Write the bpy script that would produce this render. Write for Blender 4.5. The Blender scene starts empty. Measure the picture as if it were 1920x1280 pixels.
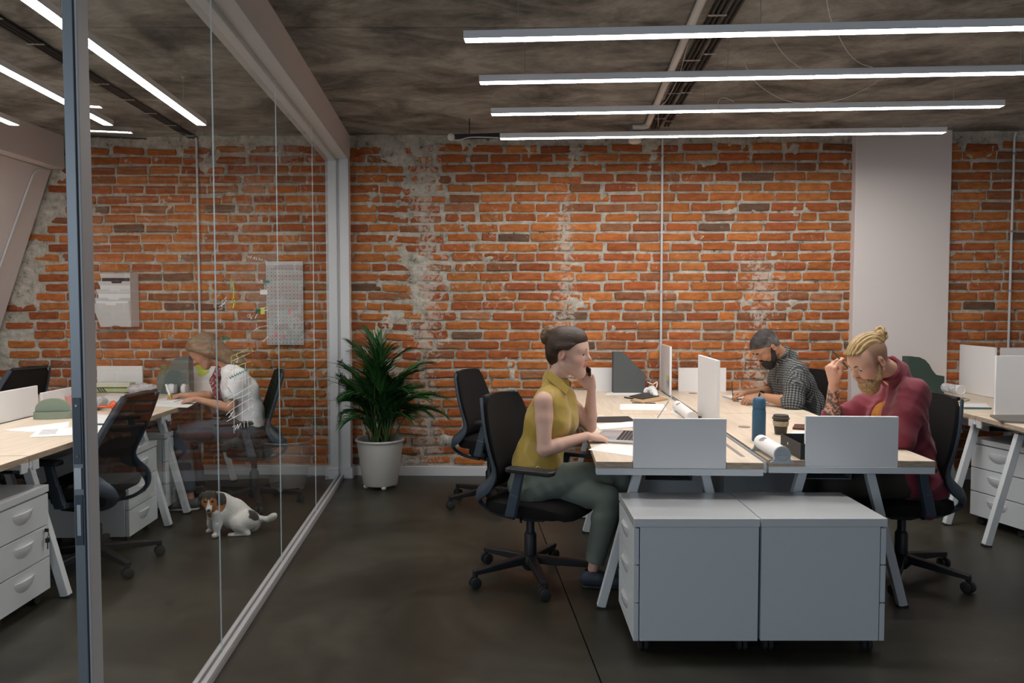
import bpy, bmesh, math, random
import numpy as np
from mathutils import Vector, Matrix, noise as mnoise

# ------------------------------------------------------------------ camera, light, exposure
SC = bpy.context.scene
COL = SC.collection
EYE = 1.47; FPX = 1440.0; PITCH = math.atan(64.0 / 1440.0)
cam_data = bpy.data.cameras.new('camera')
cam_data.sensor_fit = 'HORIZONTAL'; cam_data.sensor_width = 36.0
cam_data.lens = 36.0 * FPX / 1920.0
cam_data.clip_start = 0.05; cam_data.clip_end = 100
cam = bpy.data.objects.new('camera', cam_data); COL.objects.link(cam)
cam.location = (0, 0, EYE); cam.rotation_euler = (math.pi / 2 - PITCH, 0, 0)
SC.camera = cam
SC.view_settings.view_transform = 'Standard'; SC.view_settings.look = 'None'
SC.view_settings.gamma = 1.0; SC.view_settings.use_curve_mapping = False
SC.view_settings.exposure = 0.0

world = bpy.data.worlds.new('world'); SC.world = world; world.use_nodes = True
wbg = world.node_tree.nodes['Background']
wbg.inputs[0].default_value = (0.55, 0.72, 1.0, 1); wbg.inputs[1].default_value = 0.13

def area(name, loc, target, size, power, color):
    l = bpy.data.lights.new(name, 'AREA'); l.shape = 'RECTANGLE'; l.size = size[0]; l.size_y = size[1]
    l.energy = power; l.color = color
    o = bpy.data.objects.new(name, l); COL.objects.link(o); o.location = loc
    o.rotation_euler = (Vector(target) - Vector(loc)).to_track_quat('-Z', 'Y').to_euler()
    return o
# daylight through the windows behind and left of the camera
area('daylight_window', (-3.4, -2.2, 1.9), (0.6, 4.5, 0.9), (2.6, 1.7), 70, (0.78, 0.89, 1.0))
area('daylight_window', (2.2, -2.6, 1.8), (1.2, 5.0, 1.0), (3.0, 1.6), 22, (0.80, 0.90, 1.0))
STRIP_EMIT = 40.0

random.seed(7); np.random.seed(7)
PI = math.pi

# ------------------------------------------------------------------ projection helpers (real distances from the eye)
def P(u, v, Y):
    a = (u - 960.0) / FPX; b = -(v - 640.0) / FPX
    dy = math.cos(PITCH) + b * math.sin(PITCH); dz = -math.sin(PITCH) + b * math.cos(PITCH)
    t = Y / dy
    return Vector((a * t, Y, EYE + dz * t))
def PZ(u, v, z):
    a = (u - 960.0) / FPX; b = -(v - 640.0) / FPX
    dy = math.cos(PITCH) + b * math.sin(PITCH); dz = -math.sin(PITCH) + b * math.cos(PITCH)
    t = (z - EYE) / dz
    return Vector((a * t, dy * t, z))

# ------------------------------------------------------------------ materials
MATS = {}
def mat(name, col, rough=0.5, metal=0.0, spec=0.5, bump=None, var=None, coat=0.0, sheen=0.0, sss=0.0, alpha=None):
    """principled material; bump=(scale,strength,dist), var=(scale,amount[,stretch])"""
    if name in MATS: return MATS[name]
    m = bpy.data.materials.new(name); m.use_nodes = True; MATS[name] = m
    nt = m.node_tree; b = nt.nodes['Principled BSDF']
    b.inputs['Base Color'].default_value = (*col, 1); b.inputs['Roughness'].default_value = rough
    b.inputs['Metallic'].default_value = metal; b.inputs['Specular IOR Level'].default_value = spec
    b.inputs['Coat Weight'].default_value = coat; b.inputs['Sheen Weight'].default_value = sheen
    if sss: b.inputs['Subsurface Weight'].default_value = sss; b.inputs['Subsurface Radius'].default_value = (0.012, 0.005, 0.003); b.inputs['Subsurface Scale'].default_value = 1.0
    if alpha is not None: b.inputs['Alpha'].default_value = alpha
    L = nt.links
    if bump or var:
        tc = nt.nodes.new('ShaderNodeTexCoord')
    if var:
        mp = nt.nodes.new('ShaderNodeMapping'); n = nt.nodes.new('ShaderNodeTexNoise')
        if len(var) > 2: mp.inputs['Scale'].default_value = var[2]
        n.inputs['Scale'].default_value = var[0]; n.inputs['Detail'].default_value = 5
        L.new(tc.outputs['Object'], mp.inputs[0]); L.new(mp.outputs[0], n.inputs['Vector'])
        r = nt.nodes.new('ShaderNodeMapRange'); r.inputs['From Min'].default_value = 0.3; r.inputs['From Max'].default_value = 0.7
        r.inputs['To Min'].default_value = 1 - var[1]; r.inputs['To Max'].default_value = 1 + var[1]
        L.new(n.outputs['Fac'], r.inputs['Value'])
        mx = nt.nodes.new('ShaderNodeVectorMath'); mx.operation = 'SCALE'; mx.inputs[0].default_value = col
        L.new(r.outputs[0], mx.inputs['Scale']); L.new(mx.outputs[0], b.inputs['Base Color'])
    if bump:
        n2 = nt.nodes.new('ShaderNodeTexNoise'); n2.inputs['Scale'].default_value = bump[0]; n2.inputs['Detail'].default_value = 4
        bp = nt.nodes.new('ShaderNodeBump'); bp.inputs['Strength'].default_value = bump[1]; bp.inputs['Distance'].default_value = bump[2]
        L.new(tc.outputs['Object'], n2.inputs['Vector']); L.new(n2.outputs['Fac'], bp.inputs['Height']); L.new(bp.outputs[0], b.inputs['Normal'])
    return m

def N(nt, t, **kw):
    n = nt.nodes.new(t)
    for k, v in kw.items(): setattr(n, k, v)
    return n
def ramp(nt, stops, interp='LINEAR'):
    r = nt.nodes.new('ShaderNodeValToRGB'); e = r.color_ramp.elements; r.color_ramp.interpolation = interp
    while len(e) < len(stops): e.new(0.5)
    for i, (p, c) in enumerate(stops):
        e[i].position = p; e[i].color = (*c, 1) if len(c) == 3 else c
    return r
def mixc(nt, fac, a, b, mode='MIX'):
    m = nt.nodes.new('ShaderNodeMix'); m.data_type = 'RGBA'; m.blend_type = mode
    for s, v in ((m.inputs[0], fac), (m.inputs[6], a), (m.inputs[7], b)):
        if isinstance(v, (int, float)): s.default_value = v
        elif isinstance(v, tuple): s.default_value = (*v, 1)
        else: nt.links.new(v, s)
    return m.outputs[2]

white = mat('white_lacquer', (0.60, 0.635, 0.66), 0.38, bump=(900, 0.05, 0.001))
white_gloss = mat('white_gloss', (0.62, 0.64, 0.66), 0.10, coat=0.5)
board_m = mat('board_white', (0.78, 0.78, 0.785), 0.6, bump=(600, 0.08, 0.001))
paint_white = mat('painted_frame_white', (0.60, 0.61, 0.63), 0.5)
plaster = mat('plaster_white', (0.68, 0.625, 0.61), 0.9, bump=(40, 0.15, 0.004))
dark_metal = mat('aluminium_grey', (0.205, 0.228, 0.25), 0.4, 0.3)
black_plastic = mat('black_plastic', (0.012, 0.013, 0.016), 0.45)
grey_plastic = mat('slate_plastic', (0.045, 0.062, 0.085), 0.42)
black_fabric = mat('black_fabric', (0.010, 0.009, 0.009), 0.95, bump=(700, 0.3, 0.001), spec=0.2)
chrome = mat('chrome', (0.7, 0.7, 0.7), 0.15, 1.0)
steel = mat('galvanised_steel', (0.50, 0.51, 0.52), 0.35, 0.8)
rubber = mat('rubber', (0.015, 0.015, 0.015), 0.8)
paper_m = mat('paper', (0.80, 0.80, 0.80), 0.85)
kraft = mat('kraft', (0.50, 0.33, 0.18), 0.8)
conduit_m = mat('conduit_grey', (0.66, 0.66, 0.67), 0.4, 0.2)
pipe_white = mat('pipe_white', (0.74, 0.72, 0.69), 0.5)
cable_black = mat('cable_black', (0.02, 0.02, 0.02), 0.6)

def wood_mat():
    m = bpy.data.materials.new('birch_veneer'); m.use_nodes = True; nt = m.node_tree; L = nt.links; b = nt.nodes['Principled BSDF']
    tc = N(nt, 'ShaderNodeTexCoord'); mp = N(nt, 'ShaderNodeMapping'); mp.inputs['Scale'].default_value = (14, 1.2, 14)
    n = N(nt, 'ShaderNodeTexNoise'); n.inputs['Scale'].default_value = 3; n.inputs['Detail'].default_value = 6
    L.new(tc.outputs['Object'], mp.inputs[0]); L.new(mp.outputs[0], n.inputs['Vector'])
    r = ramp(nt, [(0.3, (0.64, 0.53, 0.41)), (0.7, (0.76, 0.66, 0.54))]); L.new(n.outputs['Fac'], r.inputs[0])
    L.new(r.outputs[0], b.inputs['Base Color']); b.inputs['Roughness'].default_value = 0.42
    return m
wood = wood_mat()
def edge_mat():
    m = bpy.data.materials.new('birch_end_grain'); m.use_nodes = True; nt = m.node_tree; L = nt.links; b = nt.nodes['Principled BSDF']
    tc = N(nt, 'ShaderNodeTexCoord'); mp = N(nt, 'ShaderNodeMapping'); mp.inputs['Scale'].default_value = (6, 6, 60)
    n = N(nt, 'ShaderNodeTexNoise'); n.inputs['Scale'].default_value = 2.5; n.inputs['Detail'].default_value = 6; n.inputs['Distortion'].default_value = 1.0
    L.new(tc.outputs['Object'], mp.inputs[0]); L.new(mp.outputs[0], n.inputs['Vector'])
    r = ramp(nt, [(0.3, (0.30, 0.23, 0.17)), (0.7, (0.50, 0.40, 0.30))]); L.new(n.outputs['Fac'], r.inputs[0])
    L.new(r.outputs[0], b.inputs['Base Color']); b.inputs['Roughness'].default_value = 0.6
    return m
wood_edge = edge_mat()

def attr_mat(name, rough=0.6, bump=None, sss=0.0, sheen=0.0, spec=0.4):
    m = bpy.data.materials.new(name); m.use_nodes = True; nt = m.node_tree; b = nt.nodes['Principled BSDF']
    a = N(nt, 'ShaderNodeAttribute', attribute_name='Col'); nt.links.new(a.outputs['Color'], b.inputs['Base Color'])
    b.inputs['Roughness'].default_value = rough; b.inputs['Specular IOR Level'].default_value = spec; b.inputs['Sheen Weight'].default_value = sheen
    if sss: b.inputs['Subsurface Weight'].default_value = sss; b.inputs['Subsurface Radius'].default_value = (0.010, 0.004, 0.002); b.inputs['Subsurface Scale'].default_value = 1.0
    if bump:
        tc = N(nt, 'ShaderNodeTexCoord'); n2 = N(nt, 'ShaderNodeTexNoise'); n2.inputs['Scale'].default_value = bump[0]; n2.inputs['Detail'].default_value = 3
        bp = N(nt, 'ShaderNodeBump'); bp.inputs['Strength'].default_value = bump[1]; bp.inputs['Distance'].default_value = bump[2]
        nt.links.new(tc.outputs['Object'], n2.inputs['Vector']); nt.links.new(n2.outputs['Fac'], bp.inputs['Height']); nt.links.new(bp.outputs[0], b.inputs['Normal'])
    return m
skin_m = attr_mat('skin', 0.5, (400, 0.06, 0.001), sss=0.12)
fur_m = attr_mat('dog_fur', 0.85, (260, 0.5, 0.004), sheen=0.2)

# ------------------------------------------------------------------ mesh building
class MB:
    def __init__(s): s.v = []; s.f = []; s.mi = []; s.cur = 0
    def add(s, vs, fs, M=None):
        o = len(s.v)
        for p in vs:
            p = Vector(p); s.v.append(M @ p if M is not None else p)
        for f in fs: s.f.append(tuple(i + o for i in f)); s.mi.append(s.cur)
        return s
    def box(s, c, d, M=None):
        x, y, z = d[0] / 2, d[1] / 2, d[2] / 2
        vs = [(c[0] + i * x, c[1] + j * y, c[2] + k * z) for i in (-1, 1) for j in (-1, 1) for k in (-1, 1)]
        return s.add(vs, [(0, 1, 3, 2), (4, 6, 7, 5), (0, 4, 5, 1), (2, 3, 7, 6), (0, 2, 6, 4), (1, 5, 7, 3)], M)
    def bx(s, x0, x1, y0, y1, z0, z1, M=None):
        return s.box(((x0 + x1) / 2, (y0 + y1) / 2, (z0 + z1) / 2), (x1 - x0, y1 - y0, z1 - z0), M)
    def prism(s, poly, h0, h1, axis='z', M=None):
        """poly: list of 2D; extruded along axis from h0 to h1"""
        n = len(poly)
        def mk(p, h):
            return {'z': (p[0], p[1], h), 'y': (p[0], h, p[1]), 'x': (h, p[0], p[1])}[axis]
        vs = [mk(p, h0) for p in poly] + [mk(p, h1) for p in poly]
        fs = [tuple(range(n)), tuple(range(2 * n - 1, n - 1, -1))] + [(i, i + n, (i + 1) % n + n, (i + 1) % n) for i in range(n)]
        return s.add(vs, fs, M)
    def bar(s, a, b, w, h, up=(0, 0, 1), w2=None, h2=None):
        a = Vector(a); b = Vector(b); d = (b - a).normalized(); up = Vector(up)
        sd = d.cross(up)
        if sd.length < 1e-4: sd = d.cross(Vector((0, 1, 0)))
        sd.normalize(); u = sd.cross(d); w2 = w2 or w; h2 = h2 or h
        vs = []
        for p, ww, hh in ((a, w, h), (b, w2, h2)):
            for i, j in ((-1, -1), (1, -1), (1, 1), (-1, 1)): vs.append(p + sd * i * ww / 2 + u * j * hh / 2)
        return s.add(vs, [(3, 2, 1, 0), (4, 5, 6, 7), (0, 1, 5, 4), (1, 2, 6, 5), (2, 3, 7, 6), (3, 0, 4, 7)])
    def tube(s, pts, r, n=8, sx=1.0, sy=1.0, cap=True, up=(0, 0, 1)):
        pts = [Vector(p) for p in pts]; m = len(pts); rs = r if isinstance(r, (list, tuple)) else [r] * m
        vs = []; prev = None
        for i, p in enumerate(pts):
            t = (pts[min(i + 1, m - 1)] - pts[max(i - 1, 0)]).normalized()
            if prev is None:
                a = t.cross(Vector(up));
                if a.length < 1e-3: a = t.cross(Vector((1, 0, 0)))
            else: a = prev - t * prev.dot(t)
            a.normalize(); prev = a; b = t.cross(a)
            for k in range(n):
                an = 2 * PI * k / n
                vs.append(p + (a * math.cos(an) * sx + b * math.sin(an) * sy) * rs[i])
        fs = [(i * n + k, i * n + (k + 1) % n, (i + 1) * n + (k + 1) % n, (i + 1) * n + k) for i in range(m - 1) for k in range(n)]
        if cap: fs += [tuple(range(n - 1, -1, -1)), tuple((m - 1) * n + k for k in range(n))]
        return s.add(vs, fs)
    def lathe(s, prof, n=24, c=(0, 0, 0), M=None, a0=0, a1=2 * PI):
        full = abs(a1 - a0 - 2 * PI) < 1e-6; nn = n if full else n + 1; vs = []
        for r, z in prof:
            for k in range(nn):
                an = a0 + (a1 - a0) * k / n
                vs.append((c[0] + r * math.cos(an), c[1] + r * math.sin(an), c[2] + z))
        fs = []
        for i in range(len(prof) - 1):
            for k in range(n):
                k2 = (k + 1) % nn
                fs.append((i * nn + k, i * nn + k2, (i + 1) * nn + k2, (i + 1) * nn + k))
        if full:
            if prof[0][0] > 1e-5: fs.append(tuple(range(n - 1, -1, -1)))
            if prof[-1][0] > 1e-5: fs.append(tuple((len(prof) - 1) * nn + k for k in range(n)))
        return s.add(vs, fs, M)
    def sphere(s, c, r, n=12, m=8, M=None):
        r = r if isinstance(r, (list, tuple)) else (r, r, r)
        vs = [(c[0] + r[0] * math.sin(PI * i / m) * math.cos(2 * PI * k / n), c[1] + r[1] * math.sin(PI * i / m) * math.sin(2 * PI * k / n), c[2] + r[2] * math.cos(PI * i / m)) for i in range(m + 1) for k in range(n)]
        fs = [(i * n + k, (i + 1) * n + k, (i + 1) * n + (k + 1) % n, i * n + (k + 1) % n) for i in range(m) for k in range(n)]
        return s.add(vs, fs, M)
    def mesh(s, name):
        me = bpy.data.meshes.new(name); me.from_pydata([tuple(p) for p in s.v], [], s.f)
        bm = bmesh.new(); bm.from_mesh(me)
        for i, f in enumerate(bm.faces): f.material_index = s.mi[i] if i < len(s.mi) else 0
        bmesh.ops.remove_doubles(bm, verts=bm.verts, dist=1e-6)
        bmesh.ops.recalc_face_normals(bm, faces=bm.faces)
        bm.to_mesh(me); bm.free(); return me

def link(name, me, m, parent=None, bev=0, seg=2, smooth=None, loc=None, rot=None):
    o = bpy.data.objects.new(name, me); COL.objects.link(o)
    for x in (m if isinstance(m, (list, tuple)) else [m]): me.materials.append(x)
    if parent is not None: o.parent = parent
    if loc is not None: o.location = loc
    if rot is not None: o.rotation_euler = rot
    if bev:
        b = o.modifiers.new('bevel', 'BEVEL'); b.width = bev; b.segments = seg; b.limit_method = 'ANGLE'; b.angle_limit = math.radians(35)
        b.harden_normals = True
        smooth = True if smooth is None else smooth
    if smooth: 
        me.shade_smooth()
        if not bev: shade_auto(me)
    return o
def shade_auto(me, ang=0.7):
    # mark sharp edges by angle so smooth shading keeps hard corners
    bm = bmesh.new(); bm.from_mesh(me)
    for e in bm.edges:
        if len(e.link_faces) == 2 and e.calc_face_angle(0) > ang: e.smooth = False
    bm.to_mesh(me); bm.free()
def part(name, mb, m, parent, **kw):
    return link(name, mb.mesh(name), m, parent, **kw)
def tag(o, label=None, cat=None, group=None, kind=None):
    if label: o['label'] = label
    if cat: o['category'] = cat
    if group: o['group'] = group
    if kind: o['kind'] = kind
    return o
def thing(name, label, cat, loc=(0, 0, 0), rz=0.0, group=None):
    o = bpy.data.objects.new(name, None); COL.objects.link(o); o.empty_display_size = 0.1
    o.location = loc; o.rotation_euler = (0, 0, rz)
    return tag(o, label, cat, group)
def solo(name, mb, m, label, cat, loc=(0, 0, 0), rz=0.0, group=None, **kw):
    o = part(name, mb, m, None, loc=loc, rot=(0, 0, rz), **kw)
    return tag(o, label, cat, group)
def struct(name, mb, m, **kw):
    return tag(part(name, mb, m, None, **kw), kind='structure')
def dup(root, loc, rz, label=None, group=None):
    def cp(o, par):
        c = o.copy(); COL.objects.link(c)
        if par is not None: c.parent = par
        for ch in o.children: cp(ch, c)
        return c
    r = cp(root, None); r.location = loc; r.rotation_euler = (0, 0, rz)
    if label: r['label'] = label
    if group: r['group'] = group
    return r
# ------------------------------------------------------------------ room constants
CEIL = 2.95
WROT = math.atan(-0.03)
def wall_y(x): return 6.67 - 0.03 * x

def concrete(name, c0, c1, c2, rough, stretch, bump, blot=1.3):
    m = bpy.data.materials.new(name); m.use_nodes = True; nt = m.node_tree; L = nt.links; b = nt.nodes['Principled BSDF']
    g = N(nt, 'ShaderNodeNewGeometry'); mp = N(nt, 'ShaderNodeMapping'); mp.inputs['Scale'].default_value = stretch
    L.new(g.outputs['Position'], mp.inputs[0])
    n1 = N(nt, 'ShaderNodeTexNoise'); n1.inputs['Scale'].default_value = blot; n1.inputs['Detail'].default_value = 9; n1.inputs['Roughness'].default_value = 0.65; n1.inputs['Distortion'].default_value = 0.6
    n2 = N(nt, 'ShaderNodeTexNoise'); n2.inputs['Scale'].default_value = 9; n2.inputs['Detail'].default_value = 8; n2.inputs['Roughness'].default_value = 0.7
    L.new(mp.outputs[0], n1.inputs['Vector']); L.new(mp.outputs[0], n2.inputs['Vector'])
    r1 = ramp(nt, [(0.36, c0), (0.5, c1), (0.64, c2)]); L.new(n1.outputs['Fac'], r1.inputs[0])
    r2 = ramp(nt, [(0.3, (0.55, 0.55, 0.55)), (0.7, (1.3, 1.3, 1.3))]); L.new(n2.outputs['Fac'], r2.inputs[0])
    col = mixc(nt, 0.6, r1.outputs[0], r2.outputs[0], 'MULTIPLY')
    L.new(col, b.inputs['Base Color'])
    rr = N(nt, 'ShaderNodeMapRange'); rr.inputs['To Min'].default_value = rough - 0.1; rr.inputs['To Max'].default_value = rough + 0.15
    L.new(n1.outputs['Fac'], rr.inputs['Value']); L.new(rr.outputs[0], b.inputs['Roughness'])
    bp = N(nt, 'ShaderNodeBump'); bp.inputs['Strength'].default_value = bump; bp.inputs['Distance'].default_value = 0.01
    L.new(n2.outputs['Fac'], bp.inputs['Height']); L.new(bp.outputs[0], b.inputs['Normal'])
    return m
floor_m = concrete('polished_concrete_floor', (0.017, 0.0155, 0.010), (0.030, 0.0275, 0.019), (0.050, 0.046, 0.034), 0.36, (1, 1, 1), 0.03, 0.9)
ceil_m = concrete('board_formed_concrete', (0.105, 0.100, 0.090), (0.27, 0.258, 0.235), (0.44, 0.425, 0.39), 0.9, (1.0, 1.3, 1), 0.5, 1.7)
plaster_grey = concrete('rough_grey_render', (0.16, 0.155, 0.14), (0.26, 0.25, 0.23), (0.36, 0.35, 0.33), 0.9, (1, 1, 1), 0.8, 5)

# floor: cast slabs with a saw-cut joint between them
fl = struct('floor', MB().bx(-6, 7, -4, 8.5, -0.2, -0.03), floor_m)
JA, JB = (0.345 + 0.075 * 7.0, -4.0), (0.345 - 0.075 * 4.5, 7.5)   # joint line ends (x,y)
def jx(y): return 0.345 - 0.0757 * (y - 3.015)
for k, (a, b) in enumerate(((-6.0, None), (None, 7.0))):
    lo = [(a, -4), (jx(-4) - 0.003, -4), (jx(8.5) - 0.003, 8.5), (a, 8.5)] if b is None else [(jx(-4) + 0.003, -4), (b, -4), (b, 8.5), (jx(8.5) + 0.003, 8.5)]
    part('floor_slab', MB().prism(lo, -0.03, 0.0), floor_m, fl)

# ceiling: formwork panels with open joints
ce = struct('ceiling', MB().bx(-6, 7, -4, 8.5, CEIL + 0.012, CEIL + 0.2), ceil_m)
jy = [-4, -1.55, -0.15, 1.25, 2.68, 4.14, 5.60, 8.5]
for i in range(len(jy) - 1):
    part('ceiling_panel', MB().bx(-6, 7, jy[i] + 0.005, jy[i + 1] - 0.005, CEIL, CEIL + 0.03), ceil_m, ce)

# ------------------------------------------------------------------ brick walls
def brick_mat():
    m = bpy.data.materials.new('fired_brick'); m.use_nodes = True; nt = m.node_tree; L = nt.links; b = nt.nodes['Principled BSDF']
    a = N(nt, 'ShaderNodeAttribute', attribute_name='tint'); g = N(nt, 'ShaderNodeNewGeometry')
    n1 = N(nt, 'ShaderNodeTexNoise'); n1.inputs['Scale'].default_value = 22; n1.inputs['Detail'].default_value = 6; n1.inputs['Roughness'].default_value = 0.65
    mp = N(nt, 'ShaderNodeMapping'); mp.inputs['Scale'].default_value = (0.6, 1, 1.5)
    L.new(g.outputs['Position'], mp.inputs[0]); L.new(mp.outputs[0], n1.inputs['Vector'])
    r = ramp(nt, [(0.3, (0.55, 0.50, 0.46)), (0.55, (1.0, 1.0, 1.0)), (0.75, (1.25, 1.35, 1.45))]); L.new(n1.outputs['Fac'], r.inputs[0])
    c1 = mixc(nt, 0.8, a.outputs['Color'], r.outputs[0], 'MULTIPLY')
    # lime streaks and splashes left on the faces
    n2 = N(nt, 'ShaderNodeTexNoise'); n2.inputs['Scale'].default_value = 14; n2.inputs['Detail'].default_value = 8; n2.inputs['Roughness'].default_value = 0.7; n2.inputs['Distortion'].default_value = 1.2
    L.new(g.outputs['Position'], n2.inputs['Vector'])
    n3 = N(nt, 'ShaderNodeTexNoise'); n3.inputs['Scale'].default_value = 1.1; n3.inputs['Detail'].default_value = 2
    L.new(g.outputs['Position'], n3.inputs['Vector'])
    ad = N(nt, 'ShaderNodeMath', operation='ADD'); L.new(n2.outputs['Fac'], ad.inputs[0])
    sc = N(nt, 'ShaderNodeMath', operation='MULTIPLY'); sc.inputs[1].default_value = 0.35; L.new(n3.outputs['Fac'], sc.inputs[0]); L.new(sc.outputs[0], ad.inputs[1])
    # band of efflorescence where a chase was filled (a stain of its own shape)
    sx = N(nt, 'ShaderNodeSeparateXYZ'); L.new(g.outputs['Position'], sx.inputs[0])
    def band(x0, w, z0, z1):
        d = N(nt, 'ShaderNodeMath', operation='SUBTRACT'); L.new(sx.outputs[0], d.inputs[0]); d.inputs[1].default_value = x0
        ab = N(nt, 'ShaderNodeMath', operation='ABSOLUTE'); L.new(d.outputs[0], ab.inputs[0])
        mr = N(nt, 'ShaderNodeMapRange'); L.new(ab.outputs[0], mr.inputs['Value']); mr.inputs['From Min'].default_value = 0; mr.inputs['From Max'].default_value = w; mr.inputs['To Min'].default_value = 0.23; mr.inputs['To Max'].default_value = 0
        mz = N(nt, 'ShaderNodeMapRange'); L.new(sx.outputs[2], mz.inputs['Value']); mz.inputs['From Min'].default_value = z0; mz.inputs['From Max'].default_value = z1; mz.inputs['To Min'].default_value = 1; mz.inputs['To Max'].default_value = 0
        mm = N(nt, 'ShaderNodeMath', operation='MULTIPLY'); L.new(mr.outputs[0], mm.inputs[0]); L.new(mz.outputs[0], mm.inputs[1]); return mm.outputs[0]
    tot = ad.outputs[0]
    for bb in ((0.46, 0.17, 2.2, 2.75), (1.02 + 1.1, 0.3, 1.7, 2.1), (-0.75, 0.25, 2.9, 3.0)):
        a2 = N(nt, 'ShaderNodeMath', operation='ADD'); L.new(tot, a2.inputs[0]); L.new(band(*bb), a2.inputs[1]); tot = a2.outputs[0]
    rw = ramp(nt, [(0.795, (0, 0, 0)), (0.90, (0.75, 0.75, 0.75))]); L.new(tot, rw.inputs[0])
    c2 = mixc(nt, rw.outputs[0], c1, (0.55, 0.48, 0.41))
    L.new(c2, b.inputs['Base Color']); b.inputs['Roughness'].default_value = 0.82; b.inputs['Specular IOR Level'].default_value = 0.3
    bp = N(nt, 'ShaderNodeBump'); bp.inputs['Strength'].default_value = 0.8; bp.inputs['Distance'].default_value = 0.010
    L.new(n2.outputs['Fac'], bp.inputs['Height']); L.new(bp.outputs[0], b.inputs['Normal'])
    return m
brick_m = brick_mat()
def mortar_mat():
    m = bpy.data.materials.new('lime_mortar'); m.use_nodes = True; nt = m.node_tree; L = nt.links; b = nt.nodes['Principled BSDF']
    g = N(nt, 'ShaderNodeNewGeometry')
    n1 = N(nt, 'ShaderNodeTexNoise'); n1.inputs['Scale'].default_value = 14; n1.inputs['Detail'].default_value = 10; n1.inputs['Roughness'].default_value = 0.75
    L.new(g.outputs['Position'], n1.inputs['Vector'])
    r = ramp(nt, [(0.33, (0.04, 0.035, 0.03)), (0.42, (0.36, 0.33, 0.275)), (0.7, (0.67, 0.62, 0.54))]); L.new(n1.outputs['Fac'], r.inputs[0])
    L.new(r.outputs[0], b.inputs['Base Color']); b.inputs['Roughness'].default_value = 0.95
    n2 = N(nt, 'ShaderNodeTexNoise'); n2.inputs['Scale'].default_value = 60; n2.inputs['Detail'].default_value = 6
    L.new(g.outputs['Position'], n2.inputs['Vector'])
    bp = N(nt, 'ShaderNodeBump'); bp.inputs['Strength'].default_value = 0.8; bp.inputs['Distance'].default_value = 0.008
    L.new(n2.outputs['Fac'], bp.inputs['Height']); L.new(bp.outputs[0], b.inputs['Normal'])
    return m
mortar_m = mortar_mat()
TINTS = [((0.47, 0.140, 0.038), 6), ((0.51, 0.165, 0.042), 6), ((0.42, 0.115, 0.034), 6), ((0.37, 0.100, 0.034), 3), ((0.52, 0.180, 0.050), 4), ((0.32, 0.120, 0.052), 3), ((0.17, 0.095, 0.060), 1), ((0.40, 0.17, 0.08), 1)]
TB = [c for c, w in TINTS for _ in range(w)]
PITCHZ, BH, BL = 0.0845, 0.0640, 0.259

def brick_geo(s0, s1, z0, z1, out, rnd, sk=0.0):
    """one brick, front towards -y, local to the wall; returns verts, faces (52 triangles)"""
    L = s1 - s0; H = z1 - z0; e = min(0.011, L * 0.2)
    ss = [0, e, L / 2, L - e, L]; zz = [0, 0.010, H - 0.010, H]
    vs = []
    cj = [rnd.uniform(0, 0.012) if rnd.random() < 0.5 else 0.002 for _ in range(4)]
    for i, a in enumerate(ss):
        for j, c in enumerate(zz):
            edge = i in (0, 4) or j in (0, 3)
            y = -out + (0.004 if edge else 0) + rnd.uniform(-0.003, 0.002)
            da = rnd.uniform(-0.004, 0.004); dc = rnd.uniform(-0.004, 0.003)
            ci = {(0, 0): 0, (4, 0): 1, (0, 3): 2, (4, 3): 3}.get((i, j))
            if ci is not None:
                q = cj[ci]; da += q * (1 if i == 0 else -1); dc += q * 0.6 * (1 if j == 0 else -1)
            vs.append((s0 + a + da, y, z0 + c + dc + sk * (a - L / 2)))
    fs = [(i * 4 + j, (i + 1) * 4 + j, (i + 1) * 4 + j + 1, i * 4 + j + 1) for i in range(4) for j in range(3)]
    ring = [i * 4 for i in range(5)] + [16 + j for j in range(1, 4)] + [i * 4 + 3 for i in range(3, -1, -1)] + [j for j in range(2, 0, -1)]
    n = len(vs)
    for r_ in ring: x, y, z = vs[r_]; vs.append((x, 0.012, z))
    m_ = len(ring)
    fs += [(ring[k], n + k, n + (k + 1) % m_, ring[(k + 1) % m_]) for k in range(m_)]
    return vs, fs

def put_brick_mesh(name, vs, fs, cols, parent):
    me = bpy.data.meshes.new(name); me.from_pydata(vs, [], fs)
    at = me.attributes.new('tint', 'FLOAT_COLOR', 'POINT'); at.data.foreach_set('color', np.array(cols, dtype=np.float32).ravel())
    o = bpy.data.objects.new(name, me); COL.objects.link(o); me.materials.append(brick_m); o.parent = parent
    return o

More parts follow.
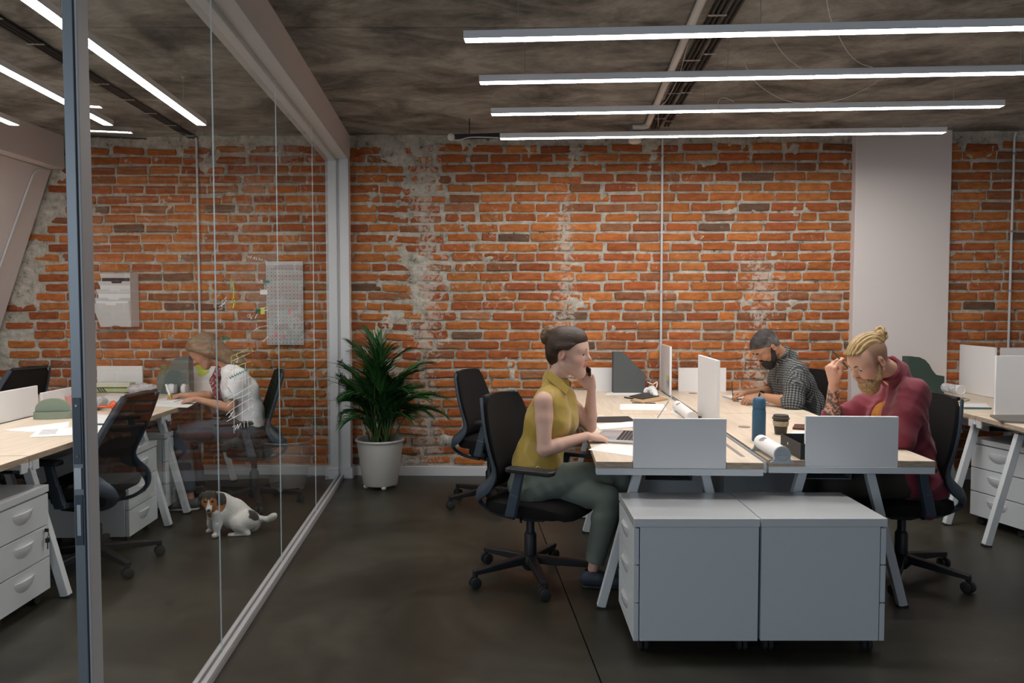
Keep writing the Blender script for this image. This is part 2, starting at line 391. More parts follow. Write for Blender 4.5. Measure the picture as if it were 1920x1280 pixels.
def brick_wall(name, x0, x1, seed, zbase=0.0, smear=lambda s, z: 0.0, skip=lambda s, z: False, ztop=CEIL, see=(0.8, 2.8)):
    """x0,x1: world x extents; wall origin on the wall line"""
    rnd = random.Random(seed); L = (x1 - x0) / math.cos(WROT)
    st = 0.022; nx = int(L / st) + 1; nz = int(ztop / st) + 1
    vs = []
    for i in range(nx + 1):
        for j in range(nz + 1):
            s = L * i / nx; z = ztop * j / nz
            q = mnoise.noise((s * 5 + seed, z * 5, 0)) ; q2 = mnoise.noise((s * 22 + seed, z * 22, 3.0))
            sm = smear(x0 + s, z)
            d = 0.006 + 0.007 * q2 + (0.034 * max(0, sm + q * 1.3 + 0.5 * q2) if sm > -1 else 0)
            vs.append((s, -min(d, 0.042), z))
    fs = [(i * (nz + 1) + j, (i + 1) * (nz + 1) + j, (i + 1) * (nz + 1) + j + 1, i * (nz + 1) + j + 1) for i in range(nx) for j in range(nz)]
    # solid backing
    n = len(vs); vs += [(0, 0.15, 0), (L, 0.15, 0), (L, 0.15, ztop), (0, 0.15, ztop)]
    a, b_, c, d_ = 0, nx * (nz + 1), nx * (nz + 1) + nz, nz
    fs += [(n + 1, n, n + 3, n + 2), (a, n, n + 1, b_), (d_, c, n + 2, n + 3), (a, d_, n + 3, n), (b_, n + 1, n + 2, c)]
    me = bpy.data.meshes.new(name); me.from_pydata(vs, [], fs); me.shade_smooth()
    w = link(name, me, mortar_m, loc=(x0, wall_y(x0), 0), rot=(0, 0, WROT)); w['kind'] = 'structure'
    bricks = []
    rows = int((ztop - 0.02) / PITCHZ)
    for r in range(rows):
        z = 0.012 + r * PITCHZ
        s = -rnd.uniform(0, 0.15) - (0.14 if r % 2 else 0)
        while s < L:
            full = rnd.random()
            bl = BL if full < 0.86 else rnd.choice((0.12, 0.16, 0.2))
            bl += rnd.uniform(-0.008, 0.008)
            a0, a1 = max(s, 0.003), min(s + bl, L - 0.003)
            if a1 - a0 > 0.04 and not skip(x0 + (a0 + a1) / 2, z + BH / 2):
                sl = smear(x0 + (a0 + a1) / 2, z)
                jz = rnd.uniform(-0.004, 0.004) + (rnd.uniform(-0.012, 0.012) if sl > -0.25 else 0)
                out = rnd.uniform(0.015, 0.024); hh = BH + rnd.uniform(-0.005, 0.003) - (0.006 if sl > -0.25 else 0)
                bricks.append((a0, a1, z + jz, min(z + jz + hh, ztop - 0.004), out, rnd.uniform(-0.08, 0.03) if sl > -0.25 else rnd.uniform(-0.012, 0.012)))
            s += bl + rnd.uniform(0.014, 0.024) + (0.02 if smear(x0 + s, z) > -0.25 else 0)
    def score(b): return (b[1] - b[0]) * (1.0 if see[0] < b[2] < see[1] else 0.3)
    order = sorted(range(len(bricks)), key=lambda i: -score(bricks[i])); single = set(order[:300])
    V, F, C = [], [], []
    for i, b in enumerate(bricks):
        c = rnd.choice(TB); f = rnd.uniform(0.74, 1.06); c = (c[0] * f, c[1] * f, c[2] * f, 1)
        v, fc = brick_geo(b[0], b[1], b[2], b[3], b[4], rnd, b[5])
        if i in single: put_brick_mesh('brick', v, fc, [c] * len(v), w)
        else:
            o = len(V); V += v; F += [tuple(q + o for q in x) for x in fc]; C += [c] * len(v)
    if V:
        o = put_brick_mesh('brick', V, F, C, w); o['kind'] = 'stuff'; o['label'] = 'rest of the brick courses, low down, at the ceiling and behind the furniture'
    return w

def slope_x(z): return -4.02 - 0.35 * (2.60 - z)   # mansard slope line in the back wall
def smear_main(x, z):
    v = -0.55
    v += 0.75 * math.exp(-((x + 0.98 + 0.18 * math.sin(z * 2.2)) / 0.27) ** 2) * (1 if z > 0.3 else 1)
    v += 0.40 * math.exp(-((x - 0.50) / 0.09) ** 2) * (1 if z > 1.5 else 0.5)
    v += max(0, (z - 2.66)) * 2.6
    v += 0.6 * math.exp(-((x + 0.62) / 0.10) ** 2 - ((z - 0.35) / 0.3) ** 2)
    return v
def smear_left(x, z):
    v = -0.55 + max(0, (z - 2.66)) * 3.0
    v += 1.1 * math.exp(-((x - slope_x(z)) / 0.15) ** 2)
    v += 0.45 * math.exp(-((x + 2.62) / 0.1) ** 2)
    return v
def smear_right(x, z): return -0.5 + max(0, (z - 2.66)) * 2.0
brick_wall('wall_back', -1.52, 2.93, 11, smear=smear_main, see=(0.85, 2.85))
brick_wall('wall_back_left', -5.3, -1.52, 23, smear=smear_left, skip=lambda x, z: x < slope_x(z) + 0.07 + 0.10 * mnoise.noise((x, z * 3, 5)), see=(0.9, 2.8))
brick_wall('wall_back_right', 2.93, 6.2, 31, smear=smear_right, see=(0.9, 2.8))

# plastered column
cx0, cx1, cy = 2.880, 3.685, 6.49
struct('wall_column', MB().bx(cx0, cx1, cy, cy + 0.3, 0, CEIL), plaster, bev=0.006)
# side walls, only seen at a glance or as reflections
struct('wall_right', MB().bx(6.0, 6.15, -4, 6.6, 0, CEIL), plaster)
struct('wall_left', MB().bx(-6.0, -5.85, -4, 7.0, 0, CEIL), plaster)
# skirting
for nm, a, b in (('baseboard_back', -1.385, 2.87), ('baseboard_back_left', -5.0, -1.62), ('baseboard_back_right', 3.70, 5.95)):
    ya = wall_y(a); L_ = (b - a) / math.cos(WROT)
    o = struct(nm, MB().bx(0, L_, -0.045, 0.0, 0, 0.082), paint_white, loc=(a, ya, 0), rot=(0, 0, WROT), bev=0.003)

# ------------------------------------------------------------------ glazed partition
GD = -0.0765
def gx(y): return -1.204 + GD * (y - 3.015)     # glass plane x at depth y
GROT = math.atan(-GD)                            # rotation about z of the partition (local +y runs along it)
GO = (gx(0), 0.0, 0.0)                           # origin at y=0
GS = math.sqrt(1 + GD * GD)
Y0, Y1 = 2.005 * GS, 6.56 * GS                     # local run of the glazing
part_root = thing('glass_partition', 'full height glazed partition with white frame between meeting room and open office', 'partition', GO, GROT)
part_root['kind'] = 'structure'
ZT = 2.70
part('beam', MB().bx(-0.10, 0.085, -3.0, Y1 + 0.05, ZT + 0.035, CEIL + 0.01), plaster, part_root, bev=0.004)
part('head_frame', MB().bx(-0.10, -0.012, -3.0, Y1, ZT - 0.0, ZT + 0.04).bx(-0.012, 0.085, -3.0, Y1, ZT + 0.022, ZT + 0.05), paint_white, part_root, bev=0.003)
part('pier', MB().bx(-0.105, 0.086, Y1, Y1 + 0.35, 0, CEIL), plaster, part_root, bev=0.004)
part('jamb_frame', MB().bx(-0.10, -0.012, Y1 - 0.035, Y1 + 0.005, 0, ZT + 0.02).bx(0.012, 0.088, Y1 - 0.012, Y1 + 0.004, 0, ZT + 0.04), paint_white, part_root, bev=0.002)
part('plinth_block', MB().bx(-0.125, -0.014, Y1 - 0.05, Y1 + 0.35, 0, 0.095).bx(0.014, 0.105, Y1 - 0.03, Y1 + 0.35, 0, 0.095), paint_white, part_root, bev=0.003)
part('floor_rail', MB().bx(-0.028, 0.028, Y0, Y1, 0.0, 0.028).bx(-0.028, -0.008, Y0, Y1, 0.028, 0.040).bx(0.008, 0.028, Y0, Y1, 0.028, 0.040), mat('rail_aluminium', (0.50, 0.50, 0.51), 0.4, 0.4), part_root, bev=0.002)
# door-side post with strike plate
po = part('door_post', MB().bx(0.0, 0.026, Y0 - 0.058, Y0, 0, ZT + 0.02), dark_metal, part_root, bev=0.002)
part('post_cover', MB().bx(0.029, 0.036, Y0 - 0.056, Y0 + 0.004, 0, ZT + 0.02).bx(0.024, 0.030, Y0 - 0.05, Y0 - 0.002, 0, ZT + 0.02), mat('post_cover_grey', (0.40, 0.40, 0.41), 0.5), po, bev=0.002)
part('strike_plate', MB().bx(0.003, 0.023, Y0 - 0.0605, Y0 - 0.058, 1.07, 1.24).bx(0.003, 0.023, Y0 - 0.0605, Y0 - 0.058, 0.86, 0.99), grey_plastic, po, bev=0.001)
part('latch_slot', MB().bx(0.008, 0.018, Y0 - 0.0615, Y0 - 0.0604, 0.885, 0.965).bx(0.004, 0.022, Y0 - 0.063, Y0 - 0.057, 1.005, 1.06), steel, po, bev=0.001)
for z in (1.09, 1.22):
    part('screw', MB().lathe([(0.004, 0), (0.003, 0.002), (0, 0.002)], 8, M=Matrix.Translation((0.013, Y0 - 0.0605, z)) @ Matrix.Rotation(PI / 2, 4, 'X')), chrome, po)
def glass_mat(name, ior, tint, boost=1.0):
    m = bpy.data.materials.new(name); m.use_nodes = True; nt = m.node_tree; L = nt.links
    for n in list(nt.nodes):
        if n.type != 'OUTPUT_MATERIAL': nt.nodes.remove(n)
    out = [n for n in nt.nodes if n.type == 'OUTPUT_MATERIAL'][0]
    t = N(nt, 'ShaderNodeBsdfTransparent'); t.inputs[0].default_value = (*tint, 1)
    g = N(nt, 'ShaderNodeBsdfGlossy'); g.inputs['Roughness'].default_value = 0.0
    fr = N(nt, 'ShaderNodeFresnel'); fr.inputs[0].default_value = ior
    mu = N(nt, 'ShaderNodeMath', operation='MULTIPLY', use_clamp=True); mu.inputs[1].default_value = boost; ge = N(nt, 'ShaderNodeNewGeometry'); iv = N(nt, 'ShaderNodeMath', operation='SUBTRACT'); iv.inputs[0].default_value = 1.0; L.new(ge.outputs['Backfacing'], iv.inputs[1]); fm = N(nt, 'ShaderNodeMath', operation='MULTIPLY'); L.new(fr.outputs[0], fm.inputs[0]); L.new(iv.outputs[0], fm.inputs[1]); L.new(fm.outputs[0], mu.inputs[0])
    mx = N(nt, 'ShaderNodeMixShader'); L.new(mu.outputs[0], mx.inputs[0]); L.new(t.outputs[0], mx.inputs[1]); L.new(g.outputs[0], mx.inputs[2])
    L.new(mx.outputs[0], out.inputs[0]); return m
glass_m = glass_mat('clear_glass', 1.5, (0.975, 0.985, 0.98), 1.05)
glass_edge = mat('glass_edge', (0.62, 0.72, 0.75), 0.2)
ys = [Y0, 3.152 * GS, 4.276 * GS, 5.367 * GS, Y1]
for i in range(4):
    mb = MB(); mb.bx(-0.0026, 0.0026, ys[i] + 0.001, ys[i + 1] - 0.001, 0.03, ZT + 0.03); me = mb.mesh('glass_pane')
    o = link('glass_pane', me, [glass_m, glass_edge], part_root)
    for p in me.polygons:
        if abs(p.normal.y) > 0.9: p.material_index = 1

# mansard slope and boxed beam of the meeting room
mb = MB(); A = [(slope_x(2.66), 2.66), (slope_x(0.9), 0.9), (slope_x(0.9) - 0.25, 0.0), (slope_x(0.9) - 1.0, 0.0), (slope_x(2.66) - 1.0, 2.66)]
struct('wall_slope', mb.prism(A, -4, 6.72, axis='y'), plaster)
struct('trim_beam', MB().bx(-5.2, -3.88, -4, 6.72, 2.665, CEIL + 0.01), plaster, rot=(0, 0, 0.0), bev=0.004)
# ------------------------------------------------------------------ task chair (faces local +x)
def smooth_path(pts, n=6):
    out = []; pts = [Vector(p) for p in pts]
    for i in range(len(pts) - 1):
        p0 = pts[max(i - 1, 0)]; p1 = pts[i]; p2 = pts[i + 1]; p3 = pts[min(i + 2, len(pts) - 1)]
        for k in range(n):
            t = k / n
            out.append(0.5 * ((2 * p1) + (p2 - p0) * t + (2 * p0 - 5 * p1 + 4 * p2 - p3) * t * t + (3 * p1 - p0 - 3 * p2 + p3) * t ** 3))
    out.append(pts[-1]); return out
SPINE = [(-0.190, 0, 0.985), (-0.152, 0, 0.86), (-0.108, 0, 0.72), (-0.080, 0, 0.61), (-0.115, 0, 0.54), (-0.190, 0, 0.475), (-0.200, 0, 0.42), (-0.13, 0, 0.37), (-0.02, 0, 0.352)]
def spine_x(z):
    for a, b in zip(SPINE, SPINE[1:]):
        if b[2] <= z <= a[2]: t = (z - b[2]) / (a[2] - b[2]); return b[0] + (a[0] - b[0]) * t
    return SPINE[0][0]
mesh_fabric = mat('chair_mesh', (0.012, 0.011, 0.011), 0.9, bump=(900, 0.4, 0.001), spec=0.2)
def make_chair(label, loc, rz, group='task chairs', spin=0.3, sd=0.0, lean=0.0):
    t = thing('task_chair', label, 'chair', loc, rz, group)
    # seat: rounded cushion
    bm = bmesh.new(); n = 28; rings = []
    for z, g in ((0.435, 0.80), (0.445, 0.97), (0.47, 1.0), (0.495, 0.985), (0.507, 0.90), (0.509, 0.5), (0.507, 0.0)):
        ring = []
        for k in range(n):
            a = 2 * PI * k / n; c, s = math.cos(a), math.sin(a); p = 4.0
            r = (abs(c) ** p + abs(s) ** p) ** (-1 / p)
            x = 0.06 + 0.255 * g * r * c; y = 0.245 * g * r * s
            zz = z - sd - (0.03 * max(0, (x - 0.16) / 0.13) ** 2 if z > 0.45 else 0) + 0.01 * (abs(y) / 0.24) ** 2 * (1 if z > 0.49 else 0)
            ring.append(bm.verts.new((x, y, zz)))
        rings.append(ring)
    for a, b in zip(rings, rings[1:]):
        for k in range(n): bm.faces.new((a[k], a[(k + 1) % n], b[(k + 1) % n], b[k]))
    bm.faces.new(rings[0][::-1]); bmesh.ops.remove_doubles(bm, verts=bm.verts, dist=1e-5); bmesh.ops.recalc_face_normals(bm, faces=bm.faces)
    me = bpy.data.meshes.new('seat'); bm.to_mesh(me); bm.free(); link('seat', me, black_fabric, t, smooth=True)
    # backrest panel: narrower at the top, dished
    vs = []; NI, NJ = 10, 12
    for side in (0, 1):
        for j in range(NJ + 1):
            z = 0.50 + (0.99 - 0.50) * j / NJ; w = 0.215 + 0.02 * math.sin(PI * min(1, (z - 0.5) / 0.5)) - 0.045 * max(0, (z - 0.72) / 0.29) ** 1.5
            if j == NJ: w -= 0.02
            if j == 0: w -= 0.03
            for i in range(NI + 1):
                y = w * (2 * i / NI - 1); dish = 0.028 * (1 - (y / w) ** 2)
                vs.append((spine_x(z) - lean * max(0, z - 0.55) - dish + (0.012 if side == 0 else -0.012) + 0.01, y, z + (0.012 * (1 - (y / w) ** 2) if j == NJ else 0)))
    o = (NI + 1) * (NJ + 1); fs = []
    for j in range(NJ):
        for i in range(NI):
            a = j * (NI + 1) + i; fs += [(a, a + 1, a + NI + 2, a + NI + 1), (o + a, o + a + NI + 1, o + a + NI + 2, o + a + 1)]
    rim = list(range(0, NI)) + [j * (NI + 1) + NI for j in range(NJ)] + [NJ * (NI + 1) + i for i in range(NI, 0, -1)] + [j * (NI + 1) for j in range(NJ, 0, -1)]
    for k in range(len(rim)): a, b = rim[k], rim[(k + 1) % len(rim)]; fs.append((b, a, a + o, b + o))
    part('backrest', MB().add(vs, fs), mesh_fabric, t, smooth=True)
    # side frames looping down and under the seat, and a yoke
    for s in (-1, 1):
        pts = []
        for p in smooth_path(SPINE, 5):
            z = p.z; w = 0.222 + 0.02 * math.sin(PI * min(1, max(0, (z - 0.5) / 0.5))) - 0.045 * max(0, (z - 0.72) / 0.29) ** 1.5
            if z < 0.5: w -= 0.10 * (0.5 - z) / 0.15
            pts.append((p.x - 0.008 - lean * max(0, z - 0.55), s * w, z))
        rr = [0.012 + 0.018 * math.exp(-((p[2] - 0.52) / 0.08) ** 2) for p in pts]
        part('back_frame', MB().tube(pts, rr, 8, sx=0.75, sy=1.45), grey_plastic, t, smooth=True)
    part('top_rail', MB().tube([(spine_x(0.985) - lean * 0.435 - 0.028 * (1 - (y / 0.175) ** 2), y, 0.990) for y in [-0.162, -0.12, -0.04, 0.04, 0.12, 0.162]], 0.011, 8), black_plastic, t, smooth=True)
    for s in (-1, 1):
        ap = part('armrest', MB().prism([(0.015, s * 0.245), (0.035, s * 0.232), (0.25, s * 0.228), (0.275, s * 0.24), (0.28, s * 0.275), (0.265, s * 0.305), (0.035, s * 0.312), (0.015, s * 0.30)][::s], 0.635, 0.66), black_plastic, t, bev=0.008, seg=3)
        part('arm_post', MB().bar((0.085, s * 0.268, 0.638), (0.055, s * 0.268, 0.50), 0.045, 0.026, (0, 1, 0), 0.05, 0.03).bar((0.058, s * 0.268, 0.52), (0.03, s * 0.262, 0.41), 0.055, 0.034, (0, 1, 0)).bar((0.03, s * 0.275, 0.415), (0.03, s * 0.10, 0.40), 0.06, 0.03), grey_plastic, ap, bev=0.005)
    part('mechanism', MB().prism([(-0.13, 0.39), (-0.10, 0.355), (0.02, 0.335), (0.13, 0.345), (0.19, 0.385), (0.20, 0.43), (-0.12, 0.43)], -0.10, 0.10, axis='y').tube([(0.04, -0.09, 0.385), (0.05, -0.20, 0.375), (0.075, -0.235, 0.37)], 0.007, 6), black_plastic, t, bev=0.006)
    part('gas_cylinder', MB().lathe([(0.032, 0.09), (0.034, 0.10), (0.034, 0.24), (0.026, 0.25), (0.022, 0.26), (0.022, 0.36)], 16), black_plastic, t, smooth=True)
    part('hub', MB().lathe([(0.03, 0.045), (0.05, 0.07), (0.056, 0.10), (0.048, 0.125), (0.035, 0.13)], 16), black_plastic, t, smooth=True)
    for k in range(5):
        a = spin + 2 * PI * k / 5; c, s = math.cos(a), math.sin(a)
        l = part('base_leg', MB().bar((0.03 * c, 0.03 * s, 0.105), (0.345 * c, 0.345 * s, 0.082), 0.052, 0.045, (0, 0, 1), 0.036, 0.026), black_plastic, t, bev=0.006)
        cx, cy = 0.335 * c, 0.335 * s; ca = a + 1.1 + k * 1.7; M = Matrix.Translation((cx, cy, 0.03)) @ Matrix.Rotation(ca, 4, 'Z')
        mb = MB()
        for q in (-0.017, 0.017):
            mb.lathe([(0.004, -0.009), (0.024, -0.009), (0.029, -0.006), (0.03, 0.0), (0.029, 0.006), (0.024, 0.009), (0.004, 0.009)], 14, M=M @ Matrix.Translation((0, q, 0)) @ Matrix.Rotation(PI / 2, 4, 'X'))
        mb.bar(M @ Vector((0, 0, 0.03)), M @ Vector((0, 0, 0.058)), 0.02, 0.02)
        part('caster', mb, rubber, l, smooth=True)
    return t

# ------------------------------------------------------------------ desk: birch top on a white steel frame with A shaped legs
DH = 0.755
def make_desk(label, loc, rz, L=1.6, W=0.77, notch=(True, False), slot=None, grommet=None, group='bench desks', trestle=(0.17, 0.17), toff=0.0, rear=True, br=False):
    """origin: front left corner on the floor, length along +y"""
    t = thing('desk', label, 'desk', loc, rz, group)
    c = W / 2; n = 0.217; nd = 0.024
    poly = [(0, 0)]
    if notch[0]: poly += [(c - n, 0), (c - n, nd), (c + n, nd), (c + n, 0)]
    poly += [(W, 0), (W, L)]
    if notch[1]: poly += [(c + n, L), (c + n, L - nd), (c - n, L - nd), (c - n, L)]
    poly += [(0, L)]
    mb = MB().prism(poly, DH - 0.03, DH)
    me = mb.mesh('tabletop')
    link('tabletop', me, [wood, wood_edge], t, bev=0.0015, seg=1)
    for p in me.polygons: p.material_index = 0 if abs(p.normal.z) > 0.9 else 1
    for y in (0.0, L - 0.045):
        part('cross_beam', MB().bx(0.001, W - 0.001, y, y + 0.045, DH - 0.062, DH - 0.0305), white, t, bev=0.003)
    for x in (0.09, W - 0.13):
        part('side_rail', MB().bx(x, x + 0.04, 0.046, L - 0.046, DH - 0.062, DH - 0.032), white, t, bev=0.003)
    for y in ((trestle[0], L - trestle[1]) if rear else (trestle[0],)):
        for s in (-1, 1):
            lg = part('leg', MB().bar((c + toff - 0.01 + s * 0.155, y, DH - 0.062), (c + toff - 0.01 + s * 0.335, y, 0.008), 0.042, 0.042, (0, 1, 0)), white, t, bev=0.003)
            part('foot_cap', MB().box((c + toff - 0.01 + s * 0.336, y, 0.0045), (0.045, 0.043, 0.009)), rubber, lg)
        part('trestle_plate', MB().bx(c - 0.24, c + 0.22, y - 0.03, y + 0.03, DH - 0.0675, DH - 0.062).bx(c - 0.23, c + 0.21, y - 0.012, y + 0.012, 0.44, 0.47), white, t, bev=0.001)
    part('cable_tray', MB().bx(c - 0.12, c + 0.12, 0.30, L - 0.30, 0.60, 0.604).bx(c - 0.12, c - 0.117, 0.30, L - 0.30, 0.604, 0.69).bx(c + 0.117, c + 0.12, 0.30, L - 0.30, 0.604, 0.69), dark_metal, t)
    if slot: # steel strip let into the top
        part('cable_slot', MB().bx(slot, slot + 0.022, 0.14, 0.62, DH - 0.001, DH + 0.0012), steel, t)
    for g in (grommet or []):
        part('grommet', MB().lathe([(0.034, 0), (0.036, 0.003), (0.030, 0.004), (0, 0.0035)], 20, (g[0], g[1], DH)), mat('grommet_grey', (0.30, 0.26, 0.22), 0.5), t, smooth=True)
    for x in ((0, W) if br else ()):
        for y in (0.02, L - 0.07):
            part('corner_bracket', MB().bx(x - 0.004, x + 0.004, y, y + 0.05, DH - 0.075, DH - 0.03), white_gloss, t)
    return t

# ------------------------------------------------------------------ mobile pedestal (drawers face local -x)
def make_pedestal(label, loc, rz, D=0.52, W=0.43, group='drawer pedestals', keys=False):
    t = thing('drawer_pedestal', label, 'cabinet', loc, rz, group); h = 0.585
    part('body', MB().bx(-D / 2 + 0.026, D / 2, -W / 2, W / 2, 0.062, h - 0.036), white, t, bev=0.002)
    part('top', MB().bx(-D / 2 - 0.002, D / 2 + 0.003, -W / 2 - 0.003, W / 2 + 0.003, h - 0.035, h), white_gloss, t, bev=0.002)
    zs = [0.058, 0.224, 0.386, h - 0.040]
    for k in range(3):
        d = part('drawer', MB().bx(-D / 2, -D / 2 + 0.022, -W / 2 + 0.002, W / 2 - 0.002, zs[k] + 0.003, zs[k + 1] - 0.003), white, t, bev=0.002)
        zc = zs[k + 1] - 0.045; vs = []; fs = []; n = 14; m = 5
        for i in range(n + 1):
            a = PI * i / n
            for j in range(m + 1):
                b = j / m
                vs.append((-D / 2 - 0.0005 - 0.016 * math.cos(b * PI / 2) , math.cos(a) * 0.082 * (0.25 + 0.75 * b), zc - math.sin(a) * 0.058 * (0.25 + 0.75 * b)))
        fs = [(i * (m + 1) + j, (i + 1) * (m + 1) + j, (i + 1) * (m + 1) + j + 1, i * (m + 1) + j + 1) for i in range(n) for j in range(m)]
        fs += [tuple(j for j in range(m + 1)) + tuple(n * (m + 1) + j for j in range(m, -1, -1)), tuple(i * (m + 1) for i in range(n + 1))]
        part('handle', MB().add(vs, fs), white_gloss, d, smooth=True)
    for x in (-D / 2 + 0.05, D / 2 - 0.05):
        for y in (-W / 2 + 0.06, W / 2 - 0.06):
            mb = MB()
            for q in (-0.012, 0.012):
                mb.lathe([(0.004, -0.009), (0.021, -0.009), (0.025, -0.005), (0.025, 0.005), (0.021, 0.009), (0.004, 0.009)], 14, M=Matrix.Translation((x + q, y, 0.025)) @ Matrix.Rotation(PI / 2, 4, 'Y'))
            mb.bx(x - 0.016, x + 0.016, y - 0.018, y + 0.018, 0.045, 0.062)
            part('caster', mb, rubber, t, smooth=True)
    if keys:
        k = part('lock', MB().lathe([(0.009, 0), (0.010, 0.006), (0.006, 0.008), (0, 0.008)], 12, M=Matrix.Translation((-D / 2, -W / 2 + 0.045, zs[2] - 0.02)) @ Matrix.Rotation(-PI / 2, 4, 'Y')), chrome, t, smooth=True)
        x = -D / 2 - 0.012; y = -W / 2 + 0.045; z = zs[2] - 0.02
        part('key', MB().box((x, y, z), (0.02, 0.006, 0.016)).tube([(x - .006, y, z), (x - .012, y + .004, z - .02), (x - .008, y + .006, z - .035)], 0.0022, 6).box((x - .008, y + .008, z - .048), (0.014, 0.014, 0.022)).box((x - .008, y + .008, z - .075), (0.002, 0.008, 0.034)), black_plastic, t)
    return t

def divider(label, p0, p1, z0, z1, th=0.018, group='white desk dividers'):
    """upright board between two floor points"""
    a = Vector((p0[0], p0[1], 0)); b = Vector((p1[0], p1[1], 0)); L = (b - a).length; rz = math.atan2(b.y - a.y, b.x - a.x)
    return solo('desk_divider', MB().bx(0, L, -th / 2, th / 2, 0, z1 - z0), board_m, label, 'divider', (a.x, a.y, z0), rz, group, bev=0.0025)

# ================================================================== main bench (four desks)
DD = 0.037                         # benches drift right with depth
RZ = -math.atan(DD)
def bl(x0, y0, lx, ly):            # bench local -> world xy
    c, s = math.cos(RZ), math.sin(RZ); return (x0 + lx * c - ly * s, y0 + lx * s + ly * c)
B0 = (0.390, 3.535)                # front left corner of the left bench
L1 = make_desk('birch desk carrying the open laptop of the woman in the mustard blouse', (*B0, 0), RZ, slot=0.70, grommet=[(0.62, 1.02)])
o = bl(*B0, 0, 1.605)
make_desk('birch desk behind the laptop desk, carrying the black notebook and dark grey magazine file', (*o, 0), RZ, L=1.49, notch=(False, True), grommet=[(0.62, 0.95), (0.70, 1.30)])
B1 = (1.203, 3.575)
make_desk('birch desk of the man in the maroon shirt, front right of the middle bench', (*B1, 0), RZ, grommet=[(0.15, 1.0)])
o = bl(*B1, 0, 1.605)
make_desk('birch desk on which the man in the checked shirt writes', (*o, 0), RZ, L=1.45, notch=(False, True), grommet=[(0.2, 1.2)])

def board_at(label, base, lx0, ly0, lx1, ly1, z0, z1):
    return divider(label, bl(*base, lx0, ly0), bl(*base, lx1, ly1), z0, z1)
board_at('low white divider in front of the laptop, seen shaded from the front', B0, 0.171, 0.012, 0.599, 0.012, DH - 0.030, 0.957)
board_at('low white divider in front of the man in the maroon shirt', B1, 0.171, 0.012, 0.599, 0.012, DH - 0.030, 0.962)
board_at('tall white divider standing edge-on between the two benches, right of the laptop screen', B0, 0.789, 1.00, 0.789, 1.55, DH + 0.002, 1.158)
board_at('tall white divider with sticky notes, beside the black notebook on the far desks', B0, 0.789, 2.66, 0.789, 3.08, DH + 0.002, 1.155)
q0, q1 = P(1100, 729, 6.53), P(1194, 729, 6.53)
divider('low white divider behind the dark grey magazine file, against the brick wall', (q0.x, 6.56), (q1.x, 6.56 - 0.0125), DH - 0.028, 0.955)
q0, q1 = P(1275, 729, 6.47), P(1365, 729, 6.47)
divider('low white divider against the brick wall between bench and checked-shirt man', (q0.x, 6.545), (q1.x, 6.535), DH - 0.028, 0.955)
# channel between benches
ch = solo('cable_channel', MB().bx(0.776, 0.779, 0.06, 3.02, 0.695, DH - 0.006).bx(0.797, 0.80, 0.06, 3.02, 0.695, DH - 0.006).bx(0.779, 0.797, 0.06, 3.02, 0.695, 0.698), white, 'steel cable channel running between the two desk benches', 'channel', (*B0, 0), RZ)

make_pedestal('white drawer pedestal nearest the seated woman, drawers facing left', (0.775, 3.41, 0), 0.0, D=0.525, W=0.45)
make_pedestal('white drawer pedestal to the right of its twin, drawers facing the maroon-shirt man', (1.312, 3.415, 0), PI, D=0.525, W=0.455)
make_pedestal('white drawer pedestal under the far end of the laptop desk', (0.88, 4.75, 0), 0.0)
make_pedestal('white drawer pedestal under the desk with the blue flask', (1.55, 4.85, 0), PI)
make_pedestal('white drawer pedestal under the desk nearest the brick wall', (0.95, 6.1, 0), 0.0)
# hook of wire hanging below right pedestal
solo('wire_hook', MB().tube(smooth_path([(0, 0, 0.055), (0.006, 0, 0.045), (0.004, 0, 0.03), (0.008, 0, 0.015), (0.0, 0, 0.008)], 4), 0.0012, 6), steel, 'thin wire hanging under the right front pedestal', 'wire', (1.10, 3.30, 0.005))

C1 = make_chair('black task chair in which the woman in the mustard blouse sits', (0.10, 4.13, 0), math.radians(-30), spin=0.40, sd=0.05)
C0 = make_chair('empty black task chair beside the palm and brick wall', (-0.165, 5.72, 0), math.radians(-24), spin=0.35)
c3 = dup(C0, (2.13, 5.76, 0), math.radians(190), 'black task chair behind the man in the checked shirt')
c4 = make_chair('black task chair carrying the man in the maroon shirt', (2.13, 4.15, 0), math.radians(188), spin=0.89, sd=0.05)

# ================================================================== right bench
R0 = (3.005, 3.47)
make_desk('birch desk at the right picture edge with the grey laptop', (*R0, 0), RZ, L=1.58, notch=(False, False), toff=-0.165, trestle=(0.17, 0.38), br=True)
o = bl(*R0, 0, 1.585)
make_desk('birch desk behind the maroon shirt with papers and the green magazine file', (*o, 0), RZ, L=1.42, notch=(False, False), toff=-0.165, trestle=(0.08, 0.17), br=True)
R1 = bl(*R0, 0.81, 1.585)
make_desk('birch desk at the far right, mostly behind the tall divider', (*R1, 0), RZ, L=1.42, notch=(False, False))
divider('tall white divider facing front behind the grey laptop at the right edge', (3.19, 5.055), (3.80, 5.04), DH, 1.152)
divider('tall white divider seen obliquely, right of the rolled drawing', (3.80, 6.02), (3.815, 6.52), DH + 0.002, 1.155)
divider('white divider peeking over the others at the far right edge', (4.00, 6.28), (4.60, 6.26), DH + 0.002, 1.14)
p = make_pedestal('white drawer pedestal under the right bench beside a sloping desk leg', (3.44, 5.06, 0), math.radians(14), D=0.52)
c5 = None

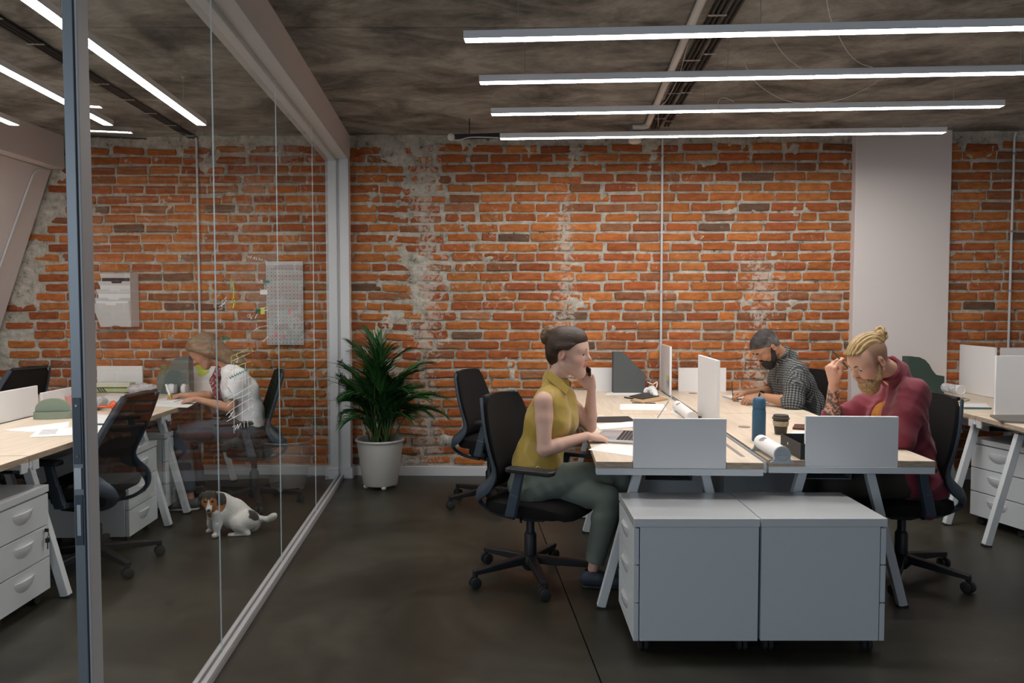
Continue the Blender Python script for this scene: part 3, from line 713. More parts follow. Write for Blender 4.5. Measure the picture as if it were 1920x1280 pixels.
# ================================================================== meeting room bench (behind the glass)
LR = math.atan(0.034)
def ll(x0, y0, lx, ly):
    c, s = math.cos(LR), math.sin(LR); return (x0 + lx * c - ly * s, y0 + lx * s + ly * c)
LB = (-2.275 - 0.77, 2.07)         # front-left corner of the right-hand row
names = ['birch desk at the left picture edge below the sage box', 'birch desk with the orange headphones, seen behind the post', 'birch desk at which the girl in the white t-shirt writes']
for k, Ld in enumerate((1.58, 1.58, 1.34)):
    o = ll(*LB, 0, 1.585 * k)
    make_desk(names[k], (*o, 0), LR, L=Ld, notch=(False, k == 2), toff=0.13, trestle=(0.16, 0.16), rear=k > 0, br=True)
names = ['birch desk beyond the low divider at the left edge', 'birch desk before the dark blue chair', 'birch desk below the file rack by the brick wall']
for k, Ld in enumerate((1.58, 1.58, 1.34)):
    o = ll(*LB, -0.81, 1.585 * k)
    make_desk(names[k], (*o, 0), LR, L=Ld, notch=(False, k == 2))
def lboard(label, lx0, ly0, lx1, ly1, z0, z1): return divider(label, ll(*LB, lx0, ly0), ll(*LB, lx1, ly1), z0, z1)
lboard('low white divider at the left picture edge behind the sage box', -0.02, 1.55, -0.02, 3.03, DH + 0.001, 0.95)
lboard('low white divider beyond the drinking glass, before the dark blue chair', -0.02, 3.08, -0.02, 3.68, DH + 0.001, 0.895)
q = P(175, 727, 6.55); q2 = P(262, 727, 6.55)
divider('low white divider behind the pale green boxes, below the file rack', (q.x, 6.62), (q2.x, 6.61), DH - 0.028, 0.965)
q = P(352, 727, 6.5); q2 = P(420, 727, 6.5)
divider('low white divider with yellow note behind the writing girl', (q.x, 6.58), (q2.x, 6.575), DH - 0.028, 0.965)
make_pedestal('white drawer pedestal at the left edge with keys hanging in its lock', (-2.575, 3.585, 0), math.radians(180 + 2), keys=True)
make_pedestal('white drawer pedestal beneath the desk behind the mesh-backed chair', (-2.62, 4.86, 0), math.radians(180 + 3))
make_pedestal('white drawer pedestal beside the girl in the white t-shirt', (-2.70, 5.55, 0), math.radians(182))
ca = make_chair('black task chair right behind the glass beside the post', (-2.36, 4.30, 0), math.radians(178), spin=0.05, lean=0.20)
cb = dup(ca, (-4.10, 6.16, 0), math.radians(165), 'dark blue-black task chair beyond the desks by the sloping wall')
cc = dup(C0, (-1.93, 5.70, 0), math.radians(202), 'black task chair in which the girl in the white t-shirt sits')

# ------------------------------------------------------------------ linear lamps
def emit_mat(name, col, s):
    m = bpy.data.materials.new(name); m.use_nodes = True; nt = m.node_tree
    for n in list(nt.nodes):
        if n.type != 'OUTPUT_MATERIAL': nt.nodes.remove(n)
    e = N(nt, 'ShaderNodeEmission'); e.inputs[0].default_value = (*col, 1); e.inputs[1].default_value = s
    nt.links.new(e.outputs[0], [n for n in nt.nodes if n.type == 'OUTPUT_MATERIAL'][0].inputs[0]); return m
led = emit_mat('led_diffuser', (1.0, 0.955, 0.91), STRIP_EMIT)
lamp_alu = mat('lamp_aluminium', (0.82, 0.82, 0.83), 0.5, 0.0)
ZS = 2.72
def strip(label, a, rz, L, wires, group):
    """a: start point; runs along local +x"""
    t = thing('linear_lamp', label, 'ceiling light', (a[0], a[1], ZS), rz, group)
    part('housing', MB().bx(0, L, 0, 0.07, 0.010, 0.034).bx(0, L, 0, 0.004, -0.002, 0.010).bx(0, L, 0.066, 0.07, -0.002, 0.010), lamp_alu, t, bev=0.001, seg=1)
    part('diffuser', MB().bx(0.003, L - 0.003, 0.0045, 0.0655, 0.001, 0.0095), led, t)
    part('end_cap', MB().bx(-0.003, 0, 0, 0.07, -0.002, 0.034).bx(L, L + 0.003, 0, 0.07, -0.002, 0.034), lamp_alu, t)
    for w in wires:
        part('suspension_wire', MB().tube([(w, 0.035, 0.035), (w, 0.035, CEIL - ZS - 0.001)], 0.0016, 6).lathe([(0.012, 0.034), (0.012, 0.040), (0.004, 0.044)], 10, (w, 0.035, 0)).lathe([(0.004, CEIL - ZS - 0.02), (0.016, CEIL - ZS - 0.008), (0.016, CEIL - ZS - 0.0005)], 10, (w, 0.035, 0)), steel, t, smooth=True)
    return t
srz = -math.atan(0.0625)
nm = ['linear lamp nearest the viewer, highest in the picture on the right', 'second linear lamp from the viewer over the middle bench', 'third linear lamp, next but one to the brick wall', 'linear lamp hanging nearest the brick wall and white column']
for k, (u, v) in enumerate(((870, 72), (899, 153), (921, 213), (938, 259))):
    p = PZ(u, v, ZS - 0.003)
    strip(nm[k], (p.x, p.y), srz, 3.19, (0.25, 1.36, 2.9), 'linear lamps over the middle bench')
for k, (u, v) in enumerate(((368, 235), (193, 235), (17, 235))):
    p = PZ(u, v, ZS - 0.003)
    strip(['linear lamp behind the glass right of the post', 'linear lamp in the meeting room cut by the post', 'linear lamp by the boxed beam at the left picture edge'][k], (p.x, p.y), -PI / 2 + GROT, 3.33, (0.35, 1.9, 3.0), 'linear lamps of the meeting room')

# pipes, trays and cables on the ceiling
zc = CEIL
pa, pb = PZ(1342, -60, zc - 0.022), PZ(1213, 236, zc - 0.022)
t = thing('ceiling_pipe', 'white pipe crossing the ceiling above the lamps, ending in an elbow', 'pipe', (pb.x, pb.y, 0))
dv = (pa - pb)
part('pipe', MB().tube([(0, 0, pb.z), (dv.x, dv.y, pb.z)], 0.022, 12), pipe_white, t, smooth=True)
part('elbow', MB().tube(smooth_path([(0, 0, pb.z), (-0.02, 0.03, pb.z), (-0.06, 0.04, pb.z), (-0.11, 0.04, pb.z)], 4), 0.021, 12), pipe_white, t, smooth=True)
part('pipe_clip', MB().lathe([(0.0225, -0.012), (0.0225, 0.012)], 12, M=Matrix.Translation((dv.x * .03, dv.y * .03, pb.z)) @ Matrix.Rotation(PI / 2, 4, 'X')), steel, t)
def tray(label, ua, va, ub, vb, n, clips, width=0.012, off=0.022, name='ceiling_cables'):
    a, b = PZ(ua, va, zc - 0.014), PZ(ub, vb, zc - 0.014)
    t = thing(name, label, 'cable', (a.x, a.y, 0)); d = b - a; sd = Vector((d.y, -d.x, 0)).normalized()
    for k in range(n):
        o = sd * (k - (n - 1) / 2) * off
        part('cable', MB().tube([(o.x, o.y, a.z), (o.x + d.x, o.y + d.y, a.z)], width * 0.6, 6), cable_black, t, smooth=True)
    for k in range(clips):
        f = (k + 0.5) / clips; c = d * f; w = sd * (n * off / 2 + 0.008)
        part('clip', MB().bar((c.x - w.x, c.y - w.y, a.z - 0.009), (c.x + w.x, c.y + w.y, a.z - 0.009), 0.02, 0.003), steel, t)
    return t
tray('bundle of black cables clipped to the ceiling right beside the white pipe', 1375, -30, 1228, 240, 3, 4, 0.018, 0.026)
tray('pair of black cables clipped to the ceiling further right of the white pipe', 1412, -40, 1250, 236, 2, 7, 0.016, 0.026)
tray('black cables clipped to the meeting room ceiling, running to the wall', -60, 3, 367, 262, 3, 8, 0.018, 0.026)
tray('thin cable along the top of the meeting room wall', 165, 256, 368, 264, 1, 5, 0.012)
# wall conduits
for (u, v0, v1, lab) in ((1238, 262, 648, 'thin grey conduit down the brick wall behind the tall divider'), (367, 264, 640, 'thin grey conduit down the meeting room brick wall'), (1894, 250, 660, 'thin grey conduit down the brick wall right of the column')):
    x = (u - 960) / FPX * 6.63; y = wall_y(x) - 0.034
    if u > 1800: x = (1887 - 960) / FPX * wall_y(4.2)
    t = thing('wall_conduit', lab, 'conduit', (x, wall_y(x) - 0.034, 0))
    part('tube', MB().tube([(0, 0, 0.15), (0, 0, CEIL - 0.06), (0.002, -0.02, CEIL - 0.015)], 0.0105, 10), conduit_m, t, smooth=True)
    for z in (0.7, 1.6, 2.1, 2.75): part('clamp', MB().bx(-0.013, 0.013, -0.012, 0.034, z, z + 0.018), steel, t, bev=0.002)
# conduit on the sloping wall
q = [P(150, 316, 6.3), P(118, 317, 6.2), P(75, 318, 6.05), P(62, 345, 5.95), P(-5, 505, 5.3)]
def on_slope(p): return Vector((slope_x(p.z) + 0.02, p.y, p.z))
sc_ = [Vector((slope_x(2.62) + 0.02, y_, z_)) if z_ > 2.6 else Vector((slope_x(z_) + 0.016, y_, z_)) for y_, z_ in ((6.66, 2.63), (6.56, 2.63), (6.50, 2.60), (6.48, 2.50), (6.45, 2.0), (6.43, 1.5), (6.42, 1.0))]
solo('slope_conduit', MB().tube(smooth_path(sc_, 5), 0.009, 8), conduit_m, 'grey conduit bent down the white sloping wall', 'conduit', smooth=True)
# loose supply wires hanging between lamps and ceiling
def cord(label, pts, r=0.0022, m=None, grp='lamp supply cords'):
    return solo('supply_cord', MB().tube(smooth_path(pts, 6), r, 6), m or pipe_white, label, 'cord', group=grp, smooth=True)
cord('white cord falling in a curve from the ceiling to the second lamp', [PZ(1547, -20, zc - .004), P(1556, 30, 3.75), P(1570, 62, 3.85), P(1590, 98, 3.95), P(1612, 118, 4.05), P(1636, 126, 4.15)])
cord('white cord hanging in a wide loop between second and third lamp', [PZ(1396, 118, CEIL - 0.003), P(1412, 148, 4.7), P(1440, 172, 4.75), P(1480, 190, 4.8), P(1530, 193, 4.8), P(1590, 182, 4.75), P(1660, 144, 4.7), PZ(1674, 128, CEIL - 0.003)])
cord('white cord slanting from the ceiling down to the second lamp', [P(1443, 62, 4.0), P(1462, 92, 4.05), P(1480, 112, 4.1), P(1502, 128, 4.2)])
cord('short white cord arching onto the third lamp', [P(1347, 205, 4.9), P(1347, 190, 4.9), P(1356, 183, 4.9), P(1376, 190, 4.92)])
cord('thin cord hanging beside the white pipe', [P(1296, 60, 4.3), P(1285, 100, 4.5), P(1272, 145, 4.9), P(1252, 185, 5.3), P(1236, 205, 5.6), P(1234, 238, 5.9)])
cord('slack cord between the far lamps', [P(1425, 198, 5.02), P(1450, 211, 5.1), P(1480, 210, 5.1), P(1510, 196, 5.0)])
t = thing('junction_box', 'black cable duct with white end hanging by the top of the brick wall', 'duct', (0, 0, 0))
qa, qb = P(846, 257, 6.1), P(945, 254, 6.1)
part('duct', MB().bar(qa, qb, 0.05, 0.035), cable_black, t, bev=0.006)
part('white_end', MB().sphere(tuple(P(846, 257, 6.07)), (0.03, 0.03, 0.03)), pipe_white, t, smooth=True)
part('lead', MB().tube(smooth_path([P(848, 262, 6.05), P(862, 262, 6.05), P(885, 257, 6.05), P(935, 258, 6.05)], 4), 0.004, 6), pipe_white, t, smooth=True)
part('hanger', MB().tube([P(880, 254, 6.1), Vector((P(880, 254, 6.1).x, 6.1, CEIL))], 0.004, 6), cable_black, t)
t = thing('smoke_detector', 'grey detector box below the farthest lamp at the top of the wall', 'detector', tuple(P(1195, 262, 6.3)))
part('box', MB().bx(-0.17, 0.05, -0.05, 0.05, 0.0, 0.03), dark_metal, t, bev=0.006)
part('dome', MB().lathe([(0.055, 0), (0.05, -0.02), (0.03, -0.032), (0, -0.034)], 18, (-0.02, 0, 0)), pipe_white, t, smooth=True)
part('stem', MB().bx(-0.06, -0.04, -0.01, 0.01, 0.03, CEIL - P(1195, 262, 6.3).z), dark_metal, t)
# ------------------------------------------------------------------ implicit surfaces: smooth unions of tapered limbs, polygonised by surface nets
class SDF:
    def __init__(s): s.p = []; s.disp = None
    def rc(s, a, b, r1, r2, k=0.02, op='u', flat=None):
        s.p.append(('rc', np.array(a, float), np.array(b, float), r1, r2, k, op, flat)); return s
    def chain(s, pts, rs, k=0.02, op='u', flat=None):
        for i in range(len(pts) - 1): s.rc(pts[i], pts[i + 1], rs[i], rs[i + 1], k, op, flat)
        return s
    def el(s, c, r, R=None, k=0.02, op='u'):
        R = np.eye(3) if R is None else np.array(R, float)
        s.p.append(('el', np.array(c, float), R, np.array(r, float), None, k, op, None)); return s
    def bx(s, c, d, R=None, rd=0.005, k=0.01, op='u'):
        R = np.eye(3) if R is None else np.array(R, float)
        s.p.append(('bx', np.array(c, float), R, np.array(d, float), rd, k, op, None)); return s
    def plane(s, c, n, k=0.002, op='i'):   # keeps the side the normal points away from
        n = np.array(n, float); n /= np.linalg.norm(n)
        s.p.append(('pl', np.array(c, float), n, None, None, k, op, None)); return s
    @staticmethod
    def d1(q, x):
        t = q[0]
        if t == 'rc':
            a, b, r1, r2, fl = q[1], q[2], q[3], q[4], q[7]; ab = b - a; L2 = float(ab @ ab) + 1e-12
            w = x - a; h = np.clip((w @ ab) / L2, 0, 1); w = w - h[:, None] * ab
            if fl is not None:      # squash along an axis: (axis, factor)
                ax, f = fl; c = w @ ax; w = w + (c * (f - 1))[:, None] * ax
                dd = np.sqrt((w * w).sum(1)); return (dd - (r1 + (r2 - r1) * h)) / max(1.0, f) ** 0.5
            return np.sqrt((w * w).sum(1)) - (r1 + (r2 - r1) * h)
        if t == 'el':
            w = (x - q[1]) @ q[2]; k0 = np.sqrt(((w / q[3]) ** 2).sum(1)); k1 = np.sqrt(((w / q[3] ** 2) ** 2).sum(1)) + 1e-9
            return np.where(k0 < 0.2, -q[3].min() * 0.8, k0 * (k0 - 1) / k1)
        if t == 'bx':
            w = np.abs((x - q[1]) @ q[2]) - q[3] + q[4]
            return np.sqrt((np.maximum(w, 0) ** 2).sum(1)) + np.minimum(w.max(1), 0) - q[4]
        return (x - q[1]) @ q[2]
    def ev(s, x, prims=None, disp=True):
        d = np.full(len(x), 10.0)
        for q in (s.p if prims is None else prims):
            e = s.d1(q, x); k = q[5]
            if q[6] == 'u': h = np.maximum(k - np.abs(d - e), 0) / k; d = np.minimum(d, e) - h * h * k * 0.25
            elif q[6] == 's': e = -e; h = np.maximum(k - np.abs(d - e), 0) / k; d = np.maximum(d, e) + h * h * k * 0.25
            else: h = np.maximum(k - np.abs(d - e), 0) / k; d = np.maximum(d, e) + h * h * k * 0.25
        if disp and s.disp is not None: d = d + s.disp(x)
        return d
    def mesh(s, h=0.004, B=14):
        bs = h * B; lo = np.full(3, 1e9); hi = -lo
        for q in s.p:
            if q[6] != 'u': continue
            if q[0] == 'rc': r = max(q[3], q[4]) + 0.03; a = np.minimum(q[1], q[2]) - r; b = np.maximum(q[1], q[2]) + r
            else: r = q[3].max() * (1.8 if q[0] == 'bx' else 1) + 0.03; a = q[1] - r; b = q[1] + r
            lo = np.minimum(lo, a); hi = np.maximum(hi, b)
        nb = np.ceil((hi - lo) / bs).astype(int); G = np.stack(np.meshgrid(*[np.arange(n) for n in nb], indexing='ij'), -1).reshape(-1, 3)
        cen = lo + (G + 0.5) * bs; hd = bs * 0.8661
        D = s.ev(cen, disp=False); keep = np.abs(D) < hd + 0.035; G = G[keep]; cen = cen[keep]
        PD = np.stack([s.d1(q, cen) for q in s.p], 1)
        g = np.arange(B + 1); gg = np.stack(np.meshgrid(g, g, g, indexing='ij'), -1).reshape(-1, 3); m = B + 1
        CV, CK, QE = [], [], []; K = 1 << 12
        for bi in range(len(G)):
            pr = [q for j, q in enumerate(s.p) if (q[6] == 'i') or PD[bi, j] < hd + q[5] + 0.012 * (1 + (q[0] == 'el'))]
            if not any(q[6] == 'u' for q in pr): continue
            base = G[bi] * B; X = lo + (base + gg) * h
            V = s.ev(X, pr).reshape(m, m, m); S = V < 0
            if S.all() or not S.any(): continue
            # crossings on edges
            num = np.zeros((B, B, B)); acc = np.zeros((B, B, B, 3))
            for ax in range(3):
                sl0 = [slice(None)] * 3; sl1 = [slice(None)] * 3; sl0[ax] = slice(0, B); sl1[ax] = slice(1, m)
                a, b = V[tuple(sl0)], V[tuple(sl1)]; cr = S[tuple(sl0)] != S[tuple(sl1)]
                t = np.where(cr, a / np.where(cr, a - b, 1), 0)
                o = [q for q in range(3) if q != ax]
                for i in (0, 1):
                    for j in (0, 1):
                        s2 = [None] * 3; s2[ax] = slice(0, B); s2[o[0]] = slice(i, B + i); s2[o[1]] = slice(j, B + j)
                        c = cr[tuple(s2)]; tt = t[tuple(s2)]; num += c; acc[..., ax] += tt * c; acc[..., o[0]] += i * c; acc[..., o[1]] += j * c
                # quads: edges whose min corner lies in the block
                s2 = [slice(0, B)] * 3; c = cr[tuple(s2)]; idx = np.argwhere(c)
                if len(idx): QE.append(np.column_stack([np.full(len(idx), ax), idx + base, S[tuple(idx.T)]]))
            idx = np.argwhere(num > 0); n = num[tuple(idx.T)]
            CV.append(lo + (base + idx + acc[tuple(idx.T)] / n[:, None]) * h); CK.append(idx + base)
        CV = np.concatenate(CV); CK = np.concatenate(CK); QE = np.concatenate(QE)
        key = (CK[:, 0] * K + CK[:, 1]) * K + CK[:, 2]; od = np.argsort(key); key = key[od]; CV = CV[od]
        F = []
        for ax in range(3):
            q = QE[QE[:, 0] == ax]; c = q[:, 1:4]; o = [(ax + 1) % 3, (ax + 2) % 3]; ids = []; ok = np.ones(len(c), bool)
            for (i, j) in ((0, 0), (1, 0), (1, 1), (0, 1)):
                cc = c.copy(); cc[:, o[0]] -= i; cc[:, o[1]] -= j
                kk = (cc[:, 0] * K + cc[:, 1]) * K + cc[:, 2]; p = np.clip(np.searchsorted(key, kk), 0, len(key) - 1)
                ok &= key[p] == kk; ids.append(p)
            f = np.stack(ids, 1); ins = q[:, 4].astype(bool); f[~ins] = f[~ins][:, ::-1]; F.append(f[ok])
        F = np.concatenate(F)
        return CV, F

def add_mesh(name, V, F, m, parent, cols=None, kind=None):
    me = bpy.data.meshes.new(name); me.vertices.add(len(V)); me.vertices.foreach_set('co', V.astype(np.float32).ravel())
    me.loops.add(F.size); me.loops.foreach_set('vertex_index', F.astype(np.int32).ravel())
    me.polygons.add(len(F)); me.polygons.foreach_set('loop_start', np.arange(0, F.size, 4, dtype=np.int32)); me.polygons.foreach_set('loop_total', np.full(len(F), 4, dtype=np.int32))
    me.update(calc_edges=True); me.validate()
    if cols is not None:
        at = me.attributes.new('Col', 'FLOAT_COLOR', 'POINT'); c = np.concatenate([cols, np.ones((len(cols), 1))], 1) if cols.shape[1] == 3 else cols
        at.data.foreach_set('color', c.astype(np.float32).ravel())
    me.shade_smooth()
    o = bpy.data.objects.new(name, me); COL.objects.link(o); me.materials.append(m); o.parent = parent
    return o
def lerp(a, b, t): return np.asarray(a, float) + (np.asarray(b, float) - np.asarray(a, float)) * t
def nrm(v): v = np.asarray(v, float); return v / (np.linalg.norm(v) + 1e-12)
def frame(fwd, up):
    f = nrm(fwd); l = nrm(np.cross(up, f)); u = np.cross(f, l); return np.stack([f, l, u], 1)   # columns: forward, left, up
def rotv(v, ax, a):
    ax = nrm(ax); v = np.asarray(v, float); return v * math.cos(a) + np.cross(ax, v) * math.sin(a) + ax * (ax @ v) * (1 - math.cos(a))
def sm(x, a, b): t = np.clip((x - a) / (b - a), 0, 1); return t * t * (3 - 2 * t)
def wob(x, f, seed=0.0):
    return (np.sin(x[:, 0] * f + 1.7 * np.sin(x[:, 1] * f * .7 + seed) + seed) * np.sin(x[:, 1] * f * .9 + 1.3 * np.sin(x[:, 2] * f * .8 + seed * 2) + 2 * seed) + np.sin(x[:, 2] * f * 1.1 + 1.5 * np.sin(x[:, 0] * f * .6 + seed * 3))) * 0.5

def crease(x, ks, seed=0.0):
    # cloth: rounded ridges with sharp valleys, along a few slanting directions
    r = 0.0
    for i, (kx, ky, kz, am) in enumerate(ks):
        p_ = x[:, 0] * kx + x[:, 1] * ky + x[:, 2] * kz + 1.6 * wob(x, 9 + 3 * i, seed + i); m_ = 0.5 + 0.5 * wob(x, 7 + 2 * i, seed * 2 + i + 4)
        r = r + am * m_ * (0.6 - np.abs(np.sin(p_)))
    return -r
# ------------------------------------------------------------------ people
def head_prims(S, o, H, sc=1.0, fem=False, smile=1.0, closed=False):
    """o: head centre (between the ears), H: columns forward,left,up"""
    def p(x, y, z): return o + H @ (np.array([x, y, z]) * sc)
    def e(c, r, k=0.02, op='u', R=None): S.el(p(*c), np.array(r) * sc, H if R is None else H @ R, k * sc, op)
    e((-0.012, 0, 0.045), (0.098, 0.076, 0.086), 0.03)
    e((0.040, 0, 0.030), (0.056, 0.062, 0.072), 0.03)                     # forehead
    e((0.040, 0, -0.035), (0.052, 0.050 if fem else 0.054, 0.066), 0.03)  # mid face
    S.rc(p(0.072, 0.010, -0.088), p(0.072, -0.010, -0.088), 0.014 * sc, 0.014 * sc, 0.03 * sc)  # chin
    for s in (-1, 1):
        S.rc(p(0.002, s * 0.050, -0.048), p(0.064, s * 0.014, -0.086), 0.015 * sc, 0.015 * sc, 0.036 * sc)  # jaw line
        e((0.060, s * 0.038, -0.022), (0.026, 0.022, 0.022), 0.02)         # cheek bone
        if smile: e((0.070, s * 0.030, -0.040), (0.016, 0.014, 0.014), 0.014)
        S.rc(p(0.082, s * 0.014, 0.032), p(0.070, s * 0.046, 0.034), 0.010 * sc, 0.010 * sc, 0.018 * sc)      # brow
        e((0.100, s * 0.033, 0.012), (0.0165, 0.022, 0.0115), 0.010, 's')    # eye socket
    S.rc(p(0.090, 0, 0.024), p(0.106, 0, -0.008), 0.007 * sc, 0.0095 * sc, 0.012 * sc)   # nose
    S.rc(p(0.104, 0, -0.008), p(0.114, 0, -0.013), 0.009 * sc, 0.0078 * sc, 0.008 * sc)
    for s in (-1, 1):
        S.rc(p(0.096, s * 0.010, -0.018), p(0.102, s * 0.009, -0.018), 0.0065 * sc, 0.006 * sc, 0.006 * sc)
        if closed: e((0.0765, s * 0.031, 0.0105), (0.0128, 0.0150, 0.0118), 0.004)
        # lids
        S.rc(p(0.0835, s * 0.019, 0.0185), p(0.0785, s * 0.043, 0.0175), 0.0048 * sc, 0.0045 * sc, 0.006 * sc)
        S.rc(p(0.0815, s * 0.021, 0.0025), p(0.0775, s * 0.041, 0.003), 0.0046 * sc, 0.0046 * sc, 0.006 * sc)
        # lips
        S.rc(p(0.0930, s * 0.003, -0.044), p(0.082, s * 0.022, -0.044 + 0.005 * smile), 0.0052 * sc, 0.0035 * sc, 0.006 * sc)
        S.rc(p(0.0910, s * 0.003, -0.055), p(0.081, s * 0.021, -0.048 + 0.005 * smile), 0.0058 * sc, 0.0035 * sc, 0.006 * sc)
        # ears
        R = np.array(Matrix.Rotation(math.radians(12), 3, 'Y'));
        Ro = np.array(Matrix.Rotation(s * math.radians(22), 3, 'Z')) @ R
        e((-0.012, s * 0.078, 0.002), (0.019, 0.008, 0.032), 0.006, 'u', Ro)
        e((-0.008, s * 0.087, 0.003), (0.010, 0.007, 0.019), 0.004, 's', Ro)
    S.rc(p(0.080, -0.018, -0.0495 + .002 * smile), p(0.080, 0.018, -0.0495 + .002 * smile), 0.0015, 0.0015, 0.003, 's')
    S.rc(p(0.097, 0, -0.0495), p(0.091, 0, -0.0495), 0.0022, 0.0022, 0.003, 's')

def hand_prims(S, w, fwd, back, side, curls, sc=1.0, thumb=(0.7, 0.5), spread=0.06, th=0.0):
    """w wrist, fwd towards the knuckles, back: normal of the back of the hand, side=+1/-1: thumb towards +-cross(back,fwd)"""
    f = nrm(fwd); b = nrm(np.asarray(back, float) - f * (np.dot(back, f))); sd = np.cross(b, f) * side; joints = []
    w = np.asarray(w, float)
    for i, (o, Lp) in enumerate(((0.030, 0.086), (0.010, 0.090), (-0.010, 0.086), (-0.029, 0.078))):
        kn = w + (f * Lp + sd * o) * sc
        S.rc(w + (sd * o * 0.55 + f * 0.012) * sc, kn, 0.0150 * sc, 0.0115 * sc, 0.012)
        ln = (0.070, 0.078, 0.073, 0.057)[i] * sc; r = (0.0088, 0.009, 0.0086, 0.0076)[i] * sc
        d = nrm(f + sd * spread * (1.5 - i)); c = curls[i]; pts = [kn]
        for j, fr in enumerate((0.44, 0.31, 0.25)):
            d = rotv(d, np.cross(d, -b) if j == 0 else ax0, c[min(j, len(c) - 1)])
            if j == 0: ax0 = np.cross(nrm(f + sd * spread * (1.5 - i)), -b)
            pts.append(pts[-1] + d * ln * fr)
        S.chain(pts, [r * 1.08, r, r * 0.93, r * 0.80], 0.003); joints.append(pts)
    # thumb
    t0 = w + (f * 0.022 + sd * 0.026 - b * 0.006) * sc; d = nrm(f * math.cos(thumb[0]) + sd * math.sin(thumb[0]) - b * (0.35 + th)); t1 = t0 + d * 0.042 * sc
    d = nrm(d + (f * 0.6 - sd * thumb[1])); t2 = t1 + d * 0.034 * sc; d = nrm(d + (f * 0.2 - sd * thumb[1] * .6)); t3 = t2 + d * 0.026 * sc
    S.chain([t0, t1, t2, t3], [0.015 * sc, 0.0115 * sc, 0.0098 * sc, 0.0082 * sc], 0.008); joints.append([t0, t1, t2, t3])
    S.el(w + (f * 0.05 - b * 0.004) * sc, np.array([0.045, 0.036, 0.013]) * sc, np.stack([f, sd, b], 1), 0.012)
    return joints

def torso_prims(S, J, g=0.0, fem=False, k=0.06, low=True):
    hl, hr, sl, sr, nk = J['hipL'], J['hipR'], J['shL'], J['shR'], J['neck']
    mid = (hl + hr) / 2; ms = (sl + sr) / 2; ax = nrm(sl - sr); sp = ms - mid
    fw = J['fwd']; waist = J.get('waist', lerp(mid, ms, 0.42) - fw * 0.01); ch = J.get('chest', lerp(mid, ms, 0.76) + fw * 0.005)
    w = 0.9 if fem else 1.0
    for s in (-1, 1):
        a = mid + ax * s * 0.075; b = waist + ax * s * 0.062 * w; c = ch + ax * s * 0.082 * w; d = ms + ax * s * 0.085 * w - nrm(sp) * 0.02
        if low: S.rc(mid + ax * s * 0.08 - nrm(sp) * 0.0 , b, 0.098 + g, 0.082 * w + g, k)
        S.rc(b, c, 0.080 * w + g, 0.096 * w + g, k)
        S.rc(c, d, 0.094 * w + g, 0.062 + g, k)
        S.rc(d, (sl if s > 0 else sr), 0.055 + g, 0.046 * w + g, 0.05)
        S.rc(nk, d + nrm(sp) * 0.03, 0.045 + g * .5, 0.045 + g, 0.05)       # trapezius
        if fem: S.el(ch + fw * 0.036 + ax * s * 0.058 + sp * 0.03, (0.055 + g, 0.055 + g, 0.062 + g), None, 0.07)

def pants_prims(S, J, g=0.012):
    mid = (J['hipL'] + J['hipR']) / 2; ms = (J['shL'] + J['shR']) / 2; ax = nrm(J['shL'] - J['shR']); wa = J.get('waist', lerp(mid, ms, 0.42) - J['fwd'] * 0.01)
    for s in (-1, 1): S.rc(mid + ax * s * 0.08, lerp(mid, wa, 0.6) + ax * s * 0.068, 0.100 + g, 0.088 + g, 0.06)
def arm_prims(S, sh, el, wr, g=0.0, w=1.0, k=0.03, upto=1.0, frac=1.0):
    S.rc(sh, lerp(sh, el, 0.35), 0.047 * w + g, 0.046 * w + g, k); S.rc(lerp(sh, el, 0.35), el, 0.046 * w + g, 0.036 * w + g, 0.010)
    if frac > 0:
        S.rc(el, lerp(el, wr, 0.3), 0.036 * w + g, 0.039 * w + g, 0.014); S.rc(lerp(el, wr, 0.3), wr, 0.039 * w + g, 0.023 * w + g, 0.010, flat=None)

def leg_prims(S, hp, kn, an, g=0.0, w=1.0, k=0.04):
    S.rc(hp, lerp(hp, kn, 0.5), 0.088 * w + g, 0.078 * w + g, k); S.rc(lerp(hp, kn, 0.5), kn, 0.078 * w + g, 0.056 * w + g, 0.012)
    S.rc(kn, lerp(kn, an, 0.3), 0.056 * w + g, 0.056 * w + g, 0.012); S.rc(lerp(kn, an, 0.3), an, 0.056 * w + g, 0.036 * w + g, 0.012)

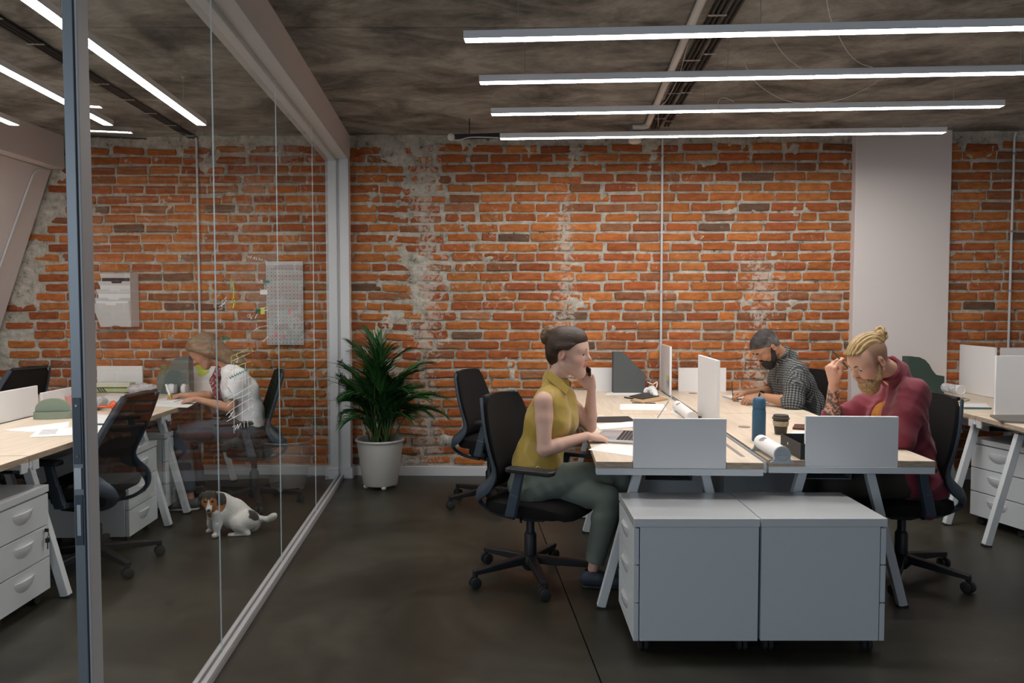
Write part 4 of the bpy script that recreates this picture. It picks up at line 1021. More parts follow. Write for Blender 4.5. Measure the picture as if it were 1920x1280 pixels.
def shoe(name, an, toe_dir, m, sole_m, parent, sc=1.0, z0=0.0, up=(0, 0, 1)):
    f = nrm(np.array([toe_dir[0], toe_dir[1], toe_dir[2] if len(toe_dir) > 2 else 0.0])); u = nrm(np.array(up, float) - f * np.dot(up, f)); l = np.cross(u, f); R = np.stack([f, l, u], 1)
    b = np.asarray(an, float) - u * (0.085 * sc)                     # sole level below the ankle
    S = SDF(); q = lambda x, y, z: b + R @ (np.array([x, y, z]) * sc)
    S.rc(q(-0.035, 0, 0.045), q(0.03, 0, 0.05), 0.036 * sc, 0.040 * sc, 0.03); S.rc(q(0.03, 0, 0.045), q(0.13, 0.0, 0.030), 0.038 * sc, 0.034 * sc, 0.03)
    S.rc(q(0.13, 0.008, 0.030), q(0.175, 0.004, 0.026), 0.034 * sc, 0.024 * sc, 0.02); S.rc(q(-0.02, 0, 0.05), q(-0.012, 0, 0.085), 0.034 * sc, 0.032 * sc, 0.02)
    S.plane(q(0, 0, 0.012), -u, 0.004); S.plane(q(-0.01, 0, 0.092), u + 0.25 * f, 0.004)
    S.rc(q(-0.016, 0, 0.075), q(-0.012, 0, 0.12), 0.027 * sc, 0.029 * sc, 0.004, 's')
    V, F = S.mesh(0.0055); o = add_mesh('shoe', V, F, m, parent)
    T = SDF(); T.rc(q(-0.03, 0, 0.006), q(0.05, 0, 0.006), 0.036 * sc, 0.034 * sc, 0.02); T.rc(q(0.05, 0, 0.006), q(0.165, 0.004, 0.008), 0.036 * sc, 0.030 * sc, 0.02)
    T.plane(q(0, 0, 0.014), u, 0.003); T.plane(q(0, 0, 0.0), -u, 0.003)
    V, F = T.mesh(0.0055); add_mesh('sole', V, F, sole_m, o)
    return o

def eyes(o, H, sc, parent, iris=(0.10, 0.06, 0.03), look=(1, 0, -0.1), lidded=False):
    wm = mat('eye_white', (0.75, 0.73, 0.70), 0.25); im = mat('iris_%d' % int(iris[0] * 1000), iris, 0.2); pm = mat('pupil', (0.005, 0.005, 0.005), 0.1)
    for s in (-1, 1):
        c = o + H @ (np.array([0.0775, s * 0.032, 0.0108]) * sc); lk = nrm(H @ np.array(look, float))
        e = part('eye', MB().sphere(tuple(c), 0.0118 * sc, 16, 12), wm, parent, smooth=True)
        M = Matrix.Translation(Vector(c + lk * 0.0118 * sc * 0.87)) @ Vector(lk).to_track_quat('Z', 'Y').to_matrix().to_4x4()
        part('iris', MB().lathe([(0.0058 * sc, 0), (0.005 * sc, 0.0008), (0.0025 * sc, 0.0016)], 14, M=M), im, e, smooth=True)
        part('pupil', MB().lathe([(0.0026 * sc, 0.0010), (0.0022 * sc, 0.0019), (0, 0.002)], 12, M=M), pm, e, smooth=True)
def brows(o, H, sc, m, parent, th=1.0, dz=0.0, dx=0.002):
    for s in (-1, 1):
        S = SDF(); p = [o + H @ (np.array(c) * sc) for c in ((0.0940 + dx, s * 0.012, 0.031 + dz), (0.0915 + dx, s * 0.026, 0.036 + dz), (0.0795 + dx, s * 0.045, 0.033 + dz))]
        S.chain(p, [0.0036 * th, 0.004 * th, 0.002], 0.004); V, F = S.mesh(0.002, 10); add_mesh('eyebrow', V, F, m, parent)
def lashes(o, H, sc, m, parent, down=False):
    for s in (-1, 1):
        if down: part('eyelashes', MB().tube([tuple(o + H @ (np.array(c) * sc)) for c in ((0.0850, s * 0.019, 0.003), (0.0895, s * 0.031, 0.0005), (0.0830, s * 0.043, 0.003))], 0.0016, 5), m, parent, smooth=True); continue
        part('eyelashes', MB().tube([tuple(o + H @ (np.array(c) * sc)) for c in ((0.0885, s * 0.022, 0.0125), (0.0895, s * 0.031, 0.0135), (0.082, s * 0.043, 0.0125))], 0.0013, 5), m, parent, smooth=True)

def hair_mat(name, c0, c1, rough=0.45):
    m = bpy.data.materials.new(name); m.use_nodes = True; nt = m.node_tree; L = nt.links; b = nt.nodes['Principled BSDF']
    a = N(nt, 'ShaderNodeAttribute', attribute_name='Col')     # flow coordinate baked as attribute
    n = N(nt, 'ShaderNodeTexNoise'); n.inputs['Scale'].default_value = 1.0; n.inputs['Detail'].default_value = 5; n.inputs['Roughness'].default_value = 0.7
    L.new(a.outputs['Vector'], n.inputs['Vector'])
    r = ramp(nt, [(0.35, c0), (0.65, c1)]); L.new(n.outputs['Fac'], r.inputs[0]); L.new(r.outputs[0], b.inputs['Base Color'])
    b.inputs['Roughness'].default_value = rough; b.inputs['Specular IOR Level'].default_value = 0.4
    bp = N(nt, 'ShaderNodeBump'); bp.inputs['Strength'].default_value = 0.7; bp.inputs['Distance'].default_value = 0.003
    L.new(n.outputs['Fac'], bp.inputs['Height']); L.new(bp.outputs[0], b.inputs['Normal'])
    return m
def hair_part(name, S, h, m, parent, o, H, flow):
    """flow: function(local coords)->(N,3) strand texture coordinates, slow along the strand"""
    V, F = S.mesh(h); loc = (V - o) @ H; return add_mesh(name, V, F, m, parent, flow(loc))

class Figure:
    """world joints turned into a local frame whose +x is the way the person faces"""
    def __init__(s, label, loc, yaw, group=None):
        s.t = thing('person', label, 'person', loc, yaw, group); s.loc = np.array(loc, float); s.yaw = yaw
        c, n = math.cos(yaw), math.sin(yaw); s.R = np.array([[c, -n, 0], [n, c, 0], [0, 0, 1.0]])
    def w(s, p): return s.R.T @ (np.array(p, float) - s.loc)      # world point -> local
    def p(s, u, v, Y): return s.w(tuple(P(u, v, Y)))
    def d(s, v): return s.R.T @ np.array(v, float)                # world direction -> local
def skin_cols(V, base, o, H, sc, lips=(0.55, 0.20, 0.17), extra=None):
    c = np.tile(np.array(base, float), (len(V), 1)); q = ((V - o) @ H) / sc
    ax, ay, az = q.T; hd = (np.abs(ax) < 0.14) & (np.abs(az) < 0.16) & (np.abs(ay) < 0.12)
    m = hd * np.exp(-((az + 0.0475) / 0.0085) ** 2) * (np.abs(ay) < 0.024) * sm(ax, 0.080, 0.090); m = np.clip(m * 1.5, 0, 1)[:, None]
    c = c * (1 - m) + np.array(lips) * m
    blush = hd * np.exp(-((az + 0.025) / 0.022) ** 2 - ((np.abs(ay) - 0.045) / 0.02) ** 2) * (ax > 0.03)
    ear = hd * (np.abs(ay) > 0.074) * (np.abs(ax + 0.01) < 0.03); nose = hd * np.exp(-((ax - 0.113) / 0.012) ** 2 - (az + 0.014) ** 2 / 0.012 ** 2)
    r = np.clip(0.55 * blush + 0.5 * ear + 0.5 * nose, 0, 1)[:, None]; c = c * (1 - r) + c * np.array([1.05, 0.72, 0.70]) * r
    if extra is not None: c = extra(c, q, V)
    return c
# ---------------- woman in the mustard blouse, on the phone
Fg = Figure('woman in mustard sleeveless blouse and olive trousers, phoning at her laptop', (0.09, 4.12, 0), math.radians(-8))
Y0h = 4.12; hs = 1.07
o = Fg.p(1066, 664, 4.12); H = frame(rotv(rotv([1, 0, 0], [0, 1, 0], math.radians(5)), [0, 0, 1], math.radians(-13)), [0, 0, 1])
J = dict(hipR=Fg.p(1000, 906, 4.03), hipL=Fg.p(1004, 904, 4.19), shR=Fg.p(1020, 752, 3.965), shL=Fg.p(1062, 748, 4.27), neck=Fg.p(1042, 716, 4.13), fwd=Fg.d([1, -0.15, 0]))
J['waist'] = Fg.p(1013, 846, 4.11); J['chest'] = Fg.p(1033, 788, 4.12)
elR, wrR = Fg.p(1020, 843, 3.93), Fg.p(1101, 817, 4.02)
elL, wrL = Fg.p(1106, 799, 4.33), Fg.p(1109, 729, 4.235)
knR, anR = Fg.p(1158, 888, 4.16), Fg.p(1168, 1030, 4.20)
knL, anL = Fg.p(1142, 934, 3.99), Fg.p(1112, 1066, 3.98)
S = SDF(); torso_prims(S, J, 0, True)
S.rc(J['neck'] - [0, 0, .01], o + H @ np.array([-0.030, 0, -0.03]), 0.050, 0.047, 0.03)
head_prims(S, o, H, hs, True, 2.0)
arm_prims(S, J['shR'], elR, wrR, 0, 0.97); arm_prims(S, J['shL'], elL, wrL, 0, 0.97)
leg_prims(S, J['hipR'], knR, anR, -0.006, 0.95); leg_prims(S, J['hipL'], knL, anL, -0.006, 0.95)
hand_prims(S, wrR, Fg.d([1, 0.25, -0.16]), Fg.d([0.12, -0.1, 1]), 1, [(0.28, 0.35, 0.25), (0.25, 0.35, 0.25), (0.28, 0.35, 0.3), (0.35, 0.4, 0.3)], 0.94, (0.7, 0.3))
ph_e, ph_c = Fg.p(1111, 702, 4.15), Fg.p(1091, 686, 4.20)
pax = nrm(ph_e - ph_c); pn = nrm(np.cross(pax, Fg.d([0.55, 0, -0.83]))); 
hand_prims(S, wrL, Fg.d([-0.30, -0.12, 1]), Fg.d([0.35, 1, 0.1]), -1, [(0.9, 0.9, 0.4), (0.8, 0.9, 0.4), (0.75, 0.9, 0.5), (0.8, 0.9, 0.5)], 0.92, (0.5, 0.4))
V, F = S.mesh(0.004)
skin = (0.66, 0.42, 0.33)
add_mesh('body', V, F, skin_m, Fg.t, skin_cols(V, skin, o, H, hs))
eyes(o, H, hs, Fg.t, (0.07, 0.04, 0.02), (1, -0.45, -0.18)); hb = mat('brow_brown', (0.06, 0.032, 0.018), 0.8); brows(o, H, hs, hb, Fg.t, 0.85, 0, 0.002); lashes(o, H, hs, mat('lash', (0.01, 0.008, 0.008), 0.6), Fg.t)
def sc3(x, y, z): return o + H @ (np.array([x, y, z]) * hs)
S = SDF()     # swept back hair with a bun
S.el(sc3(-0.022, 0, 0.052), np.array([0.103, 0.087, 0.090]) * hs, H, 0.01); S.el(sc3(0.026, 0, 0.078), np.array([0.062, 0.066, 0.058]) * hs, H, 0.03)
S.el(sc3(-0.065, 0, -0.005), np.array([0.052, 0.064, 0.062]) * hs, H, 0.03)
for s_ in (-1, 1): S.rc(sc3(0.03, s_ * 0.068, 0.045), sc3(-0.02, s_ * 0.075, 0.036), 0.018, 0.022, 0.02)
S.plane(sc3(0.0, 0, -0.062), H @ np.array([0.15, 0, -1.0]), 0.01)
S.rc(sc3(0.004, -0.12, -0.018), sc3(0.004, 0.12, -0.018), 0.043 * hs, 0.043 * hs, 0.008, 's')   # round the ears
S.rc(sc3(0.100, -0.10, -0.03), sc3(0.100, 0.10, -0.03), 0.095 * hs, 0.095 * hs, 0.012, 's')      # open face
def flowW(l):
    d = l - np.array([-0.10, 0, 0.075]); a = np.arctan2(d[:, 1], d[:, 2] + 0.0); r = np.linalg.norm(d, axis=1); e = np.arctan2(np.hypot(d[:, 1], d[:, 2]), d[:, 0])
    return np.stack([a * 26, e * 2.5, r * 30], 1)
hw = hair_mat('hair_brown', (0.014, 0.008, 0.005), (0.070, 0.036, 0.019), 0.4)
hair_part('hair', S, 0.0035, hw, Fg.t, o, H, flowW)
S = SDF(); S.el(sc3(-0.112, 0, 0.086), np.array([0.040, 0.046, 0.054]) * hs, H @ np.array(Matrix.Rotation(0.35, 3, 'Y')), 0.01); S.rc(sc3(-0.085, 0, 0.085), sc3(-0.10, 0, 0.09), 0.024, 0.022, 0.015)
S.disp = lambda x: 0.0010 * np.sin(np.arctan2(((x - o) @ H)[:, 2] - 0.10, ((x - o) @ H)[:, 0] + 0.115) * 9 + ((x - o) @ H)[:, 1] * 120)
bun = hair_part('hair_bun', S, 0.0035, hair_mat('hair_bun_brown', (0.05, 0.028, 0.013), (0.19, 0.115, 0.06), 0.42), Fg.t, o, H, lambda l: np.stack([(l[:, 0] + 0.115) * 60, l[:, 1] * 190, l[:, 2] * 25], 1))
S = SDF(); S.rc(sc3(-0.084, -0.012, 0.088), sc3(-0.084, 0.012, 0.088), 0.028, 0.028, 0.005); V, F = S.mesh(0.004); add_mesh('hair_tie', V, F, black_fabric, Fg.t)
# blouse
axs = nrm(J['shL'] - J['shR']); JB_ = dict(J); JB_['shL'] = J['shL'] - axs * 0.030 + [0, 0, .004]; JB_['shR'] = J['shR'] + axs * 0.030 + [0, 0, .004]
S = SDF(); torso_prims(S, JB_, 0.016, True)
S.rc(J['neck'] + H @ [0, 0, 0.0], J['neck'] + [0.004, 0, 0.035], 0.064, 0.058, 0.03)
S.rc(lerp(J['hipR'], J['waist'], .45), lerp(J['hipL'], J['waist'], .45), 0.125, 0.125, 0.06)
S.plane(Fg.p(1010, 872, 4.1), [-0.05, 0, -1], 0.01); S.plane(J['neck'] + np.array([0, 0, 0.045]), [0.35, 0, 1], 0.008)
S.rc(J['neck'] + [0, 0, -0.02], o + H @ np.array([-0.03, 0, -0.02]), 0.050, 0.052, 0.004, 's')
def foldW(x): return crease(x, [(26, 14, 10, .007), (-18, 24, 22, .005), (44, -20, 12, .003)], 1.0)
S.disp = foldW
silk = mat('mustard_silk', (0.42, 0.285, 0.045), 0.48, bump=(60, 0.12, 0.004), sheen=0.2, var=(8, 0.10))
V, F = S.mesh(0.0055); bl_ = add_mesh('blouse', V, F, silk, Fg.t)
# collar: two leaves
for s_, q in ((-1, [(1033, 694, 4.05), (1024, 709, 4.03), (1062, 741, 4.01), (1068, 727, 4.02), (1052, 712, 4.05)]), (1, [(1046, 694, 4.20), (1044, 708, 4.23), (1071, 728, 4.20), (1072, 716, 4.16), (1058, 706, 4.14)])):
    pts = [Fg.p(*a) for a in q]; n_ = nrm(np.cross(pts[2] - pts[0], pts[1] - pts[0])); n_ = n_ * (1 if n_[1] * s_ > 0 else -1)
    vs = [tuple(p_ + n_ * 0.004) for p_ in pts] + [tuple(p_ - n_ * 0.004) for p_ in pts]; k_ = len(pts)
    part('collar', MB().add(vs, [tuple(range(k_)), tuple(range(2 * k_ - 1, k_ - 1, -1))] + [(i, i + k_, (i + 1) % k_ + k_, (i + 1) % k_) for i in range(k_)]), silk, bl_, bev=0.003)
# trousers
S = SDF(); pants_prims(S, J, 0.012)
leg_prims(S, J['hipR'], knR, anR, 0.014, 0.95); leg_prims(S, J['hipL'], knL, anL, 0.014, 0.95, 0.012)
dA = nrm(anL - knL); S.plane(anL - dA * 0.035, dA, 0.004); 
def foldP(x):
    r = 0.0
    for kn in (knR, knL):
        d = np.linalg.norm(x - kn, axis=1); r = r + 0.006 * np.exp(-(d / 0.11) ** 2) * np.sin(d * 95 + x[:, 0] * 30)
    d = np.linalg.norm(x - J['hipR'], axis=1); r = r + 0.005 * np.exp(-(d / 0.14) ** 2) * np.sin(x[:, 0] * 90 + x[:, 2] * 60)
    return r + crease(x, [(30, 10, 34, .004), (-20, 14, 40, .003)], 2.0)
S.disp = foldP
olive = mat('olive_twill', (0.165, 0.195, 0.165), 0.85, bump=(500, 0.15, 0.001), sheen=0.1)
V, F = S.mesh(0.0065); add_mesh('trousers', V, F, olive, Fg.t)
part('drawstring', MB().tube(smooth_path([tuple(Fg.p(1004, 884, 3.96)), tuple(Fg.p(1006, 876, 3.93)), tuple(Fg.p(1011, 875, 3.93)), tuple(Fg.p(1013, 883, 3.95))], 5), 0.0025, 6), paper_m, Fg.t, smooth=True)
navy = mat('navy_shoe', (0.035, 0.045, 0.065), 0.6); sole_w = mat('sole_dark', (0.02, 0.02, 0.022), 0.7)
shoe('shoe', np.array([anL[0], anL[1], 0.088]), Fg.d([1, -0.1, 0]), navy, sole_w, Fg.t)
shoe('shoe', anR, Fg.d([0.9, 0.1, -0.25]), navy, sole_w, Fg.t)
# phone in her hand: a thing of its own
pu = np.cross(pn, pax); Mp = Matrix([list(np.append(c, 0)) for c in np.eye(3)]).to_4x4() if False else None
PR = Fg.R @ np.stack([pax, pu, pn], 1); PC = Fg.R @ ph_c + Fg.loc
M4 = Matrix(((PR[0][0], PR[0][1], PR[0][2], PC[0]), (PR[1][0], PR[1][1], PR[1][2], PC[1]), (PR[2][0], PR[2][1], PR[2][2], PC[2]), (0, 0, 0, 1)))
t = thing('phone', 'black mobile phone held to the ear of the woman in the mustard blouse', 'phone'); t.matrix_world = M4
part('casing', MB().bx(-0.072, 0.072, -0.035, 0.035, -0.004, 0.004), mat('phone_black', (0.012, 0.012, 0.014), 0.15), t, bev=0.003)
part('screen', MB().bx(-0.068, 0.068, -0.032, 0.032, 0.0041, 0.0047), mat('phone_glass', (0.005, 0.005, 0.006), 0.05), t)
def tee(name, J, g, m, parent, arms=(), sleeve=0.45, slg=0.012, fem=False, hem=None, disp=None, neck=0.02, h=0.0055, k=0.03, w=1.0, cut=None, col=None, colf=None):
    """shirt as torso plus sleeves; arms: [(shoulder, elbow, wrist)], sleeve: along upper arm (<1) or past the elbow (>1)"""
    S = SDF(); torso_prims(S, J, g, fem)
    for (sh, el, wr) in arms:
        d = nrm(el - sh)
        if sleeve <= 1.0:
            e2 = lerp(sh, el, sleeve); S.rc(sh, e2, 0.050 * w + g + slg, 0.045 * w + g + slg, 0.04)
        else:
            S.rc(sh, lerp(sh, el, .4), 0.050 * w + g, 0.048 * w + g + slg, 0.05); S.rc(lerp(sh, el, .4), el, 0.048 * w + g + slg, 0.040 * w + g + slg, 0.03)
            e2 = lerp(el, wr, sleeve - 1.0); S.rc(el, e2, 0.040 * w + g + slg, 0.036 * w + g + slg, 0.03)
    if hem is not None: S.plane(hem, [0, 0, -1], 0.01)
    if cut: cut(S)
    S.disp = disp or (lambda x: crease(x, [(22, 12, 24, .008), (-22, 18, 22, .007), (44, 12, -34, .004)], 5.0))
    for (sh, el, wr) in arms:       # open cuff around the skin
        a, b = (sh, el) if sleeve <= 1 else (el, wr); f = sleeve if sleeve <= 1 else sleeve - 1
        c = lerp(a, b, f); d = nrm(b - a); S.rc(c + d * 0.004, c + d * 0.07, 0.039 * w + g * .6, 0.039 * w + g * .6, 0.004, 's')
    V, F = S.mesh(h); return add_mesh(name, V, F, m, parent, colf(V) if colf else None)

def checked(name, c0, c1, c2, sc_):
    m = bpy.data.materials.new(name); m.use_nodes = True; nt = m.node_tree; L = nt.links; b = nt.nodes['Principled BSDF']
    a = N(nt, 'ShaderNodeAttribute', attribute_name='Col'); sx = N(nt, 'ShaderNodeSeparateXYZ'); L.new(a.outputs['Vector'], sx.inputs[0])
    def stripe(i):
        mu = N(nt, 'ShaderNodeMath', operation='MULTIPLY'); mu.inputs[1].default_value = sc_; L.new(sx.outputs[i], mu.inputs[0])
        fr = N(nt, 'ShaderNodeMath', operation='FRACT'); L.new(mu.outputs[0], fr.inputs[0])
        g = N(nt, 'ShaderNodeMath', operation='GREATER_THAN'); g.inputs[1].default_value = 0.52; L.new(fr.outputs[0], g.inputs[0]); return g.outputs[0]
    s1, s2 = stripe(0), stripe(1)
    ad = N(nt, 'ShaderNodeMath', operation='ADD'); L.new(s1, ad.inputs[0]); L.new(s2, ad.inputs[1])
    hf = N(nt, 'ShaderNodeMath', operation='MULTIPLY'); hf.inputs[1].default_value = 0.5; L.new(ad.outputs[0], hf.inputs[0])
    r = ramp(nt, [(0.0, c0), (0.4, c1), (0.9, c2)], 'CONSTANT'); L.new(hf.outputs[0], r.inputs[0]); L.new(r.outputs[0], b.inputs['Base Color'])
    b.inputs['Roughness'].default_value = 0.85; return m

# ---------------- man in the maroon shirt
Fg = Figure('smiling bearded blond man with top knot, maroon shirt and tattooed forearm', (2.1, 4.1, 0), math.radians(192))
hs = 1.03; yw = math.radians(10)
o = Fg.p(1631, 679, 3.98); f0 = Fg.d([-1, -0.24, 0]); f0 = nrm(f0); H = frame(f0 * math.cos(math.radians(31)) + np.array([0, 0, -math.sin(math.radians(31))]), [0, 0, 1])
def hp(x, y, z): return o + H @ (np.array([x, y, z]) * hs)
J = dict(hipL=Fg.p(1706, 900, 4.03), hipR=Fg.p(1704, 898, 4.22), shL=Fg.p(1713, 738, 3.94), shR=Fg.p(1668, 742, 4.29), neck=Fg.p(1677, 702, 4.07), fwd=Fg.d([-0.9, -0.1, -0.3]))
J['waist'] = Fg.p(1700, 838, 4.12); J['chest'] = Fg.p(1681, 784, 4.11)
elL, wrL = Fg.p(1690, 820, 3.88), Fg.p(1592, 822, 3.97)
elR, wrR = Fg.p(1560, 791, 4.36), Fg.p(1563, 716, 4.24)
knL, anL = Fg.p(1560, 905, 3.98), Fg.p(1600, 1075, 4.0); knR, anR = Fg.p(1520, 900, 4.22), Fg.p(1560, 1060, 4.25)
S = SDF(); torso_prims(S, J, 0)
S.rc(J['neck'], hp(-0.035, 0, -0.03), 0.057, 0.052, 0.03); head_prims(S, o, H, hs, False, 1.3)
arm_prims(S, J['shR'], elR, wrR, 0, 1.08); arm_prims(S, J['shL'], elL, wrL, 0, 1.08)
leg_prims(S, J['hipR'], knR, anR, -0.004); leg_prims(S, J['hipL'], knL, anL, -0.004)
hand_prims(S, wrL, Fg.d([-1, 0.15, -0.08]), Fg.d([0, -0.2, 1]), -1, [(0.4, 0.5, 0.3)] * 4, 1.04, (0.6, 0.3))
jr = hand_prims(S, wrR, Fg.d([-0.30, -0.22, 1]), Fg.d([-1, -0.35, -0.25]), -1, [(0.85, 0.35, 0.2), (0.95, 0.45, 0.3), (1.1, 0.6, 0.35), (1.2, 0.8, 0.5)], 1.04, (0.45, 0.3))
V, F = S.mesh(0.004)
skin = (0.62, 0.35, 0.25)
def stub(c, q, V):
    ax, ay, az = q.T; hd = (np.abs(ax) < 0.16) & (np.abs(az) < 0.17)
    n = mn(V, 300)
    bz = 0.035 + 0.25 * np.maximum(0, ax - 0.0) ; m = hd * sm(az, -0.035, -0.005) * sm(0.040 - ax, 0.0, 0.03); m *= (1 - (np.abs(ay) > 0.077) * (np.abs(ax + 0.01) < 0.03) * (az < 0.035))
    m = np.clip(m, 0, 1)[:, None] * 0.72; c = c * (1 - m) + np.array([0.20, 0.12, 0.065]) * m
    # tattooed forearm
    ab = wrR - elR; t = ((V - elR) @ ab) / (ab @ ab); d = np.linalg.norm(V - elR - t[:, None] * ab, axis=1)
    near = (t > -0.02) & (t < 0.84) & (d < 0.075); ring = mn(V, 150, 3) + 0.9 * mn(V, 320, 5) + 0.15
    k = (near * sm(ring, -0.25, 0.15) * 0.86)[:, None]; c = c * (1 - k) + np.array([0.035, 0.038, 0.045]) * k
    r_ = (near * sm(mn(V, 38, 9), 0.42, 0.6) * (t < .4) * 0.6)[:, None]; return c * (1 - r_) + np.array([0.45, 0.10, 0.04]) * r_
def mn(V, f, s=0.0):
    x = V * f; return (np.sin(x[:, 0] + 2.1 * np.sin(x[:, 1] * .73 + s) + s) * np.sin(x[:, 1] * 1.1 + 1.9 * np.sin(x[:, 2] * .81 + 2 * s)) + np.sin(x[:, 2] * .9 + 2.3 * np.sin(x[:, 0] * .61 + 3 * s)) * np.sin(x[:, 0] * .7 + x[:, 1] * .5 + s)) * 0.5
add_mesh('body', V, F, skin_m, Fg.t, skin_cols(V, skin, o, H, hs, extra=stub))
eyes(o, H, hs, Fg.t, (0.07, 0.10, 0.13), (1, 0.4, -0.35)); brows(o, H, hs, mat('brow_blond', (0.20, 0.11, 0.05), 0.8), Fg.t, 1.1, 0, 0.004); lashes(o, H, hs, MATS['lash'], Fg.t)
part('teeth', MB().tube([tuple(hp(0.087, y, -0.0492 + 6 * y * y)) for y in (-0.013, -0.006, 0, 0.006, 0.013)], 0.0030, 6), mat('teeth', (0.7, 0.66, 0.58), 0.3), Fg.t, smooth=True)
blond = hair_mat('hair_blond', (0.16, 0.085, 0.03), (0.58, 0.40, 0.17), 0.4)
S = SDF()     # long top swept back
S.el(hp(-0.012, 0, 0.068), np.array([0.112, 0.066, 0.080]) * hs, H, 0.01); S.rc(hp(0.075, -0.03, 0.078), hp(0.075, 0.03, 0.078), 0.026, 0.026, 0.02)
S.plane(hp(0.0, 0, 0.078), H @ np.array([0.18, 0, -1.0]), 0.012)
S.rc(hp(-0.108, 0, 0.085), hp(-0.118, 0, 0.080), 0.024, 0.022, 0.02)
S.disp = lambda x: 0.0022 * np.sin(((x - o) @ H)[:, 1] * 420 + 30 * ((x - o) @ H)[:, 0])
hair_part('hair', S, 0.003, blond, Fg.t, o, H, lambda l: np.stack([l[:, 0] * 14, l[:, 1] * 220, l[:, 2] * 60], 1))
mb = MB(); rnd = random.Random(4)
for k in range(11):
    c = hp(-0.118 + rnd.uniform(-.018, .012), rnd.uniform(-.02, .02), 0.088 + rnd.uniform(-.018, .02)); r = rnd.uniform(.010, .020); a0 = rnd.uniform(0, 6); ax_ = nrm([rnd.uniform(-1, 1), rnd.uniform(-2, 2), rnd.uniform(-1, 1)]); e1 = nrm(np.cross(ax_, [0.3, 0.2, 1])); e2 = np.cross(ax_, e1)
    mb.tube([tuple(c + r * (e1 * math.cos(a0 + i * .55) + e2 * math.sin(a0 + i * .55))) for i in range(10)], [0.002] + [0.0085] * 8 + [0.001], 7)
part('hair_knot', mb, mat('hair_knot_blond', (0.42, 0.27, 0.11), 0.45, var=(90, 0.5)), Fg.t, smooth=True)
S = SDF()     # full beard and moustache
S.el(hp(0.055, 0, -0.085), np.array([0.056, 0.050, 0.050]) * hs, H, 0.02); S.el(hp(0.060, 0, -0.115), np.array([0.038, 0.034, 0.036]) * hs, H, 0.03)
for s_ in (-1, 1):
    S.rc(hp(0.0, s_ * 0.066, -0.015), hp(0.03, s_ * 0.058, -0.065), 0.012, 0.020, 0.02); S.rc(hp(0.098, s_ * 0.006, -0.034), hp(0.080, s_ * 0.034, -0.050), 0.0085, 0.008, 0.008); S.rc(hp(0.080, s_ * 0.034, -0.050), hp(0.062, s_ * 0.045, -0.08), 0.012, 0.014, 0.01)
S.rc(hp(0.115, 0, -0.050), hp(0.06, 0, -0.048), 0.012, 0.016, 0.006, 's'); S.rc(hp(0.10, -0.012, -0.0505), hp(0.10, 0.012, -0.0505), 0.0085, 0.0085, 0.004, 's')
S.disp = lambda x: 0.0012 * mn(x, 330)
hair_part('beard', S, 0.0035, hair_mat('beard_ginger', (0.17, 0.085, 0.035), (0.52, 0.33, 0.17), 0.6), Fg.t, o, H, lambda l: np.stack([l[:, 0] * 160, l[:, 1] * 160, l[:, 2] * 50], 1))
maroon = mat('maroon_cotton', (0.165, 0.015, 0.030), 0.8, bump=(300, 0.15, 0.002), sheen=0.15, var=(6, 0.12))
arms = [(J['shL'], elL, wrL), (J['shR'], elR, wrR)]
tee('t_shirt', J, 0.008, mat('ochre_cotton', (0.36, 0.13, 0.015), 0.85), Fg.t, hem=Fg.p(1700, 895, 4.1))
def foldM(x):
    r = crease(x, [(20, 12, 26, .012), (-24, 16, 20, .009), (40, 10, -38, .005)], 3.0)
    for el in (elL, elR, J['shL']):
        d = np.linalg.norm(x - el, axis=1); r = r + 0.007 * np.exp(-(d / 0.13) ** 2) * (np.abs(np.sin(d * 45 + x[:, 1] * 12)) - .6)
    return r
fwM = nrm(J['fwd'])
def cutM(S):
    c0 = J['neck'] + fwM * 0.075 + [0, 0, 0.02]; S.rc(c0, J['chest'] + fwM * 0.15, 0.040, 0.036, 0.01, 's'); S.rc(J['chest'] + fwM * 0.15, J['waist'] + fwM * 0.16, 0.036, 0.05, 0.01, 's')
    for yy in (3.90, 3.98, 4.06, 4.14): S.rc(Fg.p(1658, 712, yy), Fg.p(1645, 760, yy), 0.020, 0.040, 0.006, 's'); S.rc(Fg.p(1645, 760, yy), Fg.p(1643, 805, yy), 0.040, 0.050, 0.006, 's')
J2 = dict(J); sh_o = tee('overshirt', J2, 0.017, maroon, Fg.t, arms, sleeve=1.10, slg=0.004, disp=foldM, cut=lambda S: (S.rc(J['hipL'] + [0, 0, 0.02], J['hipL'] + [-0.12, 0, -0.04], 0.12, 0.10, 0.05), S.rc(J['hipR'] + [0, 0, 0.02], J['hipR'] + [-0.12, 0, -0.04], 0.12, 0.10, 0.05), S.rc(J['neck'], lerp(J['neck'], hp(-0.055, 0, -0.03), 0.52), 0.078, 0.072, 0.02), S.plane(lerp(J['neck'], hp(-0.055, 0, -0.03), 0.54), hp(-0.055, 0, -0.03) - J['neck'], 0.004), cutM(S), S.rc(lerp(J['neck'], hp(-0.055, 0, -0.03), 0.2), hp(-0.035, 0, -0.01), 0.055, 0.057, 0.004, 's')), w=1.08)
